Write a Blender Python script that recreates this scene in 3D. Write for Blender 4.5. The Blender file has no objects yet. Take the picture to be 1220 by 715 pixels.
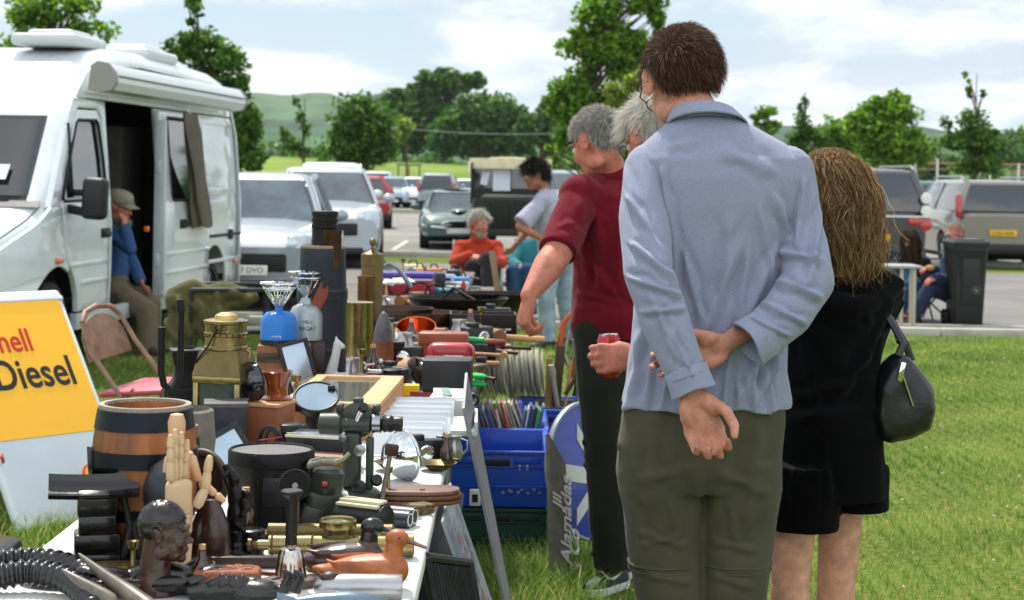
import bpy, bmesh, math, random, time
import numpy as np
from mathutils import Vector, Matrix, Euler, noise as mnoise
T0 = time.time()
random.seed(7); RNG = np.random.default_rng(7)
V = Vector
rad = math.radians
scene = bpy.context.scene
COL = scene.collection
FPX, TILT = 2100.0, 0.0175
CZ = 1.5
_c = 1/math.sqrt(1+TILT*TILT)
def W(px, py, D):
	"""point seen at photo pixel px,py at distance D along the view axis"""
	u = (px-610)/FPX; v = (213-py)/FPX
	return V((D*_c*(u-TILT*v), D, CZ + D*_c*(v+TILT*u)))
def G(px, py, z=0.0):
	u = (px-610)/FPX; v = (213-py)/FPX
	D = (z-CZ)/(_c*(v+TILT*u))
	return W(px, py, D)
def link(o):
	COL.objects.link(o); return o
def thing(name, label, cat, loc=(0,0,0), rot=0, group=None):
	o = bpy.data.objects.new(name, None); link(o)
	o.empty_display_size = .1
	o.location = loc
	o.rotation_euler = rot if isinstance(rot, (tuple, list, Euler)) else (0,0,rot)
	o['label'] = label; o['category'] = cat
	if group: o['group'] = group
	return o
def tag(o, label=None, cat=None, group=None, kind=None):
	if label: o['label'] = label
	if cat: o['category'] = cat
	if group: o['group'] = group
	if kind: o['kind'] = kind
	return o
def copy_tree(o, parent=None):
	c = o.copy(); link(c)
	if parent is not None: c.parent = parent
	for ch in list(o.children): copy_tree(ch, c)
	return c
def mesh_obj(name, me, mats=None, parent=None, label=None):
	o = bpy.data.objects.new(name, me); link(o)
	if mats is not None:
		if not isinstance(mats, (list, tuple)): mats = [mats]
		me.materials.clear()
		for m in mats: me.materials.append(m)
	if parent is not None: o.parent = parent
	if label: o['label'] = label
	return o
def np_mesh(name, verts, loops, starts, mi=None, smooth=False):
	me = bpy.data.meshes.new(name)
	verts = np.asarray(verts, dtype=np.float32); loops = np.asarray(loops, dtype=np.int32)
	starts = np.asarray(starts, dtype=np.int32)
	me.vertices.add(len(verts)); me.vertices.foreach_set('co', verts.ravel())
	me.loops.add(len(loops)); me.loops.foreach_set('vertex_index', loops)
	me.polygons.add(len(starts)); me.polygons.foreach_set('loop_start', starts)
	if mi is not None: me.polygons.foreach_set('material_index', np.asarray(mi, dtype=np.int32))
	me.polygons.foreach_set('use_smooth', np.full(len(starts), smooth))
	me.update(calc_edges=True)
	return me
def lin(h):
	if isinstance(h, str):
		h = h.lstrip('#'); c = [int(h[i:i+2],16)/255 for i in (0,2,4)]
		return tuple(x/12.92 if x<=.04045 else ((x+.055)/1.055)**2.4 for x in c)+(1,)
	return tuple(h)[:3]+(1,)
_mats = {}
def mat(name, col, rough=.5, metal=0.0, var=None, bump=None, col2=None, spec=.5, trans=0, coat=0, ior=1.45, alpha=1, stretch=(1,1,1), sheen=0, emit=None, sss=0):
	"""var=(scale, amount) colour mottling; bump=(scale, strength); col2 = second colour for mottling"""
	if name in _mats: return _mats[name]
	m = bpy.data.materials.new(name); m.use_nodes = True
	nt = m.node_tree; N = nt.nodes; L = nt.links
	b = N['Principled BSDF']
	c = lin(col)
	b.inputs['Base Color'].default_value = c
	b.inputs['Roughness'].default_value = rough
	b.inputs['Metallic'].default_value = metal
	b.inputs['Specular IOR Level'].default_value = spec
	b.inputs['Transmission Weight'].default_value = trans
	b.inputs['Coat Weight'].default_value = coat
	b.inputs['IOR'].default_value = ior
	b.inputs['Alpha'].default_value = alpha
	if sheen: b.inputs['Sheen Weight'].default_value = sheen
	if sss:
		b.inputs['Subsurface Weight'].default_value = sss
		b.inputs['Subsurface Radius'].default_value = (.012,.004,.002)
		b.inputs['Subsurface Scale'].default_value = 1.0
	if emit: b.inputs['Emission Color'].default_value = c; b.inputs['Emission Strength'].default_value = emit
	if var or bump:
		tc = N.new('ShaderNodeTexCoord'); mp = N.new('ShaderNodeMapping')
		mp.inputs['Scale'].default_value = stretch
		L.new(tc.outputs['Object'], mp.inputs['Vector'])
	if var:
		n = N.new('ShaderNodeTexNoise'); n.inputs['Scale'].default_value = var[0]; n.inputs['Detail'].default_value = 6
		n.inputs['Roughness'].default_value = .65
		L.new(mp.outputs['Vector'], n.inputs['Vector'])
		rp = N.new('ShaderNodeValToRGB'); rp.color_ramp.elements[0].position = .32; rp.color_ramp.elements[1].position = .68
		a = var[1]
		rp.color_ramp.elements[0].color = tuple(max(0,x*(1-a)) for x in c[:3])+(1,)
		c2 = lin(col2) if col2 else tuple(min(1,x*(1+a)) for x in c[:3])+(1,)
		rp.color_ramp.elements[1].color = c2
		L.new(n.outputs['Fac'], rp.inputs['Fac']); L.new(rp.outputs['Color'], b.inputs['Base Color'])
		r2 = N.new('ShaderNodeMapRange'); r2.inputs['To Min'].default_value = max(0,rough-.1); r2.inputs['To Max'].default_value = min(1,rough+.12)
		L.new(n.outputs['Fac'], r2.inputs['Value']); L.new(r2.outputs['Result'], b.inputs['Roughness'])
	if bump:
		n2 = N.new('ShaderNodeTexNoise'); n2.inputs['Scale'].default_value = bump[0]; n2.inputs['Detail'].default_value = 5
		L.new(mp.outputs['Vector'], n2.inputs['Vector'])
		bp = N.new('ShaderNodeBump'); bp.inputs['Strength'].default_value = bump[1]; bp.inputs['Distance'].default_value = bump[2] if len(bump)>2 else .01
		L.new(n2.outputs['Fac'], bp.inputs['Height']); L.new(bp.outputs['Normal'], b.inputs['Normal'])
	_mats[name] = m
	return m
def leafmat(name, c1, c2, c3=None, transl=.4, rough=.5):
	if name in _mats: return _mats[name]
	m = bpy.data.materials.new(name); m.use_nodes = True
	nt = m.node_tree; N = nt.nodes; L = nt.links; N.clear()
	out = N.new('ShaderNodeOutputMaterial'); g = N.new('ShaderNodeNewGeometry')
	rp = N.new('ShaderNodeValToRGB'); e = rp.color_ramp.elements
	e[0].color = lin(c1); e[1].color = lin(c2); e[1].position = .75
	if c3: x = e.new(.97); x.color = lin(c3)
	L.new(g.outputs['Random Per Island'], rp.inputs['Fac'])
	d = N.new('ShaderNodeBsdfPrincipled'); d.inputs['Roughness'].default_value = rough; d.inputs['Specular IOR Level'].default_value = .35
	t = N.new('ShaderNodeBsdfTranslucent'); mx = N.new('ShaderNodeMixShader'); mx.inputs[0].default_value = transl
	L.new(rp.outputs['Color'], d.inputs['Base Color'])
	mul = N.new('ShaderNodeMix'); mul.data_type='RGBA'; mul.blend_type='MULTIPLY'; mul.inputs[0].default_value = 1
	L.new(rp.outputs['Color'], mul.inputs[6]); mul.inputs[7].default_value = (1.6,1.7,.7,1)
	L.new(mul.outputs[2], t.inputs['Color'])
	L.new(d.outputs[0], mx.inputs[1]); L.new(t.outputs[0], mx.inputs[2]); L.new(mx.outputs[0], out.inputs['Surface'])
	_mats[name] = m
	return m
def rotm(rot):
	if rot is None: return Matrix.Identity(3)
	if isinstance(rot, Matrix): return rot.to_3x3()
	return Euler(rot, 'XYZ').to_matrix()
def frame(z, x=None):
	z = V(z).normalized()
	if x is None: x = V((1,0,0)) if abs(z.x) < .9 else V((0,1,0))
	x = V(x); x = (x - z*x.dot(z)).normalized(); y = z.cross(x)
	return Matrix((x, y, z)).transposed()
class MB:
	def __init__(s): s.v=[]; s.f=[]; s.mi=[]; s.M=Matrix.Identity(4)
	def add(s, verts, faces, mi=0):
		b = len(s.v); M = s.M
		s.v += [M @ V(p) for p in verts]
		s.f += [[i+b for i in f] for f in faces]; s.mi += [mi]*len(faces)
		return s
	def box(s, c, size, rot=None, bev=0, mi=0, seg=2, taper=None):
		bm = bmesh.new(); bmesh.ops.create_cube(bm, size=1)
		for v in bm.verts:
			v.co = V((v.co.x*size[0], v.co.y*size[1], v.co.z*size[2]))
			if taper and v.co.z > 0: v.co.x *= taper; v.co.y *= taper
		if bev: bmesh.ops.bevel(bm, geom=bm.edges[:], offset=min(bev, min(size)*.45), segments=seg, affect='EDGES', profile=.5)
		R = rotm(rot); c = V(c)
		bm.verts.index_update()
		s.add([R @ v.co + c for v in bm.verts], [[v.index for v in f.verts] for f in bm.faces], mi); bm.free()
		return s
	def rings(s, rings, mi=0, cap=True, closed=True, loop=False):
		n = len(rings[0]); vs = [p for r in rings for p in r]; fs = []
		m = len(rings)
		for i in range(m if loop else m-1):
			for j in range(n if closed else n-1):
				a = i*n+j; b = i*n+(j+1)%n; c = ((i+1)%m)*n+(j+1)%n; d = ((i+1)%m)*n+j
				fs.append([a,b,c,d])
		if cap and not loop:
			fs.append(list(range(n))[::-1]); fs.append(list(range((m-1)*n, m*n)))
		return s.add(vs, fs, mi)
	def cyl(s, p0, p1, r0, r1=None, n=20, mi=0, cap=True):
		p0=V(p0); p1=V(p1); r1 = r0 if r1 is None else r1
		F = frame(p1-p0)
		rg = [[p + F @ V((math.cos(a)*r, math.sin(a)*r, 0)) for a in (2*math.pi*k/n for k in range(n))] for p, r in ((p0,r0),(p1,r1))]
		return s.rings(rg, mi, cap)
	def lathe(s, prof, base=(0,0,0), axis=(0,0,1), n=32, mi=0, cap=True, sx=1, sy=1):
		F = frame(axis) if tuple(axis) != (0,0,1) else Matrix.Identity(3); base = V(base)
		rg = [[base + F @ V((math.cos(a)*r*sx, math.sin(a)*r*sy, z)) for a in (2*math.pi*k/n for k in range(n))] for r, z in prof]
		return s.rings(rg, mi, cap)
	def tube(s, pts, r, n=8, mi=0, cap=True, loop=False, flat=1):
		pts = [V(p) for p in pts]; m = len(pts)
		rs = r if isinstance(r, (list,tuple)) else [r]*m
		rg = []; prev = None
		for i, p in enumerate(pts):
			if loop: t = pts[(i+1)%m]-pts[i-1]
			else: t = pts[min(i+1,m-1)]-pts[max(i-1,0)]
			F = frame(t, prev); prev = F.col[0].copy()
			rg.append([p + F @ V((math.cos(a)*rs[i], math.sin(a)*rs[i]*flat, 0)) for a in (2*math.pi*k/n for k in range(n))])
		return s.rings(rg, mi, cap, loop=loop)
	def ell(s, c, r, rot=None, nu=20, nv=12, mi=0):
		if isinstance(r, (int,float)): r=(r,r,r)
		R = rotm(rot); c = V(c); vs=[c+R@V((0,0,r[2]))]; fs=[]
		for i in range(1,nv):
			t = math.pi*i/nv
			for j in range(nu):
				a = 2*math.pi*j/nu
				vs.append(c+R@V((r[0]*math.sin(t)*math.cos(a), r[1]*math.sin(t)*math.sin(a), r[2]*math.cos(t))))
		vs.append(c+R@V((0,0,-r[2]))); last=len(vs)-1
		for j in range(nu): fs.append([0,1+j,1+(j+1)%nu])
		for i in range(nv-2):
			for j in range(nu):
				a=1+i*nu+j; b=1+i*nu+(j+1)%nu; fs.append([a,a+nu,b+nu,b])
		for j in range(nu): fs.append([last,1+(nv-2)*nu+(j+1)%nu,1+(nv-2)*nu+j])
		return s.add(vs, fs, mi)
	def torus(s, c, R, r, axis=(0,0,1), n=32, k=10, mi=0, sx=1, sy=1, a0=0, a1=None):
		F = frame(axis); c=V(c)
		if a1 is None:
			pts = [c+F@V((R*sx*math.cos(t),R*sy*math.sin(t),0)) for t in (2*math.pi*i/n for i in range(n))]
			return s.tube(pts, r, k, mi, loop=True)
		pts = [c+F@V((R*sx*math.cos(t),R*sy*math.sin(t),0)) for t in (a0+(a1-a0)*i/n for i in range(n+1))]
		return s.tube(pts, r, k, mi)
	def grid(s, fn, nu, nv, mi=0):
		vs=[fn(i/nu, j/nv) for j in range(nv+1) for i in range(nu+1)]
		fs=[[j*(nu+1)+i, j*(nu+1)+i+1, (j+1)*(nu+1)+i+1, (j+1)*(nu+1)+i] for j in range(nv) for i in range(nu)]
		return s.add(vs, fs, mi)
	def plate(s, outlines, thick, M=None, bev=0, mi=0, cuts=None, fn=None):
		"""flat shape with holes in local XY, thickness along Z (centred)"""
		cu = bpy.data.curves.new('tmp','CURVE'); cu.dimensions='2D'; cu.fill_mode='BOTH'
		cu.extrude = max(thick/2-bev, 0.0002); cu.bevel_depth = bev; cu.bevel_resolution = 1
		if bev: cu.offset = -bev
		for ol in outlines:
			sp = cu.splines.new('POLY'); sp.points.add(len(ol)-1)
			for k, p in enumerate(ol): sp.points[k].co = (p[0],p[1],0,1)
			sp.use_cyclic_u = True
		o = bpy.data.objects.new('tmp', cu); link(o)
		dg = bpy.context.evaluated_depsgraph_get(); dg.update()
		me = bpy.data.meshes.new_from_object(o.evaluated_get(dg))
		bpy.data.objects.remove(o); bpy.data.curves.remove(cu)
		bm = bmesh.new(); bm.from_mesh(me); bpy.data.meshes.remove(me)
		bmesh.ops.remove_doubles(bm, verts=bm.verts[:], dist=1e-5)
		for (co, no) in (cuts or []):
			bmesh.ops.bisect_plane(bm, geom=bm.verts[:]+bm.edges[:]+bm.faces[:], plane_co=co, plane_no=no)
		bm.verts.index_update()
		M = M or Matrix.Identity(4)
		vs = [ (fn(v.co) if fn else v.co) for v in bm.verts]
		s.add([M @ V(p) for p in vs], [[v.index for v in f.verts] for f in bm.faces], mi); bm.free()
		return s
	def text(s, txt, size, M, depth=.0008, mi=0, bold=.0, sx=1, align='CENTER', shear=0):
		cu = bpy.data.curves.new('tmp','FONT'); cu.body = txt; cu.size = size; cu.extrude = depth
		cu.align_x = align; cu.align_y='CENTER'; cu.offset = bold; cu.shear = shear; cu.resolution_u = 4
		o = bpy.data.objects.new('tmp', cu); link(o)
		dg = bpy.context.evaluated_depsgraph_get(); dg.update()
		me = bpy.data.meshes.new_from_object(o.evaluated_get(dg))
		bpy.data.objects.remove(o); bpy.data.curves.remove(cu)
		s.add([M @ V((v.co.x*sx, v.co.y, v.co.z)) for v in me.vertices], [list(p.vertices) for p in me.polygons], mi)
		bpy.data.meshes.remove(me); return s
	def mesh(s, name='m', smooth=True, angle=38):
		me = bpy.data.meshes.new(name)
		me.from_pydata([tuple(v) for v in s.v], [], s.f)
		me.polygons.foreach_set('material_index', s.mi)
		me.validate(); me.update()
		bm = bmesh.new(); bm.from_mesh(me); bmesh.ops.recalc_face_normals(bm, faces=bm.faces[:]); bm.to_mesh(me); bm.free()
		if smooth:
			me.polygons.foreach_set('use_smooth', [True]*len(me.polygons))
			me.set_sharp_from_angle(angle=rad(angle))
		return me
	def build(s, name, mats, parent=None, label=None, smooth=True, angle=38):
		return mesh_obj(name, s.mesh(name, smooth, angle), mats, parent, label)
def remesh(mb, vox, smooth=4, fac=.5, sub=None, name='m'):
	"""union of the shells in mb as one continuous surface"""
	me = bpy.data.meshes.new('tmp'); me.from_pydata([tuple(v) for v in mb.v], [], mb.f); me.update()
	bm = bmesh.new(); bm.from_mesh(me); bmesh.ops.recalc_face_normals(bm, faces=bm.faces[:]); bm.to_mesh(me); bm.free()
	o = bpy.data.objects.new('tmp', me); link(o)
	r = o.modifiers.new('r','REMESH'); r.mode='VOXEL'; r.voxel_size=vox; r.use_smooth_shade=True
	if smooth:
		q = o.modifiers.new('s','SMOOTH'); q.factor=fac; q.iterations=smooth
	dg = bpy.context.evaluated_depsgraph_get(); dg.update()
	out = bpy.data.meshes.new_from_object(o.evaluated_get(dg)); out.name = name
	bpy.data.objects.remove(o); bpy.data.meshes.remove(me)
	out.polygons.foreach_set('use_smooth', [True]*len(out.polygons))
	return out
def get_co(me):
	a = np.empty(len(me.vertices)*3, dtype=np.float32); me.vertices.foreach_get('co', a); return a.reshape(-1,3)
def get_no(me):
	a = np.empty(len(me.vertices)*3, dtype=np.float32); me.vertices.foreach_get('normal', a); return a.reshape(-1,3)
def set_co(me, a):
	me.vertices.foreach_set('co', np.ascontiguousarray(a, dtype=np.float32).ravel()); me.update()
def vnoise(p, scale, seed=0):
	"""cheap smooth vector-free noise for numpy points"""
	q = p*scale; r = np.random.default_rng(seed); out = np.zeros(len(p))
	for k in range(7):
		d = r.normal(size=3); d /= np.linalg.norm(d); f = .7+r.random()*1.3
		out += np.sin(q@d*f*2 + r.random()*6.28 + 1.3*np.sin(q@np.roll(d,1)*f*1.3+r.random()*6))
	return out/7
def folds(me, ridges, amp_noise=0, nscale=10, seed=1, yw=1.0, gain=1.0):
	"""cloth folds: ridges = (p0, p1, width, amplitude); displaced along the normal"""
	co = get_co(me).astype(float); no = get_no(me).astype(float)
	d = np.zeros(len(co))
	for p0,p1,w,a in ridges:
		p0=np.array(p0,float); p1=np.array(p1,float); ax=p1-p0; L2=ax@ax
		S=np.array([1,yw,1]); ax=ax*S; L2=ax@ax; cs=(co-p0)*S
		t = np.clip(cs@ax/L2, -.15, 1.15)
		wob = 1+.25*np.sin(t*9+p0[0]*40)
		dist = np.linalg.norm(cs-np.outer(t,ax),axis=1)/ (w*wob)
		env = np.clip(np.minimum(t+.15,1.15-t)/.3,0,1); env = env*env*(3-2*env)
		if yw<1: env=env*np.clip(.35-no[:,1]*1.3,0,1)
		d += gain*a*env*(np.exp(-dist**2) - .45*np.exp(-(dist-1.7)**2))
	if amp_noise: d += amp_noise*vnoise(co, nscale, seed)
	co += no*d[:,None]; set_co(me, co)
cam = bpy.data.cameras.new('camera'); camo = bpy.data.objects.new('camera', cam); link(camo)
r_ = V((1,0,TILT)).normalized(); u_ = V((-TILT,0,1)).normalized(); b_ = V((0,-1,0))
Mc = Matrix((r_,u_,b_)).transposed().to_4x4(); Mc.translation = (0,0,CZ); camo.matrix_world = Mc
cam.sensor_width = 36; cam.lens = 36*FPX/1220; cam.shift_y = -(357.5-213)/1220
cam.clip_start = .05; cam.clip_end = 20000
cam.dof.use_dof = True; cam.dof.focus_distance = 4.15; cam.dof.aperture_fstop = 8.0
scene.camera = camo
SUN_AZ, SUN_EL = rad(-24), rad(57)
sv = V((math.sin(SUN_AZ)*math.cos(SUN_EL), math.cos(SUN_AZ)*math.cos(SUN_EL), math.sin(SUN_EL)))
sl = bpy.data.lights.new('sun','SUN'); sl.energy = 5.0; sl.angle = rad(.55); sl.color = (1,.95,.86)
so = bpy.data.objects.new('sun', sl); link(so); so.rotation_euler = sv.to_track_quat('Z','Y').to_euler(); so.location=(0,0,50)
wd = bpy.data.worlds.new('World'); scene.world = wd; wd.use_nodes = True
N = wd.node_tree.nodes; L = wd.node_tree.links; bg = N['Background']; bg.inputs['Strength'].default_value = .12
sky = N.new('ShaderNodeTexSky'); sky.sky_type='NISHITA'; sky.sun_disc=False; sky.sun_elevation=SUN_EL; sky.sun_rotation=SUN_AZ
sky.air_density=1.2; sky.dust_density=1.0; sky.ozone_density=1.2
tc = N.new('ShaderNodeTexCoord'); sp = N.new('ShaderNodeSeparateXYZ'); L.new(tc.outputs['Generated'], sp.inputs[0])
def mth(op, a, b=None, c=None):
	n = N.new('ShaderNodeMath'); n.operation = op
	for i, x in enumerate((a,b,c)):
		if x is None: continue
		if isinstance(x,(int,float)): n.inputs[i].default_value = x
		else: L.new(x, n.inputs[i])
	return n.outputs[0]
zz = mth('ADD', mth('MAXIMUM', sp.outputs[2], 0.0), .11)
cx = mth('DIVIDE', sp.outputs[0], zz); cy = mth('MULTIPLY', mth('DIVIDE', sp.outputs[1], zz), .55)
cmb = N.new('ShaderNodeCombineXYZ'); L.new(cx, cmb.inputs[0]); L.new(cy, cmb.inputs[1]); cmb.inputs[2].default_value = 5.2
n1 = N.new('ShaderNodeTexNoise'); n1.inputs['Scale'].default_value=.95; n1.inputs['Detail'].default_value=13; n1.inputs['Roughness'].default_value=.55; n1.inputs['Distortion'].default_value=.25
L.new(cmb.outputs[0], n1.inputs['Vector'])
rp = N.new('ShaderNodeValToRGB'); rp.color_ramp.interpolation='EASE'
rp.color_ramp.elements[0].position=.33; rp.color_ramp.elements[0].color=(.0,.0,.0,1)
rp.color_ramp.elements[1].position=.47; rp.color_ramp.elements[1].color=(1,1,1,1)
L.new(n1.outputs['Fac'], rp.inputs['Fac'])
n2 = N.new('ShaderNodeTexNoise'); n2.inputs['Scale'].default_value=1.9; n2.inputs['Detail'].default_value=12; n2.inputs['Roughness'].default_value=.6
L.new(cmb.outputs[0], n2.inputs['Vector'])
rc = N.new('ShaderNodeValToRGB'); rc.color_ramp.elements[0].position=.42; rc.color_ramp.elements[0].color=(4.5,5.25,5.9,1)
rc.color_ramp.elements[1].position=.56; rc.color_ramp.elements[1].color=(7.7,7.75,7.75,1)
L.new(n2.outputs['Fac'], rc.inputs['Fac'])
mx = N.new('ShaderNodeMix'); mx.data_type='RGBA'; L.new(rp.outputs['Color'], mx.inputs[0]); L.new(rc.outputs['Color'], mx.inputs[7])
tn = N.new('ShaderNodeMix'); tn.data_type='RGBA'; tn.inputs[0].default_value=.75; L.new(sky.outputs[0], tn.inputs[6]); tn.inputs[7].default_value=(3.1,4.4,5.7,1); L.new(tn.outputs[2], mx.inputs[6])
bk = mth('MULTIPLY_ADD', mth('MAXIMUM', mth('SUBTRACT', .45, sp.outputs[1]), 0.0), .50, 1.0)  # sky brightened out of view, towards and behind the camera, added as fill
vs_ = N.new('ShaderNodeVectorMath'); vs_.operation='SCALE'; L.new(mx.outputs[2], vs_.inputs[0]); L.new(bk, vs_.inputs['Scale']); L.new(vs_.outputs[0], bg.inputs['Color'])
scene.view_settings.view_transform='Standard'; scene.view_settings.look='None'; scene.view_settings.gamma=1; scene.view_settings.exposure=0.30
scene.view_settings.use_curve_mapping=False
scene.cycles.use_denoising = True
scene.cycles.max_bounces = 8; scene.cycles.transparent_max_bounces = 8
def gz(x, y):
	"""ground height"""
	if y < 92: return 0.0
	t = min(1,(y-92)/22.0); t=t*t*(3-2*t)
	low = 1.3*t*(1 if x<60 else 1)
	lean = max(0.0, min(1.0, (70-x)/140))
	t2 = min(1,max(0,(y-110)/170.0)); t2=t2*t2*(3-2*t2)
	return low*(.5+.5*lean) + t2*(0.6+3.4*lean) - max(0,y-420)*.012
def sheet(name, x0,x1,y0,y1,nx,ny,z,m,hz=True, yf=None):
	mb = MB()
	mb.grid(lambda u,v: (x0+(x1-x0)*u, (yf(v) if yf else y0+(y1-y0)*v), z+(gz(x0+(x1-x0)*u,(yf(v) if yf else y0+(y1-y0)*v)) if hz else 0)), nx, ny)
	return tag(mb.build(name, m, smooth=True, angle=80), kind='structure')
m_ground = mat('turf_soil','#5d6f2c',.9,var=(.35,.5),col2='#7f8d3c',bump=(40,.6,.03))
nt = m_ground.node_tree
def ground_mat():
	m = bpy.data.materials.new('lawn'); m.use_nodes=True; nt=m.node_tree; N=nt.nodes; L=nt.links; b=N['Principled BSDF']
	b.inputs['Roughness'].default_value=.95; b.inputs['Specular IOR Level'].default_value=.1
	tc=N.new('ShaderNodeTexCoord')
	def nz(s,d=5):
		n=N.new('ShaderNodeTexNoise'); n.inputs['Scale'].default_value=s; n.inputs['Detail'].default_value=d; L.new(tc.outputs['Object'],n.inputs['Vector']); return n
	a=nz(1.3); c=nz(30,6); f=nz(.02,4)
	r1=N.new('ShaderNodeValToRGB'); r1.color_ramp.elements[0].position=.35; r1.color_ramp.elements[0].color=lin('#3c5216'); r1.color_ramp.elements[1].position=.7; r1.color_ramp.elements[1].color=lin('#5d7228')
	L.new(a.outputs['Fac'],r1.inputs['Fac'])
	r2=N.new('ShaderNodeValToRGB'); r2.color_ramp.elements[0].position=.42; r2.color_ramp.elements[0].color=(0,0,0,1); r2.color_ramp.elements[1].position=.72; r2.color_ramp.elements[1].color=(1,1,1,1)
	L.new(c.outputs['Fac'],r2.inputs['Fac'])
	mx=N.new('ShaderNodeMix'); mx.data_type='RGBA'; L.new(r2.outputs['Color'],mx.inputs[0]); L.new(r1.outputs['Color'],mx.inputs[6]); mx.inputs[7].default_value=lin('#7a7640')
	L.new(mx.outputs[2],b.inputs['Base Color'])
	bp=N.new('ShaderNodeBump'); bp.inputs['Strength'].default_value=.7; bp.inputs['Distance'].default_value=.04; L.new(c.outputs['Fac'],bp.inputs['Height']); L.new(bp.outputs['Normal'],b.inputs['Normal'])
	return m
m_lawn = ground_mat()
m_field = mat('meadow','#5f7a2c',.95,var=(.05,.35),col2='#82924a',bump=(3,.5,.2),spec=.05,stretch=(1,.35,1))
m_field.node_tree.nodes['Principled BSDF'].inputs['Specular IOR Level'].default_value=.05
m_rough = mat('long_dry_grass','#666c28',.95,var=(.6,.45),col2='#857c40',bump=(6,.8,.3),spec=.05,stretch=(1,.3,1))
def yfar(v): return -25 + 117*v/.3 if v<.3 else 92+ (1100-92)*((v-.3)/.7)**2.2
gnd = sheet('ground',-420,420,0,0,60,90,0,m_lawn,yf=yfar)
gnd.data.materials.append(m_rough); gnd.data.materials.append(m_field)
for p in gnd.data.polygons:
	y = p.center.y
	p.material_index = 0 if y<92 else (1 if y<120 else 2)
far = MB(); far.grid(lambda u,v:(-7000+14000*u, 900+9000*v, -9), 4,4); tag(far.build('plain', mat('plain_fields','#5f7a34',.95,var=(.004,.4),spec=.05)),kind='structure')
m_asph = mat('asphalt','#6f6d6b',.85,var=(.7,.22),bump=(220,.5,.01),spec=.3)
_n=m_asph.node_tree
m_asph2 = mat('asphalt_car_park','#7b7976',.85,var=(.4,.25),bump=(160,.5,.01),spec=.3)
sheet('access_road',-60,60,18.6,30.6,20,8,.006,m_asph)
sheet('car_park',-90,90,33.2,72,20,8,.006,m_asph2)
sheet('overflow_car_park',-90,90,75,91.5,20,8,.006,m_asph2)
m_kerb = mat('kerb_concrete','#a5a297',.85,var=(3,.2),bump=(80,.4))
mb=MB()
for i in range(66):
	mb.box((-30+i*.915, 17.66,.03),(.9,.13,.10),bev=.012)
tag(mb.build('kerb', m_kerb),kind='structure')
sheet('pavement',-60,60,17.73,18.55,20,2,.010,mat('pavement_tarmac','#7d7b78',.9,var=(1.5,.2),bump=(200,.5)))
mb=MB(); mb.box((0,18.575,.02),(110,.05,.05),bev=.01); tag(mb.build('road_edging', m_kerb),kind='structure')
for y in (33.0,74.8):
	mb=MB()
	for i in range(100): mb.box((-50+i*1.0, y,.05),(.99,.14,.12),bev=.015)
	tag(mb.build('kerb', m_kerb),kind='structure')
mb=MB(); mw=mat('road_paint','#c9c8c2',.7,var=(30,.25))
for i in range(24):
	for y0 in (36,66): mb.box((-31+i*2.6,y0+2.4,.0125),(.09,4.8,.005))
tag(mb.build('bay_lines', mw),kind='structure')
def hill(name,D,depth,pts,m,seed):
	mb=MB(); xs=[p[0] for p in pts]; hs=[p[1] for p in pts]
	def f(u,v):
		px=xs[0]+(xs[-1]-xs[0])*u; h=float(np.interp(px,xs,hs))
		top=W(px,h,D); sh=math.sin(min(1,v/.55)*math.pi/2) if v<.55 else math.cos((v-.55)/.45*math.pi/2)
		y=D-depth*.55+depth*v
		x=top.x*y/D
		r=mnoise.fractal(V((x*.0016+seed,y*.0016,0)),1,2,5)*.30
		z=(top.z+14)*max(0,sh)*(1+ r*(.6 if abs(v-.55)>.08 else .12)) -12
		return (x,y,z)
	mb.grid(f,160,30); return tag(mb.build(name,m,angle=180),kind='structure')
m_hill=mat('hill_pasture','#223f2c',.95,var=(.006,.6),col2='#56724a',spec=.02)
hill('hills',3200,1500,[(-500,150),(-100,140),(150,128),(260,118),(300,112),(325,114),(345,116),(365,112),(392,112),(412,120),(450,113),(480,112),(520,125),(640,150),(760,160),(900,150),(960,152),(1030,160),(1090,157),(1150,168),(1300,172),(1700,170)],m_hill,3)
hill('low_hills',2300,700,[(-500,175),(150,160),(260,150),(330,160),(400,165),(500,172),(640,180),(850,188),(980,184),(1090,180),(1200,176),(1600,180)],mat('wooded_slope','#22402a',.95,var=(.009,.5),col2='#4d6c3c',spec=.02),9)
def leaves_np(pts, nrm, size, rng, aspect=.55):
	"""diamond leaf quads, random orientation"""
	n=len(pts); t=rng.normal(size=(n,3)); t/=np.linalg.norm(t,axis=1)[:,None]
	t[:,2]=t[:,2]*.6-.25
	b=rng.normal(size=(n,3)); b-= (b*t).sum(1)[:,None]*t/ (t*t).sum(1)[:,None]; b/=np.linalg.norm(b,axis=1)[:,None]
	s=(size*(.6+.8*rng.random(n)))[:,None]
	p0=pts-t*s*.5; p1=pts+b*s*aspect*.5; p2=pts+t*s*.5; p3=pts-b*s*aspect*.5
	v=np.stack([p0,p1,p2,p3],1).reshape(-1,3); return v
LG=leafmat('leaf_fresh','#365a18','#618a2a','#93ab48',.45)
LD=leafmat('leaf_dark','#294916','#476e24','#6a8c3a',.4)
LY=leafmat('leaf_yellow','#4f6222','#788c38','#a3a85a',.42)
LO=leafmat('leaf_oak','#2a4a1e','#466a2c','#64843e',.35)
m_bark=mat('bark','#4b4034',.9,var=(8,.35),bump=(25,.7,.03))
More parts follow.
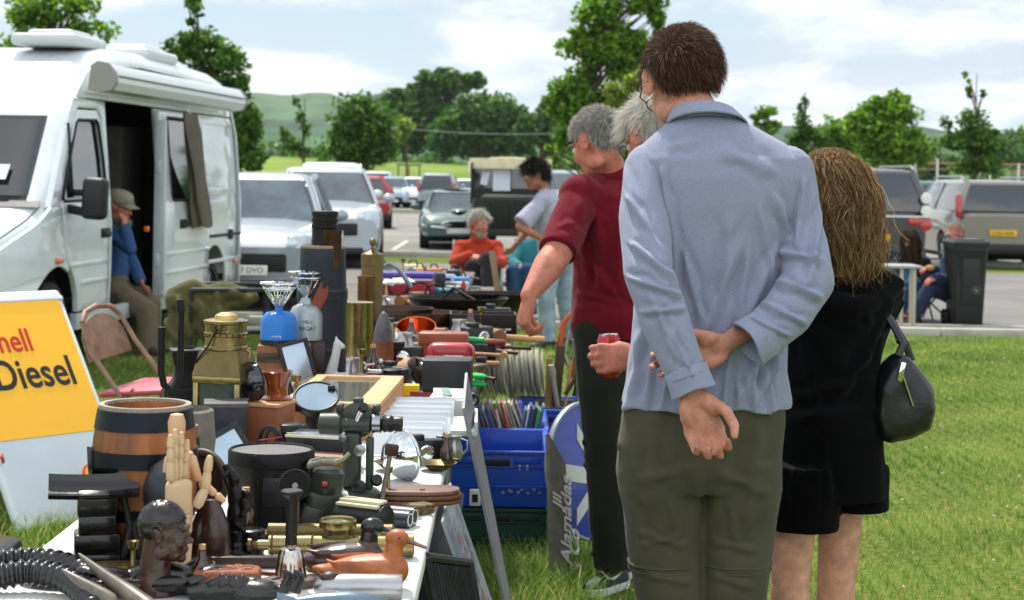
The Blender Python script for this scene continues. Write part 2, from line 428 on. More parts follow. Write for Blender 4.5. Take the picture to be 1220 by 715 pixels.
def tree(label, base, H, blobs, nl, ls, lm, name='tree', cat='tree', trunk_r=.08, trunk_h=None, clumps=26, lean=(0,0), seed=1, group=None, spread=.33, stems=1):
	"""blobs: (dx, dy, z, rx, ry, rz) crown masses, local metres"""
	rng=np.random.default_rng(seed); t=thing(name,label,cat,base,0,group)
	tm=MB(); cr=[]; zt=max(b[2]+b[5]*.6 for b in blobs)
	def tp(f): return V((lean[0]*f*f, lean[1]*f*f, zt*f))
	for sidx in range(stems):
		ox=(sidx-(stems-1)/2)*.25
		tm.tube([tp(f/8)+V((math.sin(f*1.3+seed+sidx)*.05*H*.1+ox*f/3, math.cos(f+seed)*.03,0)) for f in range(9)],[trunk_r*(1-.85*f/8) for f in range(9)],8)
	wsum=sum(b[3]*b[4]*b[5] for b in blobs)**1.0
	pts=[]
	for bx,by,bz,rx,ry,rz in blobs:
		k=max(3,int(clumps*(rx*ry*rz)/wsum)+2); nn=int(nl*(rx*ry*rz)/wsum)
		d=rng.normal(size=(k,3)); d/=np.linalg.norm(d,axis=1)[:,None]; rr=(rng.random(k)**.4)[:,None]
		cc=np.array([bx,by,bz])+d*rr*np.array([rx,ry,rz])*.82
		cs=(.55+.9*rng.random(k))
		for c in cc[:14]:
			f=min(.95,max(.15,(c[2]-abs(c[0])*.5)/zt)); a=tp(f*.85); c=V(c)
			tm.tube([a,a.lerp(c,.5)+V((0,0,.06*H*.3)),c],[trunk_r*.35*(1-f*.5),trunk_r*.2,trunk_r*.06],5)
		idx=rng.integers(0,k,nn)
		off=rng.normal(size=(nn,3)); off/=np.linalg.norm(off,axis=1)[:,None]; off*=(rng.random(nn)**.45)[:,None]
		pp=cc[idx]+off*(cs[idx]*spread*2)[:,None]*np.array([rx,ry,rz])*.80
		pts.append(pp)
	pts=np.concatenate(pts); pts=pts[pts[:,2]>.25]
	v=leaves_np(pts,None,ls,rng); n=len(pts)
	me=np_mesh('crown',v,np.arange(4*n),np.arange(n)*4)
	tm.build('trunk',m_bark,t); mesh_obj('crown',me,lm,t)
	return t
def gp(px,D):   # ground point below a pixel column
	p=W(px,213,D); return V((p.x,D,gz(p.x,D)))
def mpp(D): return D/FPX
def crown_px(base, D, lst, dy=.8):
	out=[]
	for (cx_,cy_,rx,ry) in lst:
		p=W(cx_,cy_,D); out.append((p.x-base.x,0.0,p.z-base.z,rx*mpp(D),rx*mpp(D)*dy,ry*mpp(D)))
	return out
def ptree(label,px,D,lst,nl,ls,lm,**k):
	b=gp(px,D); return tree(label,b,W(px,lst[0][1]-lst[0][3],D).z,crown_px(b,D,lst,k.pop('dy',.8)),nl,ls,lm,**k)
ptree('leafy tree top rising behind the front of the white van roof',62,44,[(70,5,52,30),(30,20,40,28),(105,40,32,24),(70,80,60,50),(20,70,45,40)],8500,.17,LG,seed=3,clumps=80,trunk_r=.12,spread=.26)
ptree('tall leaning poplar-like tree behind the rear of the white van',262,42,[(232,12,18,18),(226,52,34,24),(258,72,36,30),(285,105,28,24),(300,150,24,36),(270,160,45,40),(232,85,24,20),(285,188,30,18)],8500,.165,LD,seed=4,clumps=80,lean=(-.9,0),trunk_r=.10,spread=.24)
ptree('thin young tree with sparse leaves and a bent top in the meadow',361,104,[(353,122,6,9),(358,142,7,10),(364,158,8,10),(337,158,8,10),(350,172,14,10),(362,182,9,7)],900,.30,LD,seed=5,clumps=34,trunk_r=.12,spread=.3)
ptree('round bushy tree at the meadow edge behind the car park',430,106,[(430,150,36,38),(425,180,42,34),(448,170,30,34),(405,150,20,26),(430,125,22,16)],7000,.40,LD,seed=6,clumps=80,trunk_r=.2,spread=.26)
ptree('small pale green tree beside the meadow rail in front of the wood',484,150,[(484,148,14,13),(478,160,10,8)],700,.42,LY,seed=7,clumps=16,trunk_r=.1)
gW='big trees of the wood beyond the meadow'
for i,(lab,px,D,lst,lm) in enumerate([
 ('tall oak of the wood with sky showing through its top left',527,285,[(527,98,34,18),(500,106,22,16),(552,100,28,16),(515,140,36,30),(490,150,22,36),(560,96,20,12)],LO),
 ('broad domed tree, largest crown of the wood, with pale upper right',580,268,[(578,135,50,34),(560,155,48,34),(612,150,28,30),(540,165,34,30),(600,170,44,22)],LO),
 ('dark tree at the left end of the wood behind the round bush',482,290,[(478,125,26,24),(470,150,22,30),(494,165,30,20)],LD),
 ('tree at the right end of the wood, lowest on its left side',645,258,[(655,140,26,20),(640,158,30,22),(668,160,34,30),(700,150,30,30)],LO),
 ]):
	ptree(lab,px,D,lst,9500,1.05,lm,seed=20+i,clumps=120,trunk_r=.5,group=gW,spread=.22,dy=.7)
ptree('large leafy tree reaching out of the top of the picture behind the grey-haired men',706,47,[(770,0,34,32),(718,22,34,34),(700,58,36,30),(745,60,45,40),(690,100,28,36),(676,160,26,26),(668,118,26,30),(694,158,34,44),(720,150,60,50),(780,20,20,26),(762,-25,25,20),(655,185,14,16)],20000,.18,LG,seed=8,clumps=190,trunk_r=.13,spread=.24)
ptree('yellowish tree between the two grey heads and the tall man',752,43,[(758,108,30,26),(736,125,24,30),(772,95,16,26),(750,160,38,40)],8000,.13,LY,seed=9,clumps=50,trunk_r=.09,spread=.27)
ptree('slim tree tip just right of the tall man\'s ear',911,74,[(912,134,15,9),(900,142,9,8),(918,150,14,9)],1500,.17,LG,seed=10,clumps=24,trunk_r=.07,spread=.3)
ptree('narrow pointed tree over the long-haired woman',958,76,[(958,128,8,18),(957,150,16,18),(950,175,22,20),(975,165,16,16)],2600,.2,LD,seed=11,clumps=44,trunk_r=.1,spread=.28)
ptree('low leafy tree between the pointed tree and the broad tree',998,80,[(995,155,22,18),(985,175,24,22),(1012,172,18,22)],2600,.24,LG,seed=12,clumps=36,trunk_r=.1,spread=.28)
ptree('broad dense tree behind the dark people carrier',1060,68,[(1055,132,36,24),(1075,125,20,24),(1030,150,26,26),(1060,170,46,36),(1095,175,24,26),(1040,120,16,14)],10000,.23,LG,seed=13,clumps=80,trunk_r=.13,spread=.25)
ptree('spiky young tree with open branches behind the beige people carrier',1162,64,[(1152,92,6,9),(1156,112,10,10),(1171,113,8,6),(1160,140,20,14),(1124,152,10,14),(1132,170,20,12),(1160,170,34,20),(1180,165,20,26),(1165,195,32,16)],4800,.19,LD,seed=14,clumps=70,trunk_r=.08,spread=.25)
for i,(px,top,w,D) in enumerate([(1185,160,30,300),(1215,152,34,320),(1120,178,26,330),(1255,150,40,310)]):
	ptree(['dark far tree behind the spiky young tree','tall dark far tree at the right edge of the picture','far round tree between the broad and the spiky tree','dark far tree beyond the right edge'][i],px,D,[(px,top+20,w,20),(px-12,top+32,w,16)],2600,1.1,LO,seed=40+i,clumps=50,trunk_r=.4,spread=.25)
def hedge():
	rng=np.random.default_rng(5); n=9000
	x=rng.uniform(-330,330,n); y=430+rng.normal(0,3,n); h=3.2+1.8*np.sin(x*.11)+1.2*np.sin(x*.31+1)
	z=np.array([gz(a,430) for a in x])+rng.random(n)*np.maximum(h,1)
	v=leaves_np(np.stack([x,y,z],1),None,2.2,rng,.8)
	o=mesh_obj('hedgerow',np_mesh('hedgerow',v,np.arange(4*n),np.arange(n)*4),LD); tag(o,'distant dark hedgerow along the top of the meadow','hedge',kind='stuff')
hedge()
def rail_fence():
	D=112; t=thing('rail_fence','long low rail fence with white posts and reddish top rail behind the trees','fence',gp(1100,D))
	b=t.location; mb=MB(); z=W(1150,195,D).z-b.z
	mb.cyl((-9,0,z),(14,0,z),.045,n=8); mb.cyl((-9,0,z-.4),(14,0,z-.4),.03,n=8)
	mb.build('rail',mat('rail_red','#b07864',.6,var=(2,.3)),t)
	for px in (1091,1117,1146,1180,1214):
		m2=MB(); x=W(px,190,D).x-b.x
		m2.box((x,0,z*.5+.3 if px==1117 else z*.5),(.12,.12,z+(1.0 if px==1117 else .15)),bev=.01); m2.build('post',mat('post_white','#c8cccd',.5,var=(3,.1)),t)
rail_fence()
def bench():
	t=thing('wooden_rail','short grey wooden rail barrier standing in the meadow before the wood','barrier',gp(487,150))
	m=mat('grey_timber','#6f6a60',.85,var=(6,.2));
	for x in (-.9,0,.9): MB().box((x,0,.6),(.14,.14,1.2),bev=.01).build('post',m,t)
	MB().box((0,0,1.15),(2.2,.1,.16),bev=.01).build('rail',m,t)
bench()
def wires():
	t=thing('power_line','thin overhead power line crossing in front of the wood','power line',gp(455,210))
	a=W(455,151,210)-t.location; b=W(700,158,210)-t.location
	m=mat('wire_grey','#8f979c',.5)
	MB().tube([a.lerp(b,k/10)-V((0,0,.5*math.sin(k/10*math.pi))) for k in range(11)],.035,5).build('wire',m,t)
	for q in (a,b): MB().cyl((q.x,q.y,-1),(q.x,q.y,q.z+.4),.13,.10,n=8).build('pole',m_bark,t)
wires()
def haze():
	mb=MB(); mb.box((0,4600,230),(16000,10400,500)); o=mb.build('haze',None,smooth=False); tag(o,'thin pale air between the camera and the hills','haze',kind='stuff')
	m=bpy.data.materials.new('haze_air'); m.use_nodes=True; N=m.node_tree.nodes; N.clear(); out=N.new('ShaderNodeOutputMaterial'); v=N.new('ShaderNodeVolumePrincipled')
	v.inputs['Color'].default_value=(.80,.90,1,1); v.inputs['Density'].default_value=.00006; v.inputs['Anisotropy'].default_value=.2
	m.node_tree.links.new(v.outputs[0],out.inputs['Volume']); o.data.materials.append(m)
haze()
m_glass = mat('tinted_glass','#10171b',.04,spec=.5,ior=1.7,coat=.6)
m_glassl= mat('windscreen_glass','#22343d',.05,spec=.5,ior=1.75,coat=.8,var=(2.2,.6),col2='#3d525c')
m_black = mat('black_trim','#17181a',.5,var=(6,.3))
m_gloss_black = mat('gloss_black','#0c0d10',.15,coat=.5)
m_tyre = mat('tyre_rubber','#1a1a1b',.85,bump=(60,.4))
m_rim = mat('alloy_rim','#9a9da0',.3,metal=.9)
m_lamp = mat('lamp_lens','#b9c4cc',.06,ior=1.9,coat=1,var=(14,.35))
m_red = mat('tail_lens','#a81414',.12,coat=1)
m_amber = mat('amber_lens','#e06a10',.15,coat=1)
m_chrome = mat('chrome','#d0d2d4',.08,metal=1)
m_plate_w = mat('plate_white','#dcdcd4',.4); m_plate_y = mat('plate_yellow','#e0b010',.4)
m_liner = mat('wheel_well','#0c0c0d',.9)
def paint(name,c,metal=.0,rough=.3): return mat(name,c,rough,metal,coat=1,var=(1.2,.05))
def smoothi(x, xs, ys):
	"""monotone-ish smooth interpolation"""
	xs=np.asarray(xs,float); ys=np.asarray(ys,float); x=np.clip(x,xs[0],xs[-1])
	h=.09; return float(np.mean([np.interp(np.clip(x+d,xs[0],xs[-1]),xs,ys) for d in (-h,-h/2,0,h/2,h)]))
def boolean(o_mesh, cutters):
	o=bpy.data.objects.new('tmp',o_mesh); link(o); cs=[]
	for c in cutters:
		oc=bpy.data.objects.new('tmpc',c.mesh('c',False)); link(oc); cs.append(oc)
		b=o.modifiers.new('b','BOOLEAN'); b.operation='DIFFERENCE'; b.object=oc; b.solver='EXACT'
	dg=bpy.context.evaluated_depsgraph_get(); dg.update()
	me=bpy.data.meshes.new_from_object(o.evaluated_get(dg))
	for c in cs: bpy.data.objects.remove(c)
	bpy.data.objects.remove(o); return me
def wheel(t, x, y, r, w, s):
	mb=MB(); mb.lathe([(r*.66,-w/2),(r*.9,-w/2),(r*.985,-w*.42),(r,-w*.25),(r,w*.25),(r*.985,w*.42),(r*.9,w/2),(r*.66,w/2)],(x,y,r),(1,0,0),28,cap=False)
	wh=mb.build('wheel',m_tyre,t)
	m2=MB(); xo=x+s*w*.34
	m2.lathe([(0.001,-.01),(r*.66,-.01),(r*.68,.03),(r*.6,.04)],(xo-s*.05,y,r),(s,0,0),24,mi=1)
	m2.lathe([(r*.6,.0),(r*.68,.0),(r*.68,.035),(r*.62,.035)],(xo-s*.02,y,r),(s,0,0),24,cap=False)
	for k in range(5):
		a=2*math.pi*k/5; m2.box((xo,y+math.cos(a)*r*.34,r+math.sin(a)*r*.34),(.03,r*.62,r*.17),rot=(a,0,0),bev=.008)
	m2.cyl((xo-.01,y,r),(xo+s*.025,y,r),r*.12,n=12)
	m2.build('rim',[m_rim,m_liner],wh)
def car(label, px, D, col, yaw=0, L=4.3, Wd=1.78, H=1.5, hood=.92, belt=.98, wb=2.6, nose=.55, ws=(1.05,1.75), rr=(3.75,4.1), tail=.98, rear_face=False, group='cars parked on the car park', cat='car', plate='', tail_v=False, wr=.32, grille=True, roofrail=False, x=None, lamps='slant', mouth=.0, roofcol=None, tint=None, name='parked_car', rw=None):
	b = gp(px,D) if x is None else V((x,D,gz(x,D)))
	t=thing(name,label,cat,b,yaw,group); h=L/2
	b = V((b.x*(D-L/2)/D, b.y, b.z)); t.location = b
	pm = col; ys=np.linspace(-h,h,34); mb=MB(); rg=[]
	s0=-h
	topx=[-h,-h+.08,-h+.25,-h+ws[0],-h+rr[1],h-.02,h]; topz=[nose,nose+.16,hood-.08,max(hood+.03,belt-.04),tail,tail-.05,tail-.22]
	for y in ys:
		f=(y+h)/L; e=min(f,1-f); wz=(1-math.exp(-e*13))*.16+.84; w=Wd/2*wz
		zt=smoothi(y,topx,topz); zb=.2+.10*math.exp(-e*16); cr=.05*(1-math.exp(-e*10))
		half=[(w*.80,zb),(w*.95,zb+.06),(w*.99,zb+(zt-zb)*.35),(w*1.0,zb+(zt-zb)*.6),(w*.975,zt-.10),(w*.90,zt-.015),(w*.74,zt+cr*.3),(w*.4,zt+cr*.85),(0,zt+cr)]
		ring=[V((a,y,c)) for a,c in half]+[V((-a,y,c)) for a,c in half[-2::-1]]
		rg.append(ring)
	mb.rings(rg)
	wy=(-wb/2-.02*L*0, wb/2); wy=(-h+.82 if L<4.9 else -h+.95, -h+.82+wb)
	cut=[]
	for y in wy:
		for s in (-1,1):
			c=MB(); c.cyl((s*Wd*.5+s*.2,y,wr),(s*(Wd*.5-.26),y,wr),wr*1.17,n=28); cut.append(c)
	me=boolean(mb.mesh('body'),cut)
	me.polygons.foreach_set('use_smooth',[True]*len(me.polygons)); me.set_sharp_from_angle(angle=rad(42))
	mesh_obj('body',me,pm,t)
	for y in wy:
		for s in (-1,1): wheel(t,s*(Wd/2-.125),y,wr,.2,s)
	MB().box((0,0,.26),(Wd*.82,L*.9,.2),bev=.05).build('underbody',m_liner,t)
	gl=MB(); tintm=tint or m_glass
	zb=belt-.06; zr=H-.035; y0=-h+ws[0]; y1=-h+ws[1]; y2=-h+rr[0]; y3=-h+rr[1]
	def ring(f,infl=0,zz=None,crn=.10):
		ya=y0+(y1-y0)*f-infl; yb=y3+(y2-y3)*f**1.3+infl; w=(Wd/2*.915-(.19*f+.03*f*f))+infl; z=zz if zz is not None else zb+(zr-zb)*f
		pts=[]; n=7
		for (sx,sy) in ((1,-1),(1,1),(-1,1),(-1,-1)):
			r=crn; cxx=sx*(w-r); cyy=(ya+r) if sy<0 else (yb-r)
			a0={(1,-1):-90,(1,1):0,(-1,1):90,(-1,-1):180}[(sx,sy)]
			for k in range(n):
				a=rad(a0+90*k/(n-1)); bow=.07*(1-(abs(cxx+r*math.cos(a))/max(w,.01))**2)
				pts.append(V((cxx+r*math.cos(a),cyy+r*math.sin(a),z)))
		return pts
	gl.rings([ring(f) for f in (0,.25,.5,.75,.97)])
	gl.build('windows',tintm,t)
	wsn=MB()
	def wsf(u,v):
		f=.06+.86*v; w=(Wd/2*.915-(.19*f+.03*f*f))-.10; x_=(-w+2*w*u); return (x_, y0+(y1-y0)*f-.012, zb+(zr-zb)*f)
	wsn.grid(wsf,8,6); wsn.build('windscreen',m_glassl if not rear_face else tintm,t)
	rf=MB(); rfm=roofcol or pm
	R=[ring(.90,.006),ring(.97,.010),ring(1.0,-.03,zr+.012),ring(1.0,-.11,zr+.03),ring(1.0,-.3,zr+.04,.2),ring(1.0,-.55,zr+.045,.05)]
	rf.rings(R,cap=False); rf.add(R[-1],[list(range(len(R[-1])))])
	rf.build('roof',rfm,t)
	for s in (-1,1):
		def cp(f,front,ins=0):
			w=(Wd/2*.915-(.19*f+.03*f*f)); ya=y0+(y1-y0)*f; yb=y3+(y2-y3)*f**1.3
			return V((s*(w-.03),(ya+.03) if front else (yb-.03),zb+(zr-zb)*f))
		for fr,rr_ in ((True,.038),(False,.07)):
			pl=MB(); pl.tube([cp(f,fr) for f in (0,.3,.6,.98)],rr_,8); pl.build('pillar',rfm,t)
		pl=MB()
		ym=y1+(y2-y1)*.38
		pl.box((s*(Wd/2*.915-.10),ym,(zb+zr)/2),(.03,.09,zr-zb),rot=(0,-s*.37,0),bev=.006)
		pl.build('pillar',rfm,t)
	for s in (-1,1):
		m=MB(); m.ell((s*(Wd/2+.09),y0+.22,belt+.06),(.11,.07,.075)); m.box((s*(Wd/2-.02),y0+.22,belt+.0),(.12,.05,.04)); m.build('mirror',pm,t)
	yf=-h
	def zt(y): return smoothi(y,topx,topz)
	if lamps=='slant':
		for s in (-1,1):
			m=MB();
			def lf(u,v):
				xx=Wd/2*(.50+.40*u); yy=yf+.03+.34*u*u+ .10*v; e=(yy+h)/L
				return (s*xx, yy-.015, nose+.02+.05*u+.13*v*(1-.2*u)+.02)
			m.grid(lf,8,4); q=m.mesh('headlight');
			so_=mesh_obj('headlight',q,m_lamp,t); md=so_.modifiers.new('s','SOLIDIFY'); md.thickness=.06; md.offset=0
	elif lamps=='round':
		for s in (-1,1):
			m=MB(); m.lathe([(.10,-.12),(.115,.0),(.09,.02)],(s*Wd*.36,yf+.20,nose+.04),(0,-1,.25),24)
			m.build('headlight',m_chrome,t); m=MB(); m.ell((s*Wd*.36,yf+.185,nose+.045),(.088,.05,.088),rot=(-.2,0,0)); m.build('headlight',m_lamp,t)
	if grille:
		m=MB(); m.box((0,yf+.035,nose-.12),(Wd*.52,.10,.22),bev=.04);
		for k in range(5): m.box((0,yf-.02,nose-.2+.04*k),(Wd*.48,.02,.008),mi=1)
		m.build('grille',[m_black,m_chrome],t)
		m=MB(); m.box((0,yf+.05,.30),(Wd*.62,.12,.12),bev=.03); m.build('air_intake',m_black,t)
		for s in (-1,1):
			m=MB(); m.box((s*Wd*.36,yf+.10,.42),(Wd*.14,.14,.16),bev=.04,rot=(0,0,s*.25)); m.build('air_intake',m_black,t)
	m=MB(); zp=nose-.20 if lamps!='round' else .4
	m.box((0,yf-.03,zp),(.50,.014,.11),bev=.004); pw=m.build('number_plate',m_plate_w,t)
	yr=h
	for s in (-1,1):
		m=MB()
		if tail_v: m.box((s*(Wd/2*.88),yr-.07,belt+.02),(.13,.14,.42),rot=(.12,0,s*-.15),bev=.03)
		else: m.box((s*Wd*.37,yr-.045,tail-.22),(Wd*.2,.12,.14),rot=(.1,0,-s*.2),bev=.03)
		m.build('tail_light',m_red,t)
	m=MB(); m.box((0,yr+.0,.36),(Wd*.86,.10,.2),bev=.05); m.build('rear_bumper',m_black,t)
	m=MB(); m.box((0,yr+.025,.66),(.50,.014,.11),bev=.004); pr=m.build('number_plate',m_plate_y,t)
	if plate:
		MB().text(plate,.085,Matrix.Translation((0,yr+.034,.66))@Matrix.Rotation(math.pi,4,'Z')@Matrix.Rotation(math.pi/2,4,'X'),.001).build('lettering',m_black,pr)
		MB().text(plate,.085,Matrix.Translation((0,yf-.039,zp))@Matrix.Rotation(math.pi/2,4,'X'),.001).build('lettering',m_black,pw)
	if roofrail:
		for s in (-1,1):
			m=MB(); m.tube([(s*(Wd/2-.27),y1+.15,zr+.03),(s*(Wd/2-.27),y1+.3,zr+.09),(s*(Wd/2-.27),y2-.3,zr+.09),(s*(Wd/2-.27),y2-.1,zr+.03)],.02,8); m.build('roof_rail',m_rim,t)
	return t
p_silver=paint('paint_silver_grey','#8d959c',.35); p_white=paint('paint_white','#d6dadd'); p_pearl=paint('paint_pearl_silver','#a5acb4',.3)
p_red=paint('paint_red','#9c1620'); p_dark=paint('paint_dark_blue','#20262e'); p_green=paint('paint_sage_green','#34564f')
p_beige=paint('paint_beige_silver','#7f7a72',.4); p_teal=paint('paint_teal','#2c5a54'); p_graph=paint('paint_graphite','#3a3a3e',.3)
car('silver grey hatchback with a sun glint on its windscreen behind the van',276,21.3,p_silver,yaw=rad(4),L=4.4,H=1.52,hood=.93,ws=(.95,1.85),rr=(3.7,4.2),plate='KM17 DVO',lamps='slant',nose=.66)
car('pearl silver car with black side grilles, parked behind the metal shell cans',371,30.4,p_pearl,yaw=rad(7),L=4.4,Wd=1.9,H=1.64,hood=1.02,belt=1.08,nose=.76,ws=(1.05,1.75),wr=.36,plate='')
car('white car showing only its roof behind the pearl silver car',382,38,p_white,yaw=rad(5),L=4.4,H=1.78,hood=1.0,belt=1.08,nose=.7)
car('red hatchback parked beyond the pearl silver car',421,52,p_red,yaw=rad(188),L=4.0,H=1.52,rear_face=True,tail_v=True,rr=(3.3,3.9),tail=.95,roofcol=None)
car('white car with dark rear window in the far row, beside the silver blue car',448,92,p_white,yaw=rad(180),L=4.4,Wd=1.9,H=1.75,rear_face=True,belt=1.05,hood=1.0)
car('silver blue car nose in the far row, right of the white car',463,86,paint('paint_ice_blue','#8c9fb0',.3),yaw=rad(6),L=4.3,H=1.5)
car('small white hatchback facing the camera in the far row',493,86,p_white,yaw=rad(-4),L=3.9,Wd=1.7,H=1.5,hood=.95)
car('silver people carrier showing its rear and yellow plate in the far row',522,81,p_silver,yaw=rad(178),L=4.4,Wd=1.85,H=1.68,rear_face=True,tail_v=True,belt=1.05,rr=(3.9,4.3),plate='',hood=1.0)
car('white car half hidden by the green classic car in the far row',559,88,p_white,yaw=rad(-6),L=4.2,H=1.45)
car('pale blue grey car partly hidden behind the military vehicle canopy',668,60,paint('paint_pale_blue','#8fa6ae',.2),yaw=rad(3),L=4.5,Wd=1.9,H=1.8,hood=1.1,belt=1.15,nose=.8)
car('teal green car seen in the gap between the dark and the beige people carriers',1122,46,p_teal,yaw=rad(180),L=4.2,H=1.62,rear_face=True)
car('dark people carrier with stacked round tail lights, behind the seated couple',1040,30.6,p_graph,yaw=rad(181),L=4.7,Wd=1.94,H=1.76,hood=1.1,belt=1.14,nose=.8,ws=(1.1,1.6),rr=(4.45,4.66),tail=1.15,rear_face=True,wr=.37,roofrail=True)
car('beige people carrier with red tail light and yellow plate behind the wheelie bin',1196,34.5,p_beige,yaw=rad(180),L=4.4,Wd=1.82,H=1.63,hood=1.05,belt=1.12,nose=.75,ws=(.9,1.6),rr=(4.15,4.36),tail=1.1,rear_face=True,tail_v=True,roofrail=True,plate='LV53 NUM')
for o in list(bpy.data.objects):
	if o.get('label','').startswith('dark people carrier'):
		for z,mm in ((1.30,m_plate_w),(1.10,m_plate_w),(.86,m_red)):
			m=MB(); m.lathe([(.001,.0),(.09,.0),(.085,.03),(.001,.04)],(-.83,2.33,z),(0,1,0),20); m.build('tail_light',mm,o)
		m=MB(); m.box((0,2.36,1.0),(1.7,.02,.03),bev=.005); m.build('trim_strip',m_chrome,o)
def etype():
	t=car('dark green classic sports car with round headlights and chrome bumper, left of the military vehicle',541,38.6,p_green,yaw=rad(3),L=4.4,Wd=1.66,H=1.24,hood=.80,belt=.80,nose=.50,ws=(1.85,2.35),rr=(2.9,3.6),tail=.80,wb=2.5,lamps='round',grille=False,wr=.33,name='classic_car',group=None,cat='classic car')
	yf=-2.2
	m=MB(); m.ell((0,yf+.0,.52),(.36,.05,.085)); m.build('grille',m_liner,t)
	m=MB(); m.torus((0,yf-.01,.52),.36,.012,(0,1,0),sy=.25); m.tube([(-.34,yf-.035,.52),(.34,yf-.035,.52)],.010); m.build('grille_bar',m_chrome,t)
	for s in (-1,1):
		m=MB(); m.tube([(s*.25,yf-.05,.46),(s*.5,yf-.02,.48),(s*.74,yf+.12,.5),(s*.82,yf+.32,.5)],.03,8); m.cyl((s*.27,yf-.1,.46),(s*.27,yf-.0,.5),.035); m.build('bumper',m_chrome,t)
	m=MB()
	m.ell((0,yf+1.0,.80),(.20,.75,.07)); m.build('bonnet_bulge',p_green,t)
	m=MB(); m.tube([(-.66,-.4,.80),(-.58,.1,1.18),(.58,.1,1.18),(.66,-.4,.80)],.018,8); m.build('windscreen_frame',m_chrome,t)
etype()
def jeep():
	D=33.6; t=thing('military_vehicle','olive drab military jeep with slatted grille and beige canvas top','military vehicle',gp(610,D),rad(2))
	m=mat('olive_paint','#1c2119',.65,var=(3,.25)); mc=mat('canvas_beige','#d8ccaa',.9,var=(5,.12),bump=(150,.4))
	mb=MB(); mb.box((0,2.0,.80),(1.45,3.0,.62),bev=.05); mb.build('body',m,t)
	mb=MB(); mb.box((0,.55,.98),(1.16,1.2,.42),bev=.05,taper=.93); mb.build('bonnet',m,t)
	mb=MB(); mb.box((0,-.06,.80),(1.2,.07,.72),bev=.03)
	for k in range(9): mb.box((-.46+.115*k,-.11,.83),(.05,.04,.54),bev=.008,mi=1)
	for k in range(8): mb.box((-.4+.115*k,-.115,.83),(.03,.04,.56),bev=.008)
	mb.build('grille',[m,m_liner],t)
	for s in (-1,1):
		mb=MB(); mb.box((s*.70,.4,.78),(.32,1.0,.05),bev=.02); mb.box((s*.70,-.08,.68),(.32,.05,.22),bev=.02,rot=(-.3,0,0)); mb.build('mudguard',m,t)
		mb=MB(); mb.lathe([(.085,-.06),(.10,0),(.09,.02)],(s*.47,-.13,.86),(0,-1,0),20); mb.ell((s*.47,-.15,.86),(.08,.03,.08),mi=1); mb.build('headlight',[m,m_lamp],t)
		for y in (.35,2.7): wheel(t,s*.66,y,.37,.19,s)
	mb=MB(); mb.box((0,-.3,.48),(1.5,.12,.14),bev=.02); mb.build('bumper',m,t)
	mb=MB(); mb.box((.28,-.37,.50),(.34,.012,.10)); mb.build('number_plate',mat('plate_olive_brown','#8a6a48',.6),t)
	mb=MB(); z0,z1=1.18,1.72
	for x in (-.72,0,.72): mb.box((x,.95,(z0+z1)/2),(.05,.05,z1-z0),bev=.01)
	for z in (z0+.10,z1): mb.box((0,.95,z),(1.49,.052,.06),bev=.01)
	mb.box((0,.953,z0),(1.49,.05,.20),bev=.01)
	f=mb.build('windscreen_frame',m,t)
	mb=MB(); mb.box((0,.96,1.47),(1.4,.01,.48)); mb.build('pane',m_glass,f)
	mb=MB(); mb.box((-.17,.915,1.47),(.34,.006,.42)); mb.box((-.50,.917,1.50),(.14,.006,.26),rot=(0,.2,0)); mb.build('paper_notice',mat('paper_white','#d5d9e2',.8),t)
	for s in (-1,1):
		mb=MB(); mb.tube([(s*.76,.7,1.0),(s*.76,.7,1.8)],.02,8); mb.build('canopy_pole',m,t)
	mb=MB();
	def cf(u,v):
		x=-.80+1.6*u; y=.72+2.7*v; e=max(0,abs(u-.5)*2-.86)/.14; return (x*(1-.02*e),y,1.90-.16*e*e+.02*math.sin(v*9)*math.sin(u*math.pi)-.06*(2*u-1)**2)
	mb.grid(cf,24,14); mb.box((0,.735,1.79),(1.60,.02,.20),bev=.005); mb.box((0,3.4,1.5),(1.5,.02,.8))
	for s in (-1,1): mb.box((s*.79,2.1,1.74),(.02,2.6,.22))
	o=mb.build('canopy',mc,t);
	md=o.modifiers.new('s','SOLIDIFY'); md.thickness=.012
jeep()
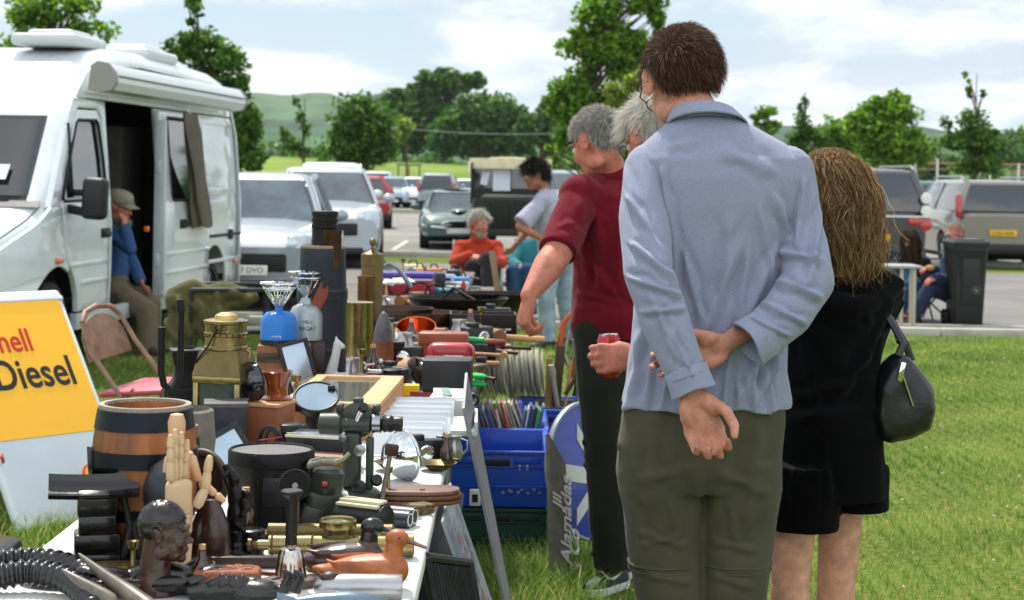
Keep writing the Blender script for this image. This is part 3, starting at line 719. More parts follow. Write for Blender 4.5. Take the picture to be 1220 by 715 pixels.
def van():
	m_van=mat('van_white','#cfd6da',.28,coat=1,var=(1.3,.10),col2='#dbe0e2'); m_dirty=mat('van_white_lower','#b9c2c6',.4,coat=.5,var=(2.5,.14))
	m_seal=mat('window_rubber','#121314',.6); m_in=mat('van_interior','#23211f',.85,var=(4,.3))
	ry=-math.atan(.108); yaw=ry
	o=V((-3.40,12.0,0))
	t=thing('campervan','white high roof camper van with its side door open and awning case along the roof','camper van',o,yaw)
	def sx(z): return 0.012*min(1,max(0,(z-.4)/.4))- .085*max(0,z-1.1)- (.20*max(0,z-2.12)**1.6)
	Mp=Matrix(((0,0,1,0),(1,0,0,0),(0,1,0,0),(0,0,0,1)))
	zc=[((0,z,0),(0,1,0)) for z in (.5,.6,.75,.95,1.1,1.25,1.4,1.55,1.7,1.85,1.98,2.1,2.2,2.3)]+[((y,0,0),(1,0,0)) for y in np.arange(.2,6,.4)]
	def side(name,outl,m=m_van,thick=.03,off=0,bev=.006,parent=t,extra=None,nose=True):
		mb=MB()
		def fn(p):
			x=sx(p.y)+off
			if nose and p.x<.75: x-= .30*((.75-p.x)/.75)**2.2
			if p.x>5.6: x-=.10*((p.x-5.6)/.45)**2.5
			return V((p.x,p.y,p.z-thick/2+x))
		mb.plate(outl,thick,Mp,bev,cuts=zc,fn=fn)
		return mb.build(name,m,parent,angle=30)
	def arc(cx,cz,r,a0,a1,n=14): return [(cx+r*math.cos(rad(a0+(a1-a0)*k/n)),cz+r*math.sin(rad(a0+(a1-a0)*k/n))) for k in range(n+1)]
	fw,rw_=.86,5.02
	side('wing',[[(.08,.42),(.03,.62),(.06,.86),(.25,.99),(.5,1.12),(.74,1.235),(.945,1.235),(.975,1.0),(1.02,.84),(1.10,.78)]+arc(fw,.36,.44,62,172)])
	win=[(.97,1.30),(1.10,1.50),(1.345,1.86),(1.40,1.89),(1.80,1.90),(1.84,1.87),(1.90,1.60),(1.92,1.33),(1.90,1.285),(1.0,1.275)]
	dr=[(.955,1.235),(1.06,1.42),(1.34,1.90),(1.42,1.97),(1.84,1.98),(1.90,1.93),(1.97,1.6),(1.985,1.2),(1.985,.44),(1.31,.44),(1.29,.56),(1.22,.68),(1.12,.775),(1.03,.84),(.985,1.0)]
	d=side('front_door',[dr,win],thick=.045)
	g=side('door_window',[[(x,z) for x,z in win]],m_glass,thick=.012,off=-.022,bev=0,parent=d)
	mb=MB(); mb.tube([(sx(z)+.001,y,z) for y,z in win],.013,6,loop=True); mb.build('window_seal',m_seal,d)
	mb=MB(); mb.box((sx(1.6)-.005,1.19,1.58),(.02,.022,.56),rot=(0,-.08,0)); mb.build('window_bar',m_seal,d)
	mb=MB(); mb.box((.028,1.86,1.01),(.03,.15,.035),bev=.01); mb.box((.018,1.86,1.02),(.02,.19,.075),bev=.008,mi=1); mb.build('handle',[m_seal,m_dirty],d)
	for (a,b,z) in ((1.34,1.96,.66),(1.1,1.96,.80)):
		mb=MB(); mb.box((.014,(a+b)/2,z),(.02,b-a,.035),bev=.008); mb.build('side_ridge',m_van,d)
	side('pillar',[[(.74,1.235),(.95,1.24),(1.05,1.43),(1.33,1.91),(1.42,1.985),(1.86,1.99),(1.95,1.93),(2.0,1.6),(2.005,1.2),(2.005,.42),(2.05,.42),(2.05,2.055),(1.9,2.06),(1.36,2.06),(1.25,1.95)]],thick=.05,off=-.008)
	side('roof_side',[[(1.36,2.065),(6.02,2.065),(6.02,2.30),(5.9,2.36),(2.0,2.36),(1.66,2.26)]],thick=.03)
	side('sill',[[(1.32,.30),(4.56,.30),(4.56,.425),(1.32,.425)]],m_dirty,thick=.06,off=-.01,nose=False)
	rp=side('rear_side_panel',[[(3.30,.43),(4.57,.43)]+arc(rw_,.36,.45,172,8)+[(5.48,.43),(6.03,.45),(6.03,2.055),(3.30,2.055)]],m_van)
	fr=[(4.55,1.34),(4.60,1.30),(5.80,1.30),(5.86,1.34),(5.86,1.98),(5.80,2.02),(4.60,2.02),(4.55,1.98)]
	inn=[(4.60,1.36),(5.80,1.36),(5.80,1.97),(4.60,1.97)]
	side('window_pressing',[fr,inn],m_van,thick=.012,off=.010,bev=.004,parent=rp)
	mb=MB(); mb.box((.012,5.2,.90),(.02,1.5,.03),bev=.006,mi=1); mb.box((.02,5.55,.90),(.03,.10,.10),bev=.01); mb.build('door_rail',[m_seal,m_dirty],rp)
	mb=MB(); mb.box((.016,5.35,.66),(.02,1.2,.035),bev=.008); mb.build('side_ridge',m_van,rp)
	mb=MB(); mb.box((.02,5.78,.62),(.02,.12,.05),bev=.01); mb.build('side_marker',m_amber,rp)
	sw=[(3.32,1.30),(3.36,1.26),(4.20,1.26),(4.25,1.30),(4.25,1.94),(4.20,1.98),(3.36,1.98),(3.32,1.94)]
	sd=side('sliding_door',[[(3.12,.44),(4.46,.44),(4.47,1.0),(4.46,2.03),(3.13,2.03),(3.11,1.2)],sw],m_van,thick=.05,off=.10,bev=.01)
	side('door_window',[sw],m_glass,thick=.012,off=.07,bev=0,parent=sd)
	mb=MB(); mb.tube([(sx(z)+.10,y,z) for y,z in sw],.013,6,loop=True); mb.build('window_seal',m_seal,sd)
	mb=MB(); mb.box((.125,3.62,1.04),(.03,.16,.035),bev=.01); mb.box((.112,3.62,1.05),(.02,.2,.08),bev=.008,mi=1); mb.build('handle',[m_seal,m_dirty],sd)
	for z in (.64,.80):
		mb=MB(); mb.box((.112,3.8,z),(.02,1.28,.035),bev=.008); mb.build('side_ridge',m_van,sd)
	mb=MB(); mb.box((.06,3.1,1.2),(.10,.035,1.5),bev=.01); mb.box((.045,3.10,1.55),(.05,.05,.12),bev=.01,mi=1); mb.box((.045,3.10,.75),(.05,.05,.12),bev=.01,mi=1); mb.build('door_edge',[m_dirty,m_seal],sd)
	mb=MB(); mb.box((-.02,3.0,1.02),(.04,.05,.05),bev=.01); mb.build('reflector',m_amber,sd)
	P=[(.06,.30),(.02,.45),(.0,.62),(.03,.80),(.10,.90),(.3,1.01),(.55,1.13),(.72,1.225),(.80,1.27),(1.0,1.52),(1.28,1.87),(1.36,1.97),(1.43,2.03),(1.60,2.20),(1.78,2.33),(2.05,2.44),(2.45,2.50),(3.2,2.52),(4.4,2.51),(5.4,2.48),(5.85,2.42),(6.02,2.25),(6.06,1.9),(6.06,1.2),(6.06,.35)]
	Wv=1.93; us=[0,.012,.03,.06,.10,.16,.25,.4,.5,.6,.75,.84,.90,.94,.97,.988,1]
	mb=MB(); vs=[]
	for u in us:
		e=min(u,1-u)*Wv;
		for (y,z) in P:
			inset=.10*max(0,1-e/.16)**2 if z>2.0 else .05*max(0,1-e/.12)**2
			yb=y+ (inset if y<3 else -inset)+ (.10*abs(u-.5)**2*4*(.75-min(y,.75)) if y<.75 else 0)
			if y<.75: yb+= .12*max(0,1-e/.30)**2
			zb=z-(1.3*inset if z>2.1 else 0)
			lean=-sx(min(z,2.35)); x=-lean-u*(Wv-2*lean) - (0.015 if u==0 else 0)
			if y<.75:
				k=.30*((.75-y)/.75)**2.2; x+= -k*(1-2*u)
			vs.append((x,yb,zb))
	n=len(P); fs=[[i*n+j,i*n+j+1,(i+1)*n+j+1,(i+1)*n+j] for i in range(len(us)-1) for j in range(n-1)]
	mb.add(vs,fs); sk=mb.build('body',m_van,t,angle=50)
	md=sk.modifiers.new('s','SOLIDIFY'); md.thickness=.02; md.offset=0
	def wsf(a,b,off):
		def f(u,v):
			y=.80+(1.31-.80)*(a+(1-2*a)*v); z=float(np.interp(y,[.80,1.0,1.28,1.36],[1.27,1.52,1.87,1.97])); lean=.085*max(0,z-1.1)
			w=(Wv-2*lean)-.10-2*b; x=-lean-.05-b-w*u; e=min(u,1-u); return (x,y-off+.05*max(0,1-e*8)**2,z+off*.7)
		return f
	mb=MB(); mb.grid(wsf(0,0,.013),20,8); mb.build('windscreen_border',m_seal,t)
	mb=MB(); mb.grid(wsf(.05,.045,.018),20,8); ws_=mb.build('windscreen',m_glass,t)
	mb=MB(); mb.grid(lambda u,v:(-.40-.13*u,.915+.09*v-.03,1.46-.04+.11*v-.0),2,2); mb.v=[V((p.x,p.y-.028,p.z+.012)) for p in mb.v]
	mb.build('sticker',mat('sticker_white','#d9dde0',.6),ws_)
	mb=MB(); mb.tube([(-.35,.80,1.27),(-.8,.80,1.30),(-1.2,.83,1.33)],.012,6); mb.tube([(-.9,.74,1.22),(-.8,.80,1.30)],.015,6); mb.build('wiper',m_seal,t)
	mb=MB(); mb.grid(lambda u,v:(-.10-1.7*u,.70+.085*v,1.222+.045*v+.012),10,2); mb.build('scuttle',m_seal,t)
	mb=MB(); mb.tube([(-.085,.72,1.235),(-.12,.55,1.14),(-.19,.3,1.03),(-.30,.10,.905)],.006,5); mb.build('bonnet_seam',m_seal,t)
	for s,x in ((1,-.40),(-1,-1.53)):
		mb=MB(); mb.box((x,.02,.76),(.36,.10,.17),rot=(-.25,0,-.25*s),bev=.04); mb.build('headlight',m_lamp,t)
	mb=MB(); mb.box((-.965,-.01,.74),(.7,.06,.2),bev=.03); mb.build('grille',m_seal,t)
	mb=MB(); mb.box((-.965,-.03,.42),(1.75,.16,.26),bev=.06); mb.build('bumper',m_black,t)
	mb=MB(); mb.box((.022,.86,.845),(.03,.12,.045),bev=.012); mb.build('side_indicator',m_amber,t)
	mb=MB(); mb.box((-1.93+.10,3.9,1.3),(.03,4.2,1.7)); mb.box((-1.90,3.0,.8),(.03,5.6,.8)); mb.build('far_side',m_van,t)
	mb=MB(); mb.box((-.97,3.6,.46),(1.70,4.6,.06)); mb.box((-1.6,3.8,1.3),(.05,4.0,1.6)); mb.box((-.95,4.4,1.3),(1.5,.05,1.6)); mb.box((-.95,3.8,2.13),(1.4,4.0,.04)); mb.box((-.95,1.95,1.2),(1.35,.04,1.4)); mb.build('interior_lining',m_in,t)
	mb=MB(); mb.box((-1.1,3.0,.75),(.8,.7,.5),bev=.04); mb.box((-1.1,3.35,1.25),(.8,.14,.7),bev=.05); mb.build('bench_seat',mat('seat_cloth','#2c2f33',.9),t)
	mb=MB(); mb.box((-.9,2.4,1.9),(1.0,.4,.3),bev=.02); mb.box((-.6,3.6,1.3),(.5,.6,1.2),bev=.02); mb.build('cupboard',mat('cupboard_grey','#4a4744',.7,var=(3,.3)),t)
	for y in (fw,rw_):
		wheel(t,-.14,y,.345,.22,1); wheel(t,-1.79,y,.345,.22,-1)
		mb=MB(); mb.box((-.42,y,.62),(.5,.9,.5)); mb.build('wheel_well',m_liner,t)
	mb=MB(); mb.box((-.97,3.0,.30),(1.5,5.4,.2)); mb.build('underbody',m_liner,t)
	mb=MB(); mb.box((.23,1.0,1.30),(.19,.12,.31),bev=.045,rot=(0,.04,-.2),seg=4); mb.tube([(.0,1.08,1.22),(.12,1.05,1.2),(.2,1.02,1.26)],.035,8); mb.tube([(.0,1.10,1.34),(.14,1.06,1.34)],.025,8); mb.build('wing_mirror',m_black,t)
	mb=MB(); prof=[(.0,0),(.02,.18),(.07,.215),(.15,.20),(.205,.13),(.215,.06),(.18,.0),(.08,-.02)]
	mb.rings([[V((-.04+x,y,2.13+z)) for x,z in prof] for y in (1.62,5.45)]); a=mb.build('awning_case',mat('awning_case','#cdd1d2',.4,coat=.3),t)
	for y in (1.57,5.46):
		mb=MB(); mb.rings([[V((-.045+x*1.05,y+dy,2.128+z*1.04)) for x,z in prof] for dy in (-.0,.05)]); mb.build('end_cap',mat('awning_cap','#8c8a84',.6),a)
	mb=MB(); mb.box((.175,3.53,2.24),(.012,3.75,.006)); mb.build('seam',m_black,a)
	for (x,y,sxx,syy) in ((-.55,2.3,.55,.75),(-.45,3.9,.55,.9)):
		mb=MB(); mb.box((x,y,2.545),(sxx,syy,.10),bev=.04,seg=3); mb.box((x,y,2.60),(sxx*.7,syy*.6,.07),bev=.03,seg=3); mb.build('roof_light',mat('roof_light_grey','#c3c8ca',.35),t)
	mb=MB(); mb.ell((-.35,2.75,.98),(.25,.22,.16)); mb.ell((-.42,2.9,.8),(.2,.25,.2),mi=1); mb.build('bedding',[mat('green_blanket','#1d4a34',.95,bump=(30,.5)),mat('brown_blanket','#4a382c',.95)],t)
	return t
VAN=van()
VM=VAN.matrix_basis.copy() if False else (Matrix.Translation(VAN.location)@Matrix.Rotation(VAN.rotation_euler.z,4,'Z'))
def coat():
	p=VM@V((.13,3.62,1.9)); t=thing('hanging_coat','long faded brown coat hanging over the window of the open van door','coat',p,VAN.rotation_euler.z)
	mb=MB()
	def f(u,v):
		a=2*math.pi*u; w=(.17+.10*v**.8)*(1+.1*math.sin(v*9)); k=1+.22*math.sin(a*3+v*2)+.1*math.sin(a*5+4*v)
		cy=-.10+.50*v; return (.05+.035*(1+v*.6)*math.sin(a)*k, cy+w*math.cos(a)*k*.95, .12-1.0*v+.02*math.sin(a*3)*v)
	n=36; m=24; mb.rings([[V(f(i/n,j/m)) for i in range(n)] for j in range(m+1)])
	mb.build('coat',mat('coat_taupe','#5d564d',.95,var=(9,.28),bump=(60,.5)),t)
	m2=MB(); m2.tube([(.03,.0,.12),(.0,.0,.16),(-.05,.0,.14)],.008,6); m2.build('hanger',m_chrome,t)
coat()
def skin(name,c): return mat(name,c,.55,var=(26,.26),bump=(170,.35,.004),sss=.10,spec=.35)
sk_fair=skin('skin_fair','#b9806a'); sk_red=skin('skin_ruddy','#b4705c'); sk_tan=skin('skin_tan','#9a6650'); sk_pale=skin('skin_pale','#c08f78')
def cloth(name,c,var=(14,.12),bump=(300,.35,.002),rough=.95,sheen=.08,stretch=(1,1,1),c2=None):
	return mat(name,c,rough,var=var,bump=bump,sheen=sheen,spec=.08,stretch=stretch,col2=c2)
def hairmat(name,c1,c2,c3): return leafmat(name,c1,c2,c3,.18,.38)
def np_hairmat(name,c1,c2,c3,tr=.18):
	if name in _mats: return _mats[name]
	m=bpy.data.materials.new(name); m.use_nodes=True; nt=m.node_tree; N=nt.nodes; L=nt.links; b=N['Principled BSDF']
	g=N.new('ShaderNodeNewGeometry'); rp=N.new('ShaderNodeValToRGB'); e=rp.color_ramp.elements; e[0].color=lin(c1); e[1].color=lin(c3); e[1].position=1.0; x=e.new(.6); x.color=lin(c2)
	L.new(g.outputs['Random Per Island'],rp.inputs['Fac']); L.new(rp.outputs['Color'],b.inputs['Base Color']); b.inputs['Roughness'].default_value=.6; b.inputs['Specular IOR Level'].default_value=.3
	t=N.new('ShaderNodeBsdfTranslucent'); L.new(rp.outputs['Color'],t.inputs['Color']); mx=N.new('ShaderNodeMixShader'); mx.inputs[0].default_value=tr
	L.new(b.outputs[0],mx.inputs[1]); L.new(t.outputs[0],mx.inputs[2]); L.new(mx.outputs[0],N['Material Output'].inputs['Surface']); _mats[name]=m; return m
def strands(roots, dirs, lens, bend, width, seg=4, rng=None, wave=0, wfreq=6, taper=True):
	rng=rng or RNG; n=len(roots); t=np.linspace(0,1,seg+1)
	P=roots[:,None,:]+dirs[:,None,:]*(lens[:,None]*t)[:,:,None]+bend[:,None,:]*(lens[:,None]*t**2)[:,:,None]
	if wave:
		ph=rng.random(n)*6.28; ax=rng.normal(size=(n,3)); ax/=np.linalg.norm(ax,axis=1)[:,None]
		P=P+ax[:,None,:]*(wave*np.sin(t[None,:]*wfreq+ph[:,None])*t[None,:])[:,:,None]
	tang=np.gradient(P,axis=1); sd=rng.normal(size=(n,3)); s=np.cross(tang,sd[:,None,:]); s/=np.linalg.norm(s,axis=2)[:,:,None]+1e-9
	w=width*(1-.75*t if taper else np.ones_like(t)); s*= (w[None,:,None])*.5
	v=np.stack([P-s,P+s],2).reshape(n,-1,3)
	k=2*(seg+1); base=(np.arange(n)*k)[:,None,None]; q=np.array([[2*i,2*i+1,2*i+3,2*i+2] for i in range(seg)])[None]
	lo=(base+q).reshape(-1); return np_mesh('hair',v.reshape(-1,3),lo,np.arange(n*seg)*4,smooth=True)
class Head:
	"""local head frame: x right, y forward, z up"""
	def __init__(s,c,look,up=(0,0,1),sc=1.0):
		y=V(look).normalized(); up=V(up); z=(up-y*up.dot(y)).normalized(); x=y.cross(z)
		s.R=Matrix((x,y,z)).transposed(); s.c=V(c); s.s=sc
	def p(s,q): return s.c+s.R@(V(q)*s.s)
	def np(s,q): return np.asarray(s.c)+ (np.asarray(q)*s.s)@np.array(s.R).T
	def dirs(s,q): return np.asarray(q)@np.array(s.R).T
def add_head(mb,H,ears=True):
	def e(c,r,rot=None): mb.ell(H.p(c),tuple(x*H.s for x in r),rot=(H.R@rotm(rot)),nu=20,nv=14)
	e((0,-.012,.028),(.076,.094,.088)); e((0,.028,-.025),(.062,.066,.088)); e((0,.040,-.075),(.047,.047,.038)); e((0,.072,-.094),(.024,.020,.020))
	for s in (-1,1):
		e((s*.032,.072,-.028),(.024,.020,.024)); e((s*.046,.0,-.072),(.022,.04,.028),(.4,0,0))
		if ears: e((s*.079,-.008,-.004),(.008,.021,.032),(.15,0,-s*.45)); e((s*.083,-.016,.010),(.006,.016,.020),(.15,0,-s*.55))
	e((0,.082,.026),(.052,.014,.010)); e((0,.090,.000),(.010,.014,.026),(.35,0,0)); e((0,.106,-.024),(.0125,.015,.012)); e((-.011,.098,-.029),(.008,.010,.008)); e((.011,.098,-.029),(.008,.010,.008))
	e((0,.090,-.056),(.024,.010,.006)); e((0,.088,-.067),(.020,.010,.007)); e((0,.078,-.048),(.030,.014,.014))
def MBt(t):
	m=MB(); m.M=Matrix.Translation(-V(t.location)); return m
def face_parts(H,t,hairm,eyec='#3a2c20',brow=True,lips=True):
	mw=mat('eye_white','#c9c2ba',.25); mi=mat('eye_'+eyec[1:],eyec,.2); ml=mat('lips','#8a4a42',.5)
	for s in (-1,1):
		m=MBt(t); m.ell(H.p((s*.031,.083,.006)),.0115*H.s,nu=14,nv=10); ey=m.build('eye',mw,t)
		m=MBt(t); m.ell(H.p((s*.031,.0925,.004)),(.006*H.s,.0035*H.s,.006*H.s),rot=H.R,nu=12,nv=8); m.build('iris',mi,ey)
		if brow: m=MBt(t); m.tube([H.p((s*.014,.097,.026)),H.p((s*.032,.097,.032)),H.p((s*.050,.084,.026))],.0042*H.s,6); m.build('eyebrow',hairm,t)
	if lips: m=MBt(t); m.ell(H.p((0,.097,-.058)),(.021*H.s,.006*H.s,.0045*H.s),rot=H.R); m.ell(H.p((0,.095,-.067)),(.018*H.s,.006*H.s,.005*H.s),rot=H.R); m.build('lips',ml,t)
def glasses(H,t,col='#1a1716',metal=False):
	m=mat('glasses_'+col[1:],col,.25,metal=1.0 if metal else 0); mb=MBt(t)
	for s in (-1,1):
		mb.torus(H.p((s*.032,.108,.002)),.024*H.s,.0016*H.s,H.R@V((0,1,0)),n=24,k=6,sy=.8)
		mb.tube([H.p((s*.056,.106,.008)),H.p((s*.076,.085,.010)),H.p((s*.084,.01,.010)),H.p((s*.084,-.02,-.008))],.0018*H.s,6)
	mb.tube([H.p((-.009,.110,.006)),H.p((0,.113,.009)),H.p((.009,.110,.006))],.0016*H.s,6)
	g=mb.build('glasses',m,t)
	for s in (-1,1):
		mb=MBt(t); mb.lathe([(.001,0),(.0235*H.s,0),(.0235*H.s,.001),(.001,.0012)],H.p((s*.032,.107,.002)),H.R@V((0,1,0)),20,sy=.8); mb.build('lens',mat('clear_lens','#f4f6f6',.0,trans=1,ior=1.03),g)
def scalp(H,n,rng,hl_front=.045,hl_side=-.005,hl_back=-.075,infl=1.0):
	"""points on the cranium where hair grows, with outward normals (head frame)"""
	d=rng.normal(size=(n*3,3)); d/=np.linalg.norm(d,axis=1)[:,None]
	r=np.array([.076,.094,.088])*infl+.003; p=d*r+np.array([0,-.012,.028]); nn=d/r; nn/=np.linalg.norm(nn,axis=1)[:,None]
	y=p[:,1]; f=np.clip((y+.03)/.10,0,1)                 # 0 back .. 1 front
	b=np.clip((-y-.0)/.07,0,1)
	lim=hl_side*(1-b)+hl_back*b; lim=lim*(1-f)+ (hl_front)*f
	near_ear=(np.abs(p[:,0])>.05)&(np.abs(y+.01)<.03); lim=np.where(near_ear,np.maximum(lim,.028),lim)
	k=p[:,2]>lim+rng.normal(size=len(p))*.004; return p[k][:n],nn[k][:n]
def short_hair(H,t,m,n=6000,ln=.03,rng=None,messy=.5,width=.0016,hl=(.05,.0,-.075),comb=(0,.35,-.1),top=1.3,cap=True,lift=.7):
	rng=rng or np.random.default_rng(3)
	p,nn=scalp(H,n,rng,*hl); c=np.array(comb)[None]
	d=nn*lift+c+rng.normal(size=p.shape)*.28*messy; down=np.array([0,-.15,-1.0])
	sidef=np.clip((.06-p[:,2])/.08,0,1)[:,None]; d=d*(1-.65*sidef)+ (nn*.25+down)*.65*sidef; d/=np.linalg.norm(d,axis=1)[:,None]
	l=ln*(.55+.6*rng.random(len(p)))*(1+(top-1)*np.clip((p[:,2]-.04)/.07,0,1))*(1-.45*np.clip((-.02-p[:,2])/.06,0,1))
	bend=np.tile(np.array([[0,.05,-.38]]),(len(p),1))+rng.normal(size=p.shape)*.15*messy
	clump=np.sin(p@rng.normal(size=(3,3))*90)*.22*messy; d=d+clump
	me=strands(H.np(p)-np.array(t.location),H.dirs(d),l*H.s,H.dirs(bend),width,3,rng)
	h=mesh_obj('hair',me,m,t)
	if cap:
		mb=MB(); R=np.array([.076,.094,.088])+.0045; nu,nv=40,24; vs=[];fs=[]
		mb.M=Matrix.Translation(-V(t.location)); mb.ell(H.p((0,-.012,.028)),tuple(R*H.s),rot=H.R,nu=nu,nv=nv)
		keep=[]; Ri=H.R.transposed()
		for f in mb.f:
			q=sum((mb.v[i] for i in f),V())/len(f); q=(Ri@(q+V(t.location)-H.c))/H.s
			fr=min(1,max(0,(q.y+.03)/.10)); bk=min(1,max(0,-q.y/.07)); lim=hl[1]*(1-bk)+hl[2]*bk; lim=lim*(1-fr)+hl[0]*fr
			if abs(q.x)>.05 and abs(q.y+.01)<.03: lim=max(lim,.028)
			if q.z>lim: keep.append(f)
		mb.f=keep; mb.mi=[0]*len(keep); o=mb.build('scalp_hair',m,h); md=o.modifiers.new('s','SOLIDIFY'); md.thickness=.004; md.offset=-1
	return h
def add_hand(mb,wr,dr,back,s=1.0,curl=(.5,.6,.5),spread=.0,thumb=1,tcurl=.3,tout=.6,fcurl=None,ts=1):
	"""wr wrist, dr towards fingers, back = back-of-hand normal; thumb=+1 thumb on +x side (x = dr x back)"""
	y=V(dr).normalized(); z=V(back); z=(z-y*z.dot(y)).normalized(); x=y.cross(z)*thumb
	R=Matrix((x,y,z)).transposed(); wr=V(wr)
	def P(q): return wr+R@(V(q)*s)
	def cap(a,b,r0,r1,n=12):
		mb.cyl(a,b,r0*s,r1*s,n); mb.ell(a,r0*s,nu=12,nv=8); mb.ell(b,r1*s,nu=12,nv=8)
	xs=[.032,.0108,-.0108,-.030]; L=[.92,1.02,.95,.76]; by=[.086,.090,.086,.078]
	mb.ell(P((0,.045,0)),tuple(q*s for q in(.040,.050,.0145)),rot=R,nu=20,nv=12); mb.ell(P((0,.012,0)),tuple(q*s for q in(.029,.03,.018)),rot=R)
	mb.ell(P((.024,.030,-.010)),tuple(q*s for q in(.017,.03,.014)),rot=R@rotm((0,0,-.35))); mb.ell(P((-.024,.035,-.008)),tuple(q*s for q in(.013,.034,.012)),rot=R)
	for i in range(4):
		a=P((xs[i]*.6,.015,0)); b=P((xs[i],by[i],0)); cap(a,b,.012,.0115)
		c=(fcurl[i] if fcurl else curl); ang=0; p=V((xs[i],by[i],0)); sp=spread*(1.5-i)
		for k,(l,r0,r1) in enumerate(((.044,.0093,.0083),(.027,.0083,.0076),(.022,.0076,.0060))):
			ang+=c[k]; d=V((math.sin(sp)*math.cos(ang),math.cos(ang)*math.cos(sp),-math.sin(ang)))
			q=p+d*l*L[i]; cap(P(p),P(q),r0,r1); p=q
	p=V((.022,.018,-.006)); d=V((tout,.75,-.35)).normalized()
	for k,(l,r0,r1) in enumerate(((.044,.0145,.0120),(.034,.0115,.0105),(.028,.0105,.0080))):
		q=p+d*l*ts; cap(P(p),P(q),r0,r1); p=q
		d=(d+V((-.55*tcurl,.1,-.5*tcurl))).normalized()
	return P
def capsule(mb,a,b,r0,r1,n=16): mb.cyl(a,b,r0,r1,n); mb.ell(a,r0,nu=n,nv=10); mb.ell(b,r1,nu=n,nv=10)
def ering(c,x,y,rx,ry,n=28,p=2.3):
	out=[]
	for k in range(n):
		a=2*math.pi*k/n; ca,sa=math.cos(a),math.sin(a)
		out.append(V(c)+V(x)*rx*math.copysign(abs(ca)**(2/p),ca)+V(y)*ry*math.copysign(abs(sa)**(2/p),sa))
	return out
def lerp(a,b,f): return V(a)*(1-f)+V(b)*f
class Fig:
	"""J: head,look,neck,chest,pelvis,shL,shR,elL,elR,wrL,wrR,hipL,hipR,knL,knR,anL,anR,toL,toR (world points)"""
	def __init__(s,label,base,J,sk,group=None,vox=.008,hs=1.0,build=1.0,name='person'):
		s.J=J=dict(J); s.b=V(base); s.t=thing(name,label,'person',s.b,0,group); s.sk=sk; s.vox=vox; s.w=build
		s.H=Head(J['head'],J['look'],J.get('hup',(0,0,1)),hs)
	def MB(s): m=MB(); m.M=Matrix.Translation(-s.b); return m
	def torso_secs(s,g=0.0,low=-.10,prm=None):
		J=s.J; w=s.w; pel=V(J['pelvis']); ch=V(J['chest']); nk=V(J['neck'])
		hx=(V(J['hipR'])-V(J['hipL'])).normalized(); sx_=(V(J['shR'])-V(J['shL'])).normalized(); up=(ch-pel).normalized(); up2=(nk-ch).normalized()
		S=[]
		for f,rx,ry in (prm or ((low,.150,.120),(0,.160,.125),(.28,.150,.118),(.55,.145,.112),(.85,.160,.118),(1.0,.165,.116))):
			c=pel+(ch-pel)*f if f>=0 else pel+up*f*(1 if abs(f)>.001 else 0)
			x=hx.lerp(sx_,max(0,min(1,f))).normalized(); y=up.cross(x).normalized(); S.append((c,x,y,rx*w+g,ry*w+g))
		for f,rx,ry in ((.45,.155,.100),(.72,.115,.075),(.9,.062,.060)):
			c=ch.lerp(nk,f); y=up2.cross(sx_).normalized(); S.append((c,sx_,y,rx*w+g,ry*(w*.5+.5)+g))
		return S
	def arm(s,mb,side,g=0,f1=1.0,flare=0.0,shoulder=True):
		J=s.J; a,b,c=V(J['sh'+side]),V(J['el'+side]),V(J['wr'+side]); aw=s.J.get('armw',1.0)*s.w; fw_=s.J.get('farmw',1.0); r=(.050*aw+g,.041*aw*fw_+g,.027*aw**.6*fw_**.7+g)
		mid=a.lerp(b,.45);
		if shoulder: mb.ell(a,.058*s.w+g,nu=18,nv=12)
		if f1<=.5:
			e=a.lerp(b,f1*2); mb.ell(a,r[0],nu=16,nv=10); mb.cyl(a,e,r[0],r[0]*.98+flare,20); return e
		capsule(mb,a,b,r[0],r[1]); e=b.lerp(c,(f1-.5)*2); capsule(mb,b,b.lerp(e,.35),r[1]*1.0,r[1]*1.02); capsule(mb,b.lerp(e,.35),e,r[1]*1.02,(r[1]+(r[2]-r[1])*(f1-.5)*2)+flare); return e
	def body(s,feet=True,hands=None,fine=None,ears=True):
		J=s.J; mb=s.MB(); secs=s.torso_secs(-.012)
		mb.rings([ering(*q) for q in secs]); add_head(mb,s.H,ears)
		nk=V(J['neck']); hb=s.H.p((0,-.022,-.05)); capsule(mb,nk-V((0,0,.03)),hb,.058*s.w**.5,.052)
		for sd in 'LR':
			s.arm(mb,sd,-.004)
			hd=J.get('hand'+sd)
			if hd: add_hand(mb,J['wr'+sd],**hd)
			else:
				d=(V(J['wr'+sd])-V(J['el'+sd])).normalized(); add_hand(mb,J['wr'+sd],d,V((1 if sd=='R' else -1,0,.2)),thumb=(-1 if sd=='R' else 1)*1,curl=(.5,.5,.4))
			h,k,a=V(J['hip'+sd]),V(J['kn'+sd]),V(J['an'+sd])
			capsule(mb,h,k,.078*s.w,.050); capsule(mb,k,k.lerp(a,.35),.050,.052); capsule(mb,k.lerp(a,.35),a,.052,.034)
			tt=V(J['to'+sd]); capsule(mb,a-V((0,0,.03)),a.lerp(tt,.45)-V((0,0,.02)),.024,.016)
		me=remesh(mb,s.vox,3,name='body'); s.bo=mesh_obj('body',me,s.sk,s.t)
		return s.bo
	def top(s,m,sleeve=1.0,g=.014,low=-.12,name='shirt',ridges=(),noise=.004,prm=None,vox=None,flare=.01,collar=True,sleeves_sep=False,collar_m=None,yw=1.0,gain=1.0):
		J=s.J; mb=s.MB(); secs=s.torso_secs(g,low,prm); mb.rings([ering(*q) for q in secs]);
		for sd in 'LR':
			if not sleeves_sep: s.arm(mb,sd,g*.8,sleeve if sleeve>.5 else sleeve,flare)
			else: mb.ell(J['sh'+sd],.060*s.w+g,nu=18,nv=12)
			mb.tube([V(J['sh'+sd]),V(J['neck'])-V((0,0,.035))],[.05*s.w+g*.5,.052+g*.4],12)
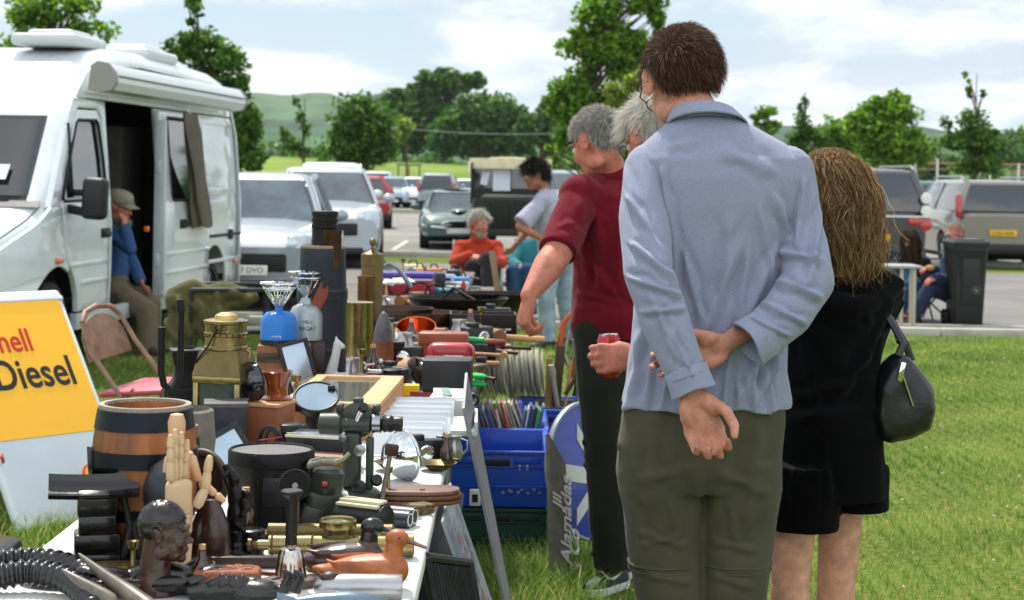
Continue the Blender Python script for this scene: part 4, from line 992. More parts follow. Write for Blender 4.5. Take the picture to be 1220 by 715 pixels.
		me=remesh(mb,vox or s.vox,6,name=name); off=np.array(s.b)
		folds(me,[(np.array(a)-off,np.array(b)-off,w,h) for a,b,w,h in ridges],noise,16,len(name)+3,yw=yw,gain=gain)
		o=mesh_obj(name,me,m,s.t); s.topo=o
		if collar:
			nk=V(J['neck']); d=(s.H.p((0,-.02,-.05))-nk).normalized(); x=(V(J['shR'])-V(J['shL'])).normalized(); y=d.cross(x).normalized(); mc=s.MB(); c0=nk+d*.005
			R=[]
			for (h,r) in ((-.012,.074),(.020,.072),(.036,.066),(.040,.070),(.034,.076),(.004,.090),(.000,.086),(.028,.070)):
				R.append(ering(c0+d*h,x,y,r*s.w**.5,r*1.0*s.w**.5,28,2))
			mc.rings(R,cap=False); mc.build('collar',collar_m or m,o)
		return o
	def legs(s,m,f1=1.0,g=.018,name='trousers',ridges=(),noise=.005,vox=None,flare=.012,waist=.10,wide=1.0,knee=.02):
		J=s.J; mb=s.MB(); pel=V(J['pelvis']); up=(V(J['chest'])-pel).normalized(); hx=(V(J['hipR'])-V(J['hipL'])).normalized(); y=up.cross(hx).normalized()
		mb.rings([ering(pel+up*f,hx,y,(rx*s.w+g),(ry*s.w+g)) for f,rx,ry in ((-.10,.12,.095),(-.05,.158,.12),(0,.160,.125),(waist*.5,.155,.120),(waist,.148,.115))])
		for sd in 'LR':
			h,k,a=V(J['hip'+sd]),V(J['kn'+sd]),V(J['an'+sd])
			if f1<=.5:
				e=h.lerp(k,f1*2); mb.cyl(h,e,.088*s.w*wide+g,(.080*s.w+g)*wide+flare,24); mb.ell(h,.088*s.w*wide+g); continue
			capsule(mb,h,k,(.084*s.w+g)*wide,(.056+g)*wide+.004,20); e=k.lerp(a,(f1-.5)*2)
			e=e-V((0,0,.045 if f1>=1 else 0)); mb.cyl(k,e,(.056+g)*wide+.004,.046+g+flare,20)
			if knee: mb.ell(k,(.060+g)*wide)
		me=remesh(mb,vox or s.vox,6,name=name); off=np.array(s.b)
		rr=[(np.array(a)-off,np.array(b)-off,w,h) for a,b,w,h in ridges]
		if f1>.5:
			rng=np.random.default_rng(4)
			for sd in 'LR':
				k=V(J['kn'+sd])-s.b; a=V(J['an'+sd])-s.b; h=V(J['hip'+sd])-s.b
				for q,(p,ff) in enumerate(((k,.0),(k,.12),(a,.0),(a,-.12),(h,.1))):
					c=p+ (a-k)*ff; w=rng.normal(size=3)*.03; rr.append((np.array(c)+np.array([-.09,w[0],w[1]]),np.array(c)+np.array([.09,w[2],-w[1]]),.014,.010))
		folds(me,rr,noise,14,7); s.lego=mesh_obj(name,me,m,s.t); return s.lego
	def shoes(s,m,sole=None):
		J=s.J
		for sd in 'LR':
			a=V(J['an'+sd]); tt=V(J['to'+sd]); f=(tt-a); low=a.z-s.b.z<.25; f.z*=0 if low else 1; L=min(.19,max(.15,f.length)); f.normalize()
			dn=V((0,0,-1)); dn=(dn-f*dn.dot(f)).normalized() if abs(f.z)<.9 else V((0,-1,0)); x=f.cross(dn).normalized()
			R=Matrix((x,f,-dn)).transposed(); base=V((a.x,a.y,s.b.z+.020)) if low else a+dn*.055
			mb=s.MB(); sec=[(-.075,.026,.05),(-.05,.036,.065),(-.0,.038,.075),(.05,.040,.058),(.10,.046,.045),(.15,.045,.035),(.185,.030,.024),(.195,.012,.012)]
			rg=[]
			for yy,w,h in sec:
				c=base+f*(yy*L/.17)
				rg.append([c+x*(w*math.cos(q))*(1 if math.sin(q)>=0 else 1.02) - dn*( (h*math.sin(q)) if math.sin(q)>0 else -.0+ .004*math.sin(q)) for q in (2*math.pi*k/20 for k in range(20))])
			mb.rings(rg); so_=mb.build('shoe',m,s.t,angle=60)
			mb=s.MB(); rg=[]
			for yy,w,h in sec:
				c=base+f*(yy*L/.17)+dn*.002
				rg.append([c+x*sx_*(w+.004)+dn*z for sx_,z in ((1,-.012),(1,.014),(-1,.014),(-1,-.012))])
			mb.rings(rg); mb.build('sole',sole or mat('sole_rubber','#26241f',.8),so_)
P=W
def standing(cx,D,top,hgt=None): pass
c_blue=mat('knit_blue_grey','#8389a0',.95,var=(140,.09),col2='#9297ad',bump=(420,.5,.002),spec=.15,stretch=(1,1,4.5),sheen=.2)
c_olive=cloth('trouser_olive','#4a4838',var=(9,.14),bump=(500,.3,.001))
c_maroon=cloth('polo_maroon','#64131f',var=(20,.12))
c_dkolive=cloth('trouser_dark_olive','#24261f')
c_black=cloth('black_jersey','#08080a',var=(25,.2),sheen=.03)
c_blacks=cloth('black_shorts','#060607',var=(25,.2),sheen=.02)
c_jean=cloth('pale_denim','#7e92a3',var=(7,.25),c2='#a3b2be'); c_jean2=cloth('blue_denim','#2c4664',var=(12,.25)); c_navy=cloth('navy_trousers','#2a3448')
c_lav=cloth('lavender_cotton','#a3a1b4'); c_rust=cloth('rust_sweater','#a63a26',bump=(150,.6,.003)); c_teal=cloth('teal_top','#2f7078'); c_charc=cloth('charcoal_trousers','#26272a')
c_chk=cloth('check_shirt_blue','#8fa6cc',var=(60,.5),c2='#dfe6f0'); c_shirtb=cloth('shirt_blue','#34507c'); c_khaki=cloth('khaki_trousers','#6b604c'); c_jkt=cloth('dark_jacket','#1d1f23')
m_shoe=mat('shoe_dark','#1b1c1f',.6,var=(20,.2),bump=(200,.3)); m_shoe2=mat('shoe_brown','#4a3626',.6,var=(20,.2)); m_white_sole=mat('sole_white','#c9c9c5',.6)
h_brown=np_hairmat('hair_dark_brown','#2a1d14','#4f3828','#80604a'); h_grey=np_hairmat('hair_grey','#6c6964','#a09c95','#d6d2ca',.25); h_white=np_hairmat('hair_white','#a8a39a','#c9c4ba','#e6e2d8',.25)
h_long=np_hairmat('hair_honey','#4a3222','#8f6c4a','#e2c08c',.5); h_black=np_hairmat('hair_black','#0d0b0a','#1d1815','#352a22')
def tall_man():
	D=4.2; base=W(838,213,D); base=V((base.x,D,0))
	J=dict(armw=.84,head=P(812,98,4.27),look=(-.14,.86,-.44),hup=(-.05,0,1),neck=P(842,146,4.19),chest=P(852,225,4.2),pelvis=P(842,505,4.2),
	  shL=P(776,203,4.19),shR=P(938,206,4.2),elL=P(774,328,4.03),wrL=P(825,468,3.96),elR=P(963,343,4.12),wrR=P(862,411,4.035),
	  hipL=P(797,520,4.2),hipR=P(882,520,4.2),knL=P(795,672,4.2),knR=P(876,672,4.2),anL=P(797,900,4.22),anR=P(870,900,4.22),toL=P(792,935,4.42),toR=P(880,935,4.42),
	  handL=dict(dr=(.30,-.06,-.95),back=(-.1,1,.05),s=1.12,thumb=1,tout=.62,tcurl=.95,ts=1.12,fcurl=[(.50,1.15,.8),(.42,1.15,.9),(.38,1.15,.9),(.36,1.1,.9)]),
	  handR=dict(dr=(-.93,.0,-.36),back=(0,1,-.05),s=1.1,thumb=-1,tout=.5,tcurl=.2,fcurl=[(.10,.55,1.0),(.10,.6,1.0),(.14,.65,1.0),(.2,.7,1.0)]))
	f=Fig('tall young man in a blue grey long sleeved polo shirt, hands clasped behind his back',base,J,sk_fair,vox=.0038,hs=1.08)
	f.body(); t=f.t
	face_parts(f.H,t,h_brown); glasses(f.H,t,'#6a2f14')
	short_hair(f.H,t,h_brown,n=26000,ln=.026,messy=.32,lift=.28,width=.0013,hl=(.05,-.005,-.058),top=1.15,comb=(.25,.15,.1))
	def S(cx_,y,hw,ry,dd=0):
		return (P(cx_,y,4.2+dd),V((1,0,TILT)),V((0,1,0)),hw*4.2/FPX,ry)
	mb=f.MB(); secs=[S(839,484,97,.142,.0),S(840,470,96,.140),S(842,440,95,.136),S(846,390,93,.130),S(850,340,93,.126),S(853,290,96,.124,-.005),S(855,245,101,.122,-.01),S(856,212,103,.115,-.012),S(854,190,99,.105,-.01),S(850,172,86,.092),S(846,158,66,.078),S(843,148,50,.068),S(841,139,42,.062,.005)]
	mb.rings([ering(*q,n=40,p=2.25) for q in secs])
	for sd,e in (('L',J['shL']),('R',J['shR'])): mb.ell(e,(.066,.062,.062),nu=20,nv=14)
	me=remesh(mb,.0048,5,name='shirt'); B=np.array(base)
	def w_(x,y,d=4.06): return tuple(np.array(P(x,y,d))-B)
	back=4.075
	R=[(w_(905,470,back),w_(965,350,back+.02),.014,.010),(w_(880,480,back),w_(945,330,back),.016,.009),(w_(855,455,back),w_(925,300,back),.016,.008),(w_(835,400,back),w_(880,290,back),.02,.007),
	   (w_(860,485,back),w_(868,430,back),.010,.009),(w_(895,488,back),w_(900,440,back),.010,.010),(w_(915,488,back),w_(925,430,back),.009,.010),(w_(878,485,back),w_(880,450,back),.008,.007),
	   (w_(770,485,back),w_(785,380,back),.012,.009),(w_(792,486,back),w_(800,430,back),.010,.008),(w_(756,480,back),w_(762,400,back+.05),.012,.010),
	   (w_(800,240,back),w_(806,340,back),.012,.007),(w_(815,300,back),w_(835,380,back),.012,.006),(w_(790,200,back),w_(797,260,back),.010,.008),
	   (w_(925,235,back),w_(950,300,back),.014,.009),(w_(905,250,back),w_(925,340,back),.012,.006),(w_(860,180,back),w_(925,205,back),.02,.005),(w_(800,175,back),w_(835,168,back),.015,.004),(w_(870,260,back),w_(862,360,back),.018,.005),(w_(892,300,back),w_(880,400,back),.014,.006)]
	folds(me,[(a,b,w*.72,h) for a,b,w,h in R],.0026,14,3,yw=.12,gain=1.5)
	co=get_co(me).astype(float); z0=w_(839,484)[2]; a=np.arctan2(co[:,1],co[:,0]); k=np.clip(1-(co[:,2]-z0)/.07,0,1)
	co[:,2]+=k*(.004*np.sin(a*5+1)+.003*np.sin(a*11)); r=np.hypot(co[:,0],co[:,1]); co[:,:2]*=(1+k*(.03+.045*np.sin(a*9+2)))[:,None]; set_co(me,co)
	sh=mesh_obj('shirt',me,c_blue,t)
	def sleeve(pts,cuff,rid,name='sleeve'):
		mb=f.MB(); n=len(pts)
		for i in range(n-1):
			(a,ra),(b,rb)=pts[i],pts[i+1]; capsule(mb,a,b,ra,rb,20)
		d=(V(pts[-1][0])-V(pts[-2][0])).normalized(); e=V(pts[-1][0]); r=pts[-1][1]
		me=remesh(mb,.0045,4,name=name); folds(me,[(a,b,w*.75,h) for a,b,w,h in rid],.0026,20,5,yw=.12,gain=1.6)
		bm=bmesh.new(); bm.from_mesh(me); cutp=e-V(base)-d*.004
		bmesh.ops.bisect_plane(bm,geom=bm.verts[:]+bm.edges[:]+bm.faces[:],plane_co=cutp,plane_no=d,clear_outer=True); bm.to_mesh(me); bm.free()
		o=mesh_obj(name,me,c_blue,sh); md=o.modifiers.new('s','SOLIDIFY'); md.thickness=.004; md.offset=-1
		mb=f.MB(); F=frame(d); rg=[]
		for h,rr in ((-.050,r+.0035),(-.045,r+.0065),(-.012,r+.0075),(.006,r+.0095),(.008,r+.006),(.004,r+.002),(-.03,r-.001)):
			rg.append([e+d*h+F@V((math.cos(q)*rr*(1+.05*math.sin(3*q+1)),math.sin(q)*rr*(1+.05*math.sin(2*q)),.003*math.sin(3*q))) for q in (2*math.pi*k/32 for k in range(32))])
		mb.rings(rg,cap=False); mb.build('cuff',c_blue,o,angle=60); return o
	L=[(J['shL'],.066),(P(768,262,4.11),.061),(P(773,325,4.02),.058),(P(792,382,3.985),.056),(P(812,430,3.965),.049),(P(824,463,3.957),.043)]
	fr=3.93
	sleeve(L,None,[(w_(748,235,4.08),w_(790,300,4.06),.010,.007),(w_(752,290,4.0),w_(800,330,3.97),.010,.008),(w_(750,330,3.98),w_(808,352,3.96),.009,.009),(w_(765,372,3.95),w_(815,368,3.94),.009,.007),(w_(775,350,3.94),w_(808,430,3.91),.010,.006),(w_(800,395,3.92),w_(826,450,3.91),.008,.006),(w_(745,200,4.15),w_(760,300,4.05),.012,.006),(w_(800,455,3.92),w_(842,440,3.92),.008,.005)])
	Rr=[(J['shR'],.066),(P(951,272,4.17),.062),(P(962,335,4.10),.062),(P(938,372,4.05),.060),(P(912,396,4.02),.054),(P(893,408,4.01),.048)]
	sleeve(Rr,None,[(w_(985,240,4.1),w_(965,330,4.05),.011,.008),(w_(925,300,4.1),w_(980,310,4.05),.011,.008),(w_(925,335,4.02),w_(978,355,4.02),.011,.010),(w_(905,360,4.0),w_(960,385,3.98),.010,.008),(w_(895,380,3.97),w_(940,400,3.97),.009,.008),(w_(958,215,4.13),w_(948,290,4.1),.012,.007),(w_(900,425,3.97),w_(905,390,3.95),.008,.005)])
	nk=P(841,146,4.192); d=(P(832,118,4.215)-nk).normalized(); x=V((1,0,.0)); y=d.cross(x).normalized()*-1; mb=f.MB(); rg=[]
	for h,r,dz in ((-.012,.072,0),(.016,.064,0),(.026,.062,0),(.030,.065,0),(.026,.070,0),(.008,.080,0),(-.008,.088,0),(-.011,.085,0),(.012,.070,0)):
		c=nk+d*h
		rg.append([c+x*(r*1.12*math.cos(q))+y*(r*.98*math.sin(q))-V((0,0,.016*max(0,math.cos(q))*0)) for q in (2*math.pi*k/40 for k in range(40))])
	mb.rings(rg,cap=False); mb.build('collar',c_blue,sh,angle=70)
	J2=dict(J); ridg=[(w_(843,560,4.08),w_(846,660,4.08),.012,.006)]
	mb=f.MB()
	def T(cx_,y,hw,ry,d=4.2): return ering(P(cx_,y,d),V((1,0,TILT)),V((0,1,0)),hw*d/FPX,ry,36,2.4)
	mb.rings([T(839,470,92,.125),T(838,490,97,.132),T(834,525,99,.140),T(832,560,98,.14),T(832,580,95,.12)])
	mb.rings([T(788,545,50,.125),T(788,580,51,.118),T(790,620,47,.105),T(793,665,43,.098),T(798,715,41,.092),T(798,800,36,.08),T(798,915,37,.085)])
	mb.rings([T(880,545,51,.125),T(880,580,51,.118),T(879,620,46,.105),T(876,665,42,.098),T(873,715,40,.092),T(871,800,36,.08),T(871,915,37,.085)])
	me=remesh(mb,.006,5,name='trousers'); bk=4.07
	rid=[(w_(760,575,bk),w_(830,555,bk),.012,.005),(w_(850,560,bk),w_(915,590,bk),.012,.005),(w_(765,640,bk),w_(820,655,bk),.008,.006),(w_(765,655,bk),w_(815,640,bk),.007,.005),(w_(850,650,bk),w_(905,660,bk),.008,.006),(w_(775,690,bk),w_(830,700,bk),.009,.006),(w_(850,690,bk),w_(900,705,bk),.009,.006),
	  (w_(780,500,bk),w_(775,620,bk),.014,.005),(w_(905,500,bk),w_(890,640,bk),.014,.005),(w_(820,520,bk),w_(838,620,bk),.014,.006),(w_(870,520,bk),w_(852,620,bk),.014,.006),(w_(750,600,bk+.03),w_(770,660,bk),.010,.005),(w_(800,600,bk),w_(812,660,bk),.010,.004),(w_(870,600,bk),w_(880,655,bk),.010,.004)]
	folds(me,rid,.004,13,9,yw=.12,gain=1.0); tr=mesh_obj('trousers',me,c_olive,t)
	for cx_,hw,y in ((792,44,668),(876,43,668)):
		mb=f.MB();
		for dy,rr in ((0,.0035),(7,.0018)):
			mb.tube([q for q in T(cx_,y+dy,hw-.8,.0965)],rr,6,loop=True)
		mb.build('knee_zip',c_olive,tr)
	for cx_,y0,y1,x in ((746,528,562,-1),(922,538,572,1)):
		mb=f.MB(); c=P(cx_,(y0+y1)/2,4.135); mb.box(c+V((-x*.014,.01,0)),(.030,.075,(y1-y0)/500*1.05),rot=(0,0,x*-.6),bev=.010,seg=3); mb.box(P(cx_,y0+6,4.135)+V((-x*.014,.01,0)),(.034,.079,.022),rot=(0,0,x*-.6),bev=.006); mb.build('side_pocket',c_olive,tr)
	mb=f.MB(); mb.tube([P(840+ (3*math.sin(k)),492+k*11,4.2-.140+.006*k*.2) for k in range(7)],.0025,6); mb.build('seam',c_olive,tr)
	f.shoes(m_shoe)
	return f
TM=tall_man()
def long_hair(H,t,m,n,rng,ctr,fall,width=.0020,ln=(.28,.42),wave=.012,side=0,hf=.055):
	p,nn=scalp(H,n,rng,hf,-.03,-.085); pw=H.np(p); d=H.dirs(nn)
	l=ln[0]+(ln[1]-ln[0])*rng.random(len(p)); down=np.array(fall)
	t_=np.linspace(0,1,13); c=np.array(H.c); out=pw+d*.012
	tgt=np.array(ctr)[None]+ (d*np.array([.070,.06,.02]))+rng.normal(size=pw.shape)*np.array([.014,.02,.02]);
	P_=np.zeros((len(p),13,3)); cl=(np.floor((np.arctan2(nn[:,0],nn[:,1])+3.2)*22)+rng.integers(0,3,len(p))).astype(int)%220; cph=np.cumsum(rng.normal(size=220)*.7); cax=np.cumsum(rng.normal(size=(220,3))*.35,axis=0); cax/=np.linalg.norm(cax,axis=1)[:,None]; cax[:,2]*=.2
	for i,f in enumerate(t_):
		a=out+d*.02*math.sin(min(1,f*3)*1.57); e=tgt+down[None]*(l*.6)[:,None]*1
		q=a*(1-f)**2+ (out+d*.035+down*.08)*2*f*(1-f)+ e*f**2
		w=wave*(np.sin(f*8+cph[cl])+.6*np.sin(f*15+cph[cl]*2.3))*f**.7
		P_[:,i]=q+cax[cl]*w[:,None]*.8+ rng.normal(size=p.shape)*.0015*f*3
	fly=rng.random(len(p))<.03; P_[fly]+= (rng.normal(size=(fly.sum(),1,3))*.035)*t_[None,:,None]**1.5
	tang=np.gradient(P_,axis=1); sd=rng.normal(size=(len(p),3)); s=np.cross(tang,sd[:,None,:]); s/=np.linalg.norm(s,axis=2)[:,:,None]+1e-9
	s*=(width*(1-.6*t_))[None,:,None]*.5; v=np.stack([P_-s,P_+s],2).reshape(len(p),-1,3); k=26; n_=len(p)
	lo=((np.arange(n_)*k)[:,None,None]+np.array([[2*i,2*i+1,2*i+3,2*i+2] for i in range(12)])[None]).reshape(-1)
	return v.reshape(-1,3),lo,n_*12
def hair_obj(f,m,v,lo,nf):
	v=v-np.array(f.b); me=np_mesh('hair',v,lo,np.arange(nf)*4,smooth=True); return mesh_obj('hair',me,m,f.t)
def local_head(f):
	h=Head((0,0,0),(0,1,0)); h.R=f.H.R; h.c=f.H.c-f.b; h.s=f.H.s; return h
def woman():
	D=4.56; b=W(975,213,D); base=V((b.x,D,0))
	J=dict(head=P(988,234,4.50),look=(-.62,.66,-.42),neck=P(990,322,4.53),chest=P(992,392,4.56),pelvis=P(984,545,4.56),
	 shL=P(945,345,4.48),shR=P(1040,352,4.64),elL=P(945,450,4.60),elR=P(1015,455,4.78),wrL=P(988,450,4.80),wrR=P(998,455,4.88),
	 hipL=P(950,560,4.52),hipR=P(1005,560,4.62),knL=P(941,700,4.50),knR=P(996,700,4.62),anL=P(946,868,4.52),anR=P(988,868,4.66),toL=P(935,900,4.66),toR=P(975,900,4.8))
	f=Fig('woman with long honey brown hair in a black hoodie and black shorts',base,J,sk_pale,vox=.0065,hs=.93,build=.81); f.body(); t=f.t
	for o in ():pass
	mb=f.MB()
	def S(cx_,y,hw,ry,d=4.56): return ering(P(cx_,y,d),V((.94,.34,0)),V((-.34,.94,0)),hw*d/FPX,ry*.97,36,2.3)
	mb.rings([S(984,512,64,.150),S(983,500,63,.152),S(983,470,61,.145),S(984,430,62,.14),S(988,395,66,.135),S(990,362,68,.125),S(989,342,60,.11),S(992,328,40,.09),S(990,318,28,.07)])
	for sd in 'LR':
		a,b_,c=[V(J[k+sd]) for k in('sh','el','wr')]; capsule(mb,a,b_,.070,.058); capsule(mb,b_,c,.058,.045)
	me=remesh(mb,.006,6,name='hoodie'); B=np.array(base)
	def w_(x,y,d=4.4): return tuple(np.array(P(x,y,d))-B)
	folds(me,[(w_(950,500,4.42),w_(1035,480,4.5),.016,.010),(w_(950,475),w_(1030,450,4.48),.016,.008),(w_(1040,400,4.5),w_(1000,470,4.42),.014,.009),(w_(1050,370,4.55),w_(1020,440,4.5),.014,.008),(w_(960,400),w_(975,490),.014,.006)],.004,12,3,yw=.2,gain=1.3)
	sh=mesh_obj('hoodie',me,c_black,t)
	mb=f.MB();
	for i in range(3):
		pts=[P(958+ (112*k/10),(336+10*i)+ (30+8*i)*math.sin(k/10*math.pi)**.8-6*abs(k-7)/3*0,4.445-.065*math.sin(k/10*math.pi)+.018*i+.012*k) for k in range(11)]
		mb.tube(pts,[.022+.012*math.sin(k/10*math.pi) for k in range(11)],10)
	mb.ell(P(1012,360,4.52),(.115,.07,.075)); mb.tube([P(1018,322,4.47),P(1045,325,4.5),P(1064,332,4.56),P(1062,350,4.6)],[.014,.018,.014,.02],10)
	me=remesh(mb,.006,4,name='hood'); folds(me,[(w_(965,360,4.42),w_(1050,385,4.45),.01,.006),(w_(985,350,4.42),w_(1062,360,4.5),.01,.006)],.002,20,4); mesh_obj('hood',me,c_black,sh)
	mb=f.MB()
	mb.rings([S(983,485,60,.142),S(983,510,64,.152),S(984,550,66,.158),S(984,590,66,.155)])
	mb.rings([S(952,550,42,.14,4.52),S(950,600,44,.135,4.52),S(948,626,45,.135,4.52)]); mb.rings([S(1008,550,42,.14,4.6),S(1008,585,43,.135,4.6),S(1008,603,43,.135,4.6)])
	me=remesh(mb,.006,4,name='shorts'); folds(me,[(w_(980,520),w_(990,600),.012,.007),(w_(1030,510,4.5),w_(1020,600,4.5),.012,.006),(w_(950,540),w_(945,625),.014,.005),(w_(960,515),w_(1040,508,4.45),.008,.006)],.004,14,6); mesh_obj('shorts',me,c_blacks,t)
	f.shoes(mat('trainer_grey','#6b6d70',.7,var=(20,.2)),m_white_sole)
	rng=np.random.default_rng(11)
	v,lo,nf=long_hair(f.H,t,h_long,26000,rng,P(995,268,4.49),(.24,-.10,-1.0),ln=(.01,.19),wave=.022,width=.0015)
	hair_obj(f,h_long,v,lo,nf)
	mb=f.MB(); mb.ell(f.H.p((0,-.014,.032)),(.083,.098,.090),rot=f.H.R,nu=28,nv=18); mb.ell(P(994,262,4.52),(.062,.06,.085)); me=remesh(mb,.008,6,name='scalp_hair');
	bm=bmesh.new(); bm.from_mesh(me); hc=f.H.c-f.b; fw=f.H.R.col[1]; bmesh.ops.bisect_plane(bm,geom=bm.verts[:]+bm.edges[:]+bm.faces[:],plane_co=hc+fw*.035,plane_no=fw,clear_outer=True); bm.to_mesh(me); bm.free()
	mesh_obj('scalp_hair',me,h_long,t)
	return f
WOM=woman()
def handbag():
	D=4.50; c=P(1075,475,D); t=thing('handbag','black slouchy leather shoulder bag with a silver zip, hanging at the long haired woman\'s side','bag',c)
	m=mat('bag_leather','#101113',.42,var=(20,.3),bump=(60,.35,.004),coat=.2); k=D/FPX
	mb=MB(); mb.M=Matrix.Translation(-c)
	ol=[(1040,455),(1052,432),(1066,420),(1082,424),(1096,440),(1110,460),(1114,488),(1108,512),(1085,522),(1058,528),(1042,522),(1035,495)]
	cs=P(1073,478,D)
	for s_,dy in ((.55,-.062),(.80,-.052),(.95,-.030),(1.0,0),(.95,.03),(.8,.052),(.55,.062)): pass
	mb.rings([[cs+(P(x,y,D)-cs)*s_+V((0,dy,0)) for x,y in ol] for s_,dy in ((.50,-.062),(.80,-.054),(.96,-.030),(1.0,0),(.96,.03),(.8,.054),(.5,.062))])
	me=remesh(mb,.006,5,name='bag_body'); off=np.array(c)
	w_=lambda x,y,d=4.57: tuple(np.array(P(x,y,d))-off)
	folds(me,[(w_(1050,445),w_(1045,515),.010,.008),(w_(1065,430),w_(1062,480),.010,.008),(w_(1090,440),w_(1100,500),.010,.006),(w_(1040,500),w_(1100,515),.012,.006)],.003,20,8)
	b=mesh_obj('bag_body',me,m,t)
	mb=MB(); mb.M=Matrix.Translation(-c); mb.tube([P(1070,424,D-.03),P(1076,410,D-.02),P(1068,395,D+.0),P(1055,372,D+.02),P(1046,345,D+.02)],.010,8,flat=.5); mb.tube([P(1086,430,D+.03),P(1080,412,D+.03),P(1070,396,D+.03),P(1056,372,D+.04),P(1046,345,D+.05)],.010,8,flat=.5); mb.build('strap',m,t)
	mb=MB(); mb.M=Matrix.Translation(-c); mb.tube([P(1072,437,D-.069),P(1080,460,D-.070),P(1088,484,D-.068)],.0035,6); mb.box(P(1074,443,D-.072),(.014,.01,.05),rot=(0,.2,0),bev=.003); mb.build('zip',m_chrome,b)
	mb=MB(); mb.M=Matrix.Translation(-c); mb.torus(P(1069,404,D),.012,.003,(1,0,.3)); mb.build('ring',m_chrome,t)
handbag()
def maroon():
	D=6.5; b=W(728,213,D); base=V((b.x,D,0))
	J=dict(armw=.95,farmw=1.32,head=P(712,170,6.45),look=(-.62,.66,-.42),neck=P(732,208,6.5),chest=P(735,262,6.5),pelvis=P(738,385,6.5),
	 shL=P(692,234,6.36),shR=P(757,238,6.66),elL=P(665,300,6.18),wrL=P(630,352,6.02),elR=P(770,320,6.8),wrR=P(760,370,6.75),
	 hipL=P(722,392,6.44),hipR=P(750,392,6.58),knL=P(722,525,6.40),knR=P(750,525,6.62),anL=P(731,660,6.46),anR=P(752,655,6.72),toL=P(706,684,6.36),toR=P(733,676,6.62),
	 handL=dict(dr=(-.18,.0,-.95),back=(-.9,-.35,.1),s=1.12,thumb=1,curl=(.9,1.1,.8),tcurl=.8,tout=.3))
	f=Fig('grey haired man in a maroon polo shirt reaching down to the stall table',base,J,sk_red,vox=.0055,hs=1.05,build=1.12); f.body(); t=f.t
	face_parts(f.H,t,h_grey); glasses(f.H,t,'#77757a',True)
	short_hair(f.H,t,h_grey,n=10000,ln=.020,messy=.6,width=.0018,hl=(.055,.0,-.058),rng=np.random.default_rng(5))
	w=lambda x,y,d: P(x,y,d)
	f.top(c_maroon,sleeve=.5,g=.022,low=-.06,name='polo_shirt',flare=.004,yw=.25,gain=1.5,collar=False,noise=.005,ridges=[(w(690,240,6.3),w(700,330,6.32),.016,.010),(w(712,260,6.32),w(715,350,6.33),.018,.007),(w(695,300,6.3),w(735,355,6.36),.014,.009),(w(740,250,6.4),w(735,340,6.36),.02,.007),(w(665,270,6.2),w(695,262,6.28),.012,.007),(w(700,220,6.35),w(750,240,6.45),.02,.005),(w(690,350,6.35),w(750,362,6.4),.012,.008)])
	mb=f.MB(); nk=V(J['neck'])+V((0,0,-.002)); R=[]
	for h,r in ((-.02,.088),(.012,.080),(.024,.078),(.028,.082),(.020,.090),(-.008,.106),(-.014,.104),(.01,.09)): R.append(ering(nk+V((-.2*h,0,h)),V((.7,.7,0)),V((-.7,.7,0)),r,r,28,2))
	mb.rings(R,cap=False); mb.build('collar',c_maroon,f.topo,angle=60)
	f.legs(c_dkolive,1.0,g=.016,wide=1.12,flare=.012,waist=.03);
	f.shoes(m_shoe,m_white_sole)
	a,tt=V(J['anL']),V(J['toL']); d=(tt-a); d.z=0; d.normalize(); sd=V((d.y,-d.x,0)); sd=sd if sd.y<0 else -sd
	mb=f.MB(); c=V((a.x,a.y,.066))+d*.06+sd*.043
	mb.tube([c+d*.07+V((0,0,.028)),c+d*.03+V((0,0,-.004)),c-d*.0+V((0,0,-.010)),c-d*.03+V((0,0,.0)),c-d*.075+V((0,0,.022))],[.002,.006,.010,.008,.002],8,flat=.5)
	so_=[o for o in t.children if o.name.startswith('shoe')][0]; mb.build('shoe_mark',m_white_sole,so_)
maroon()
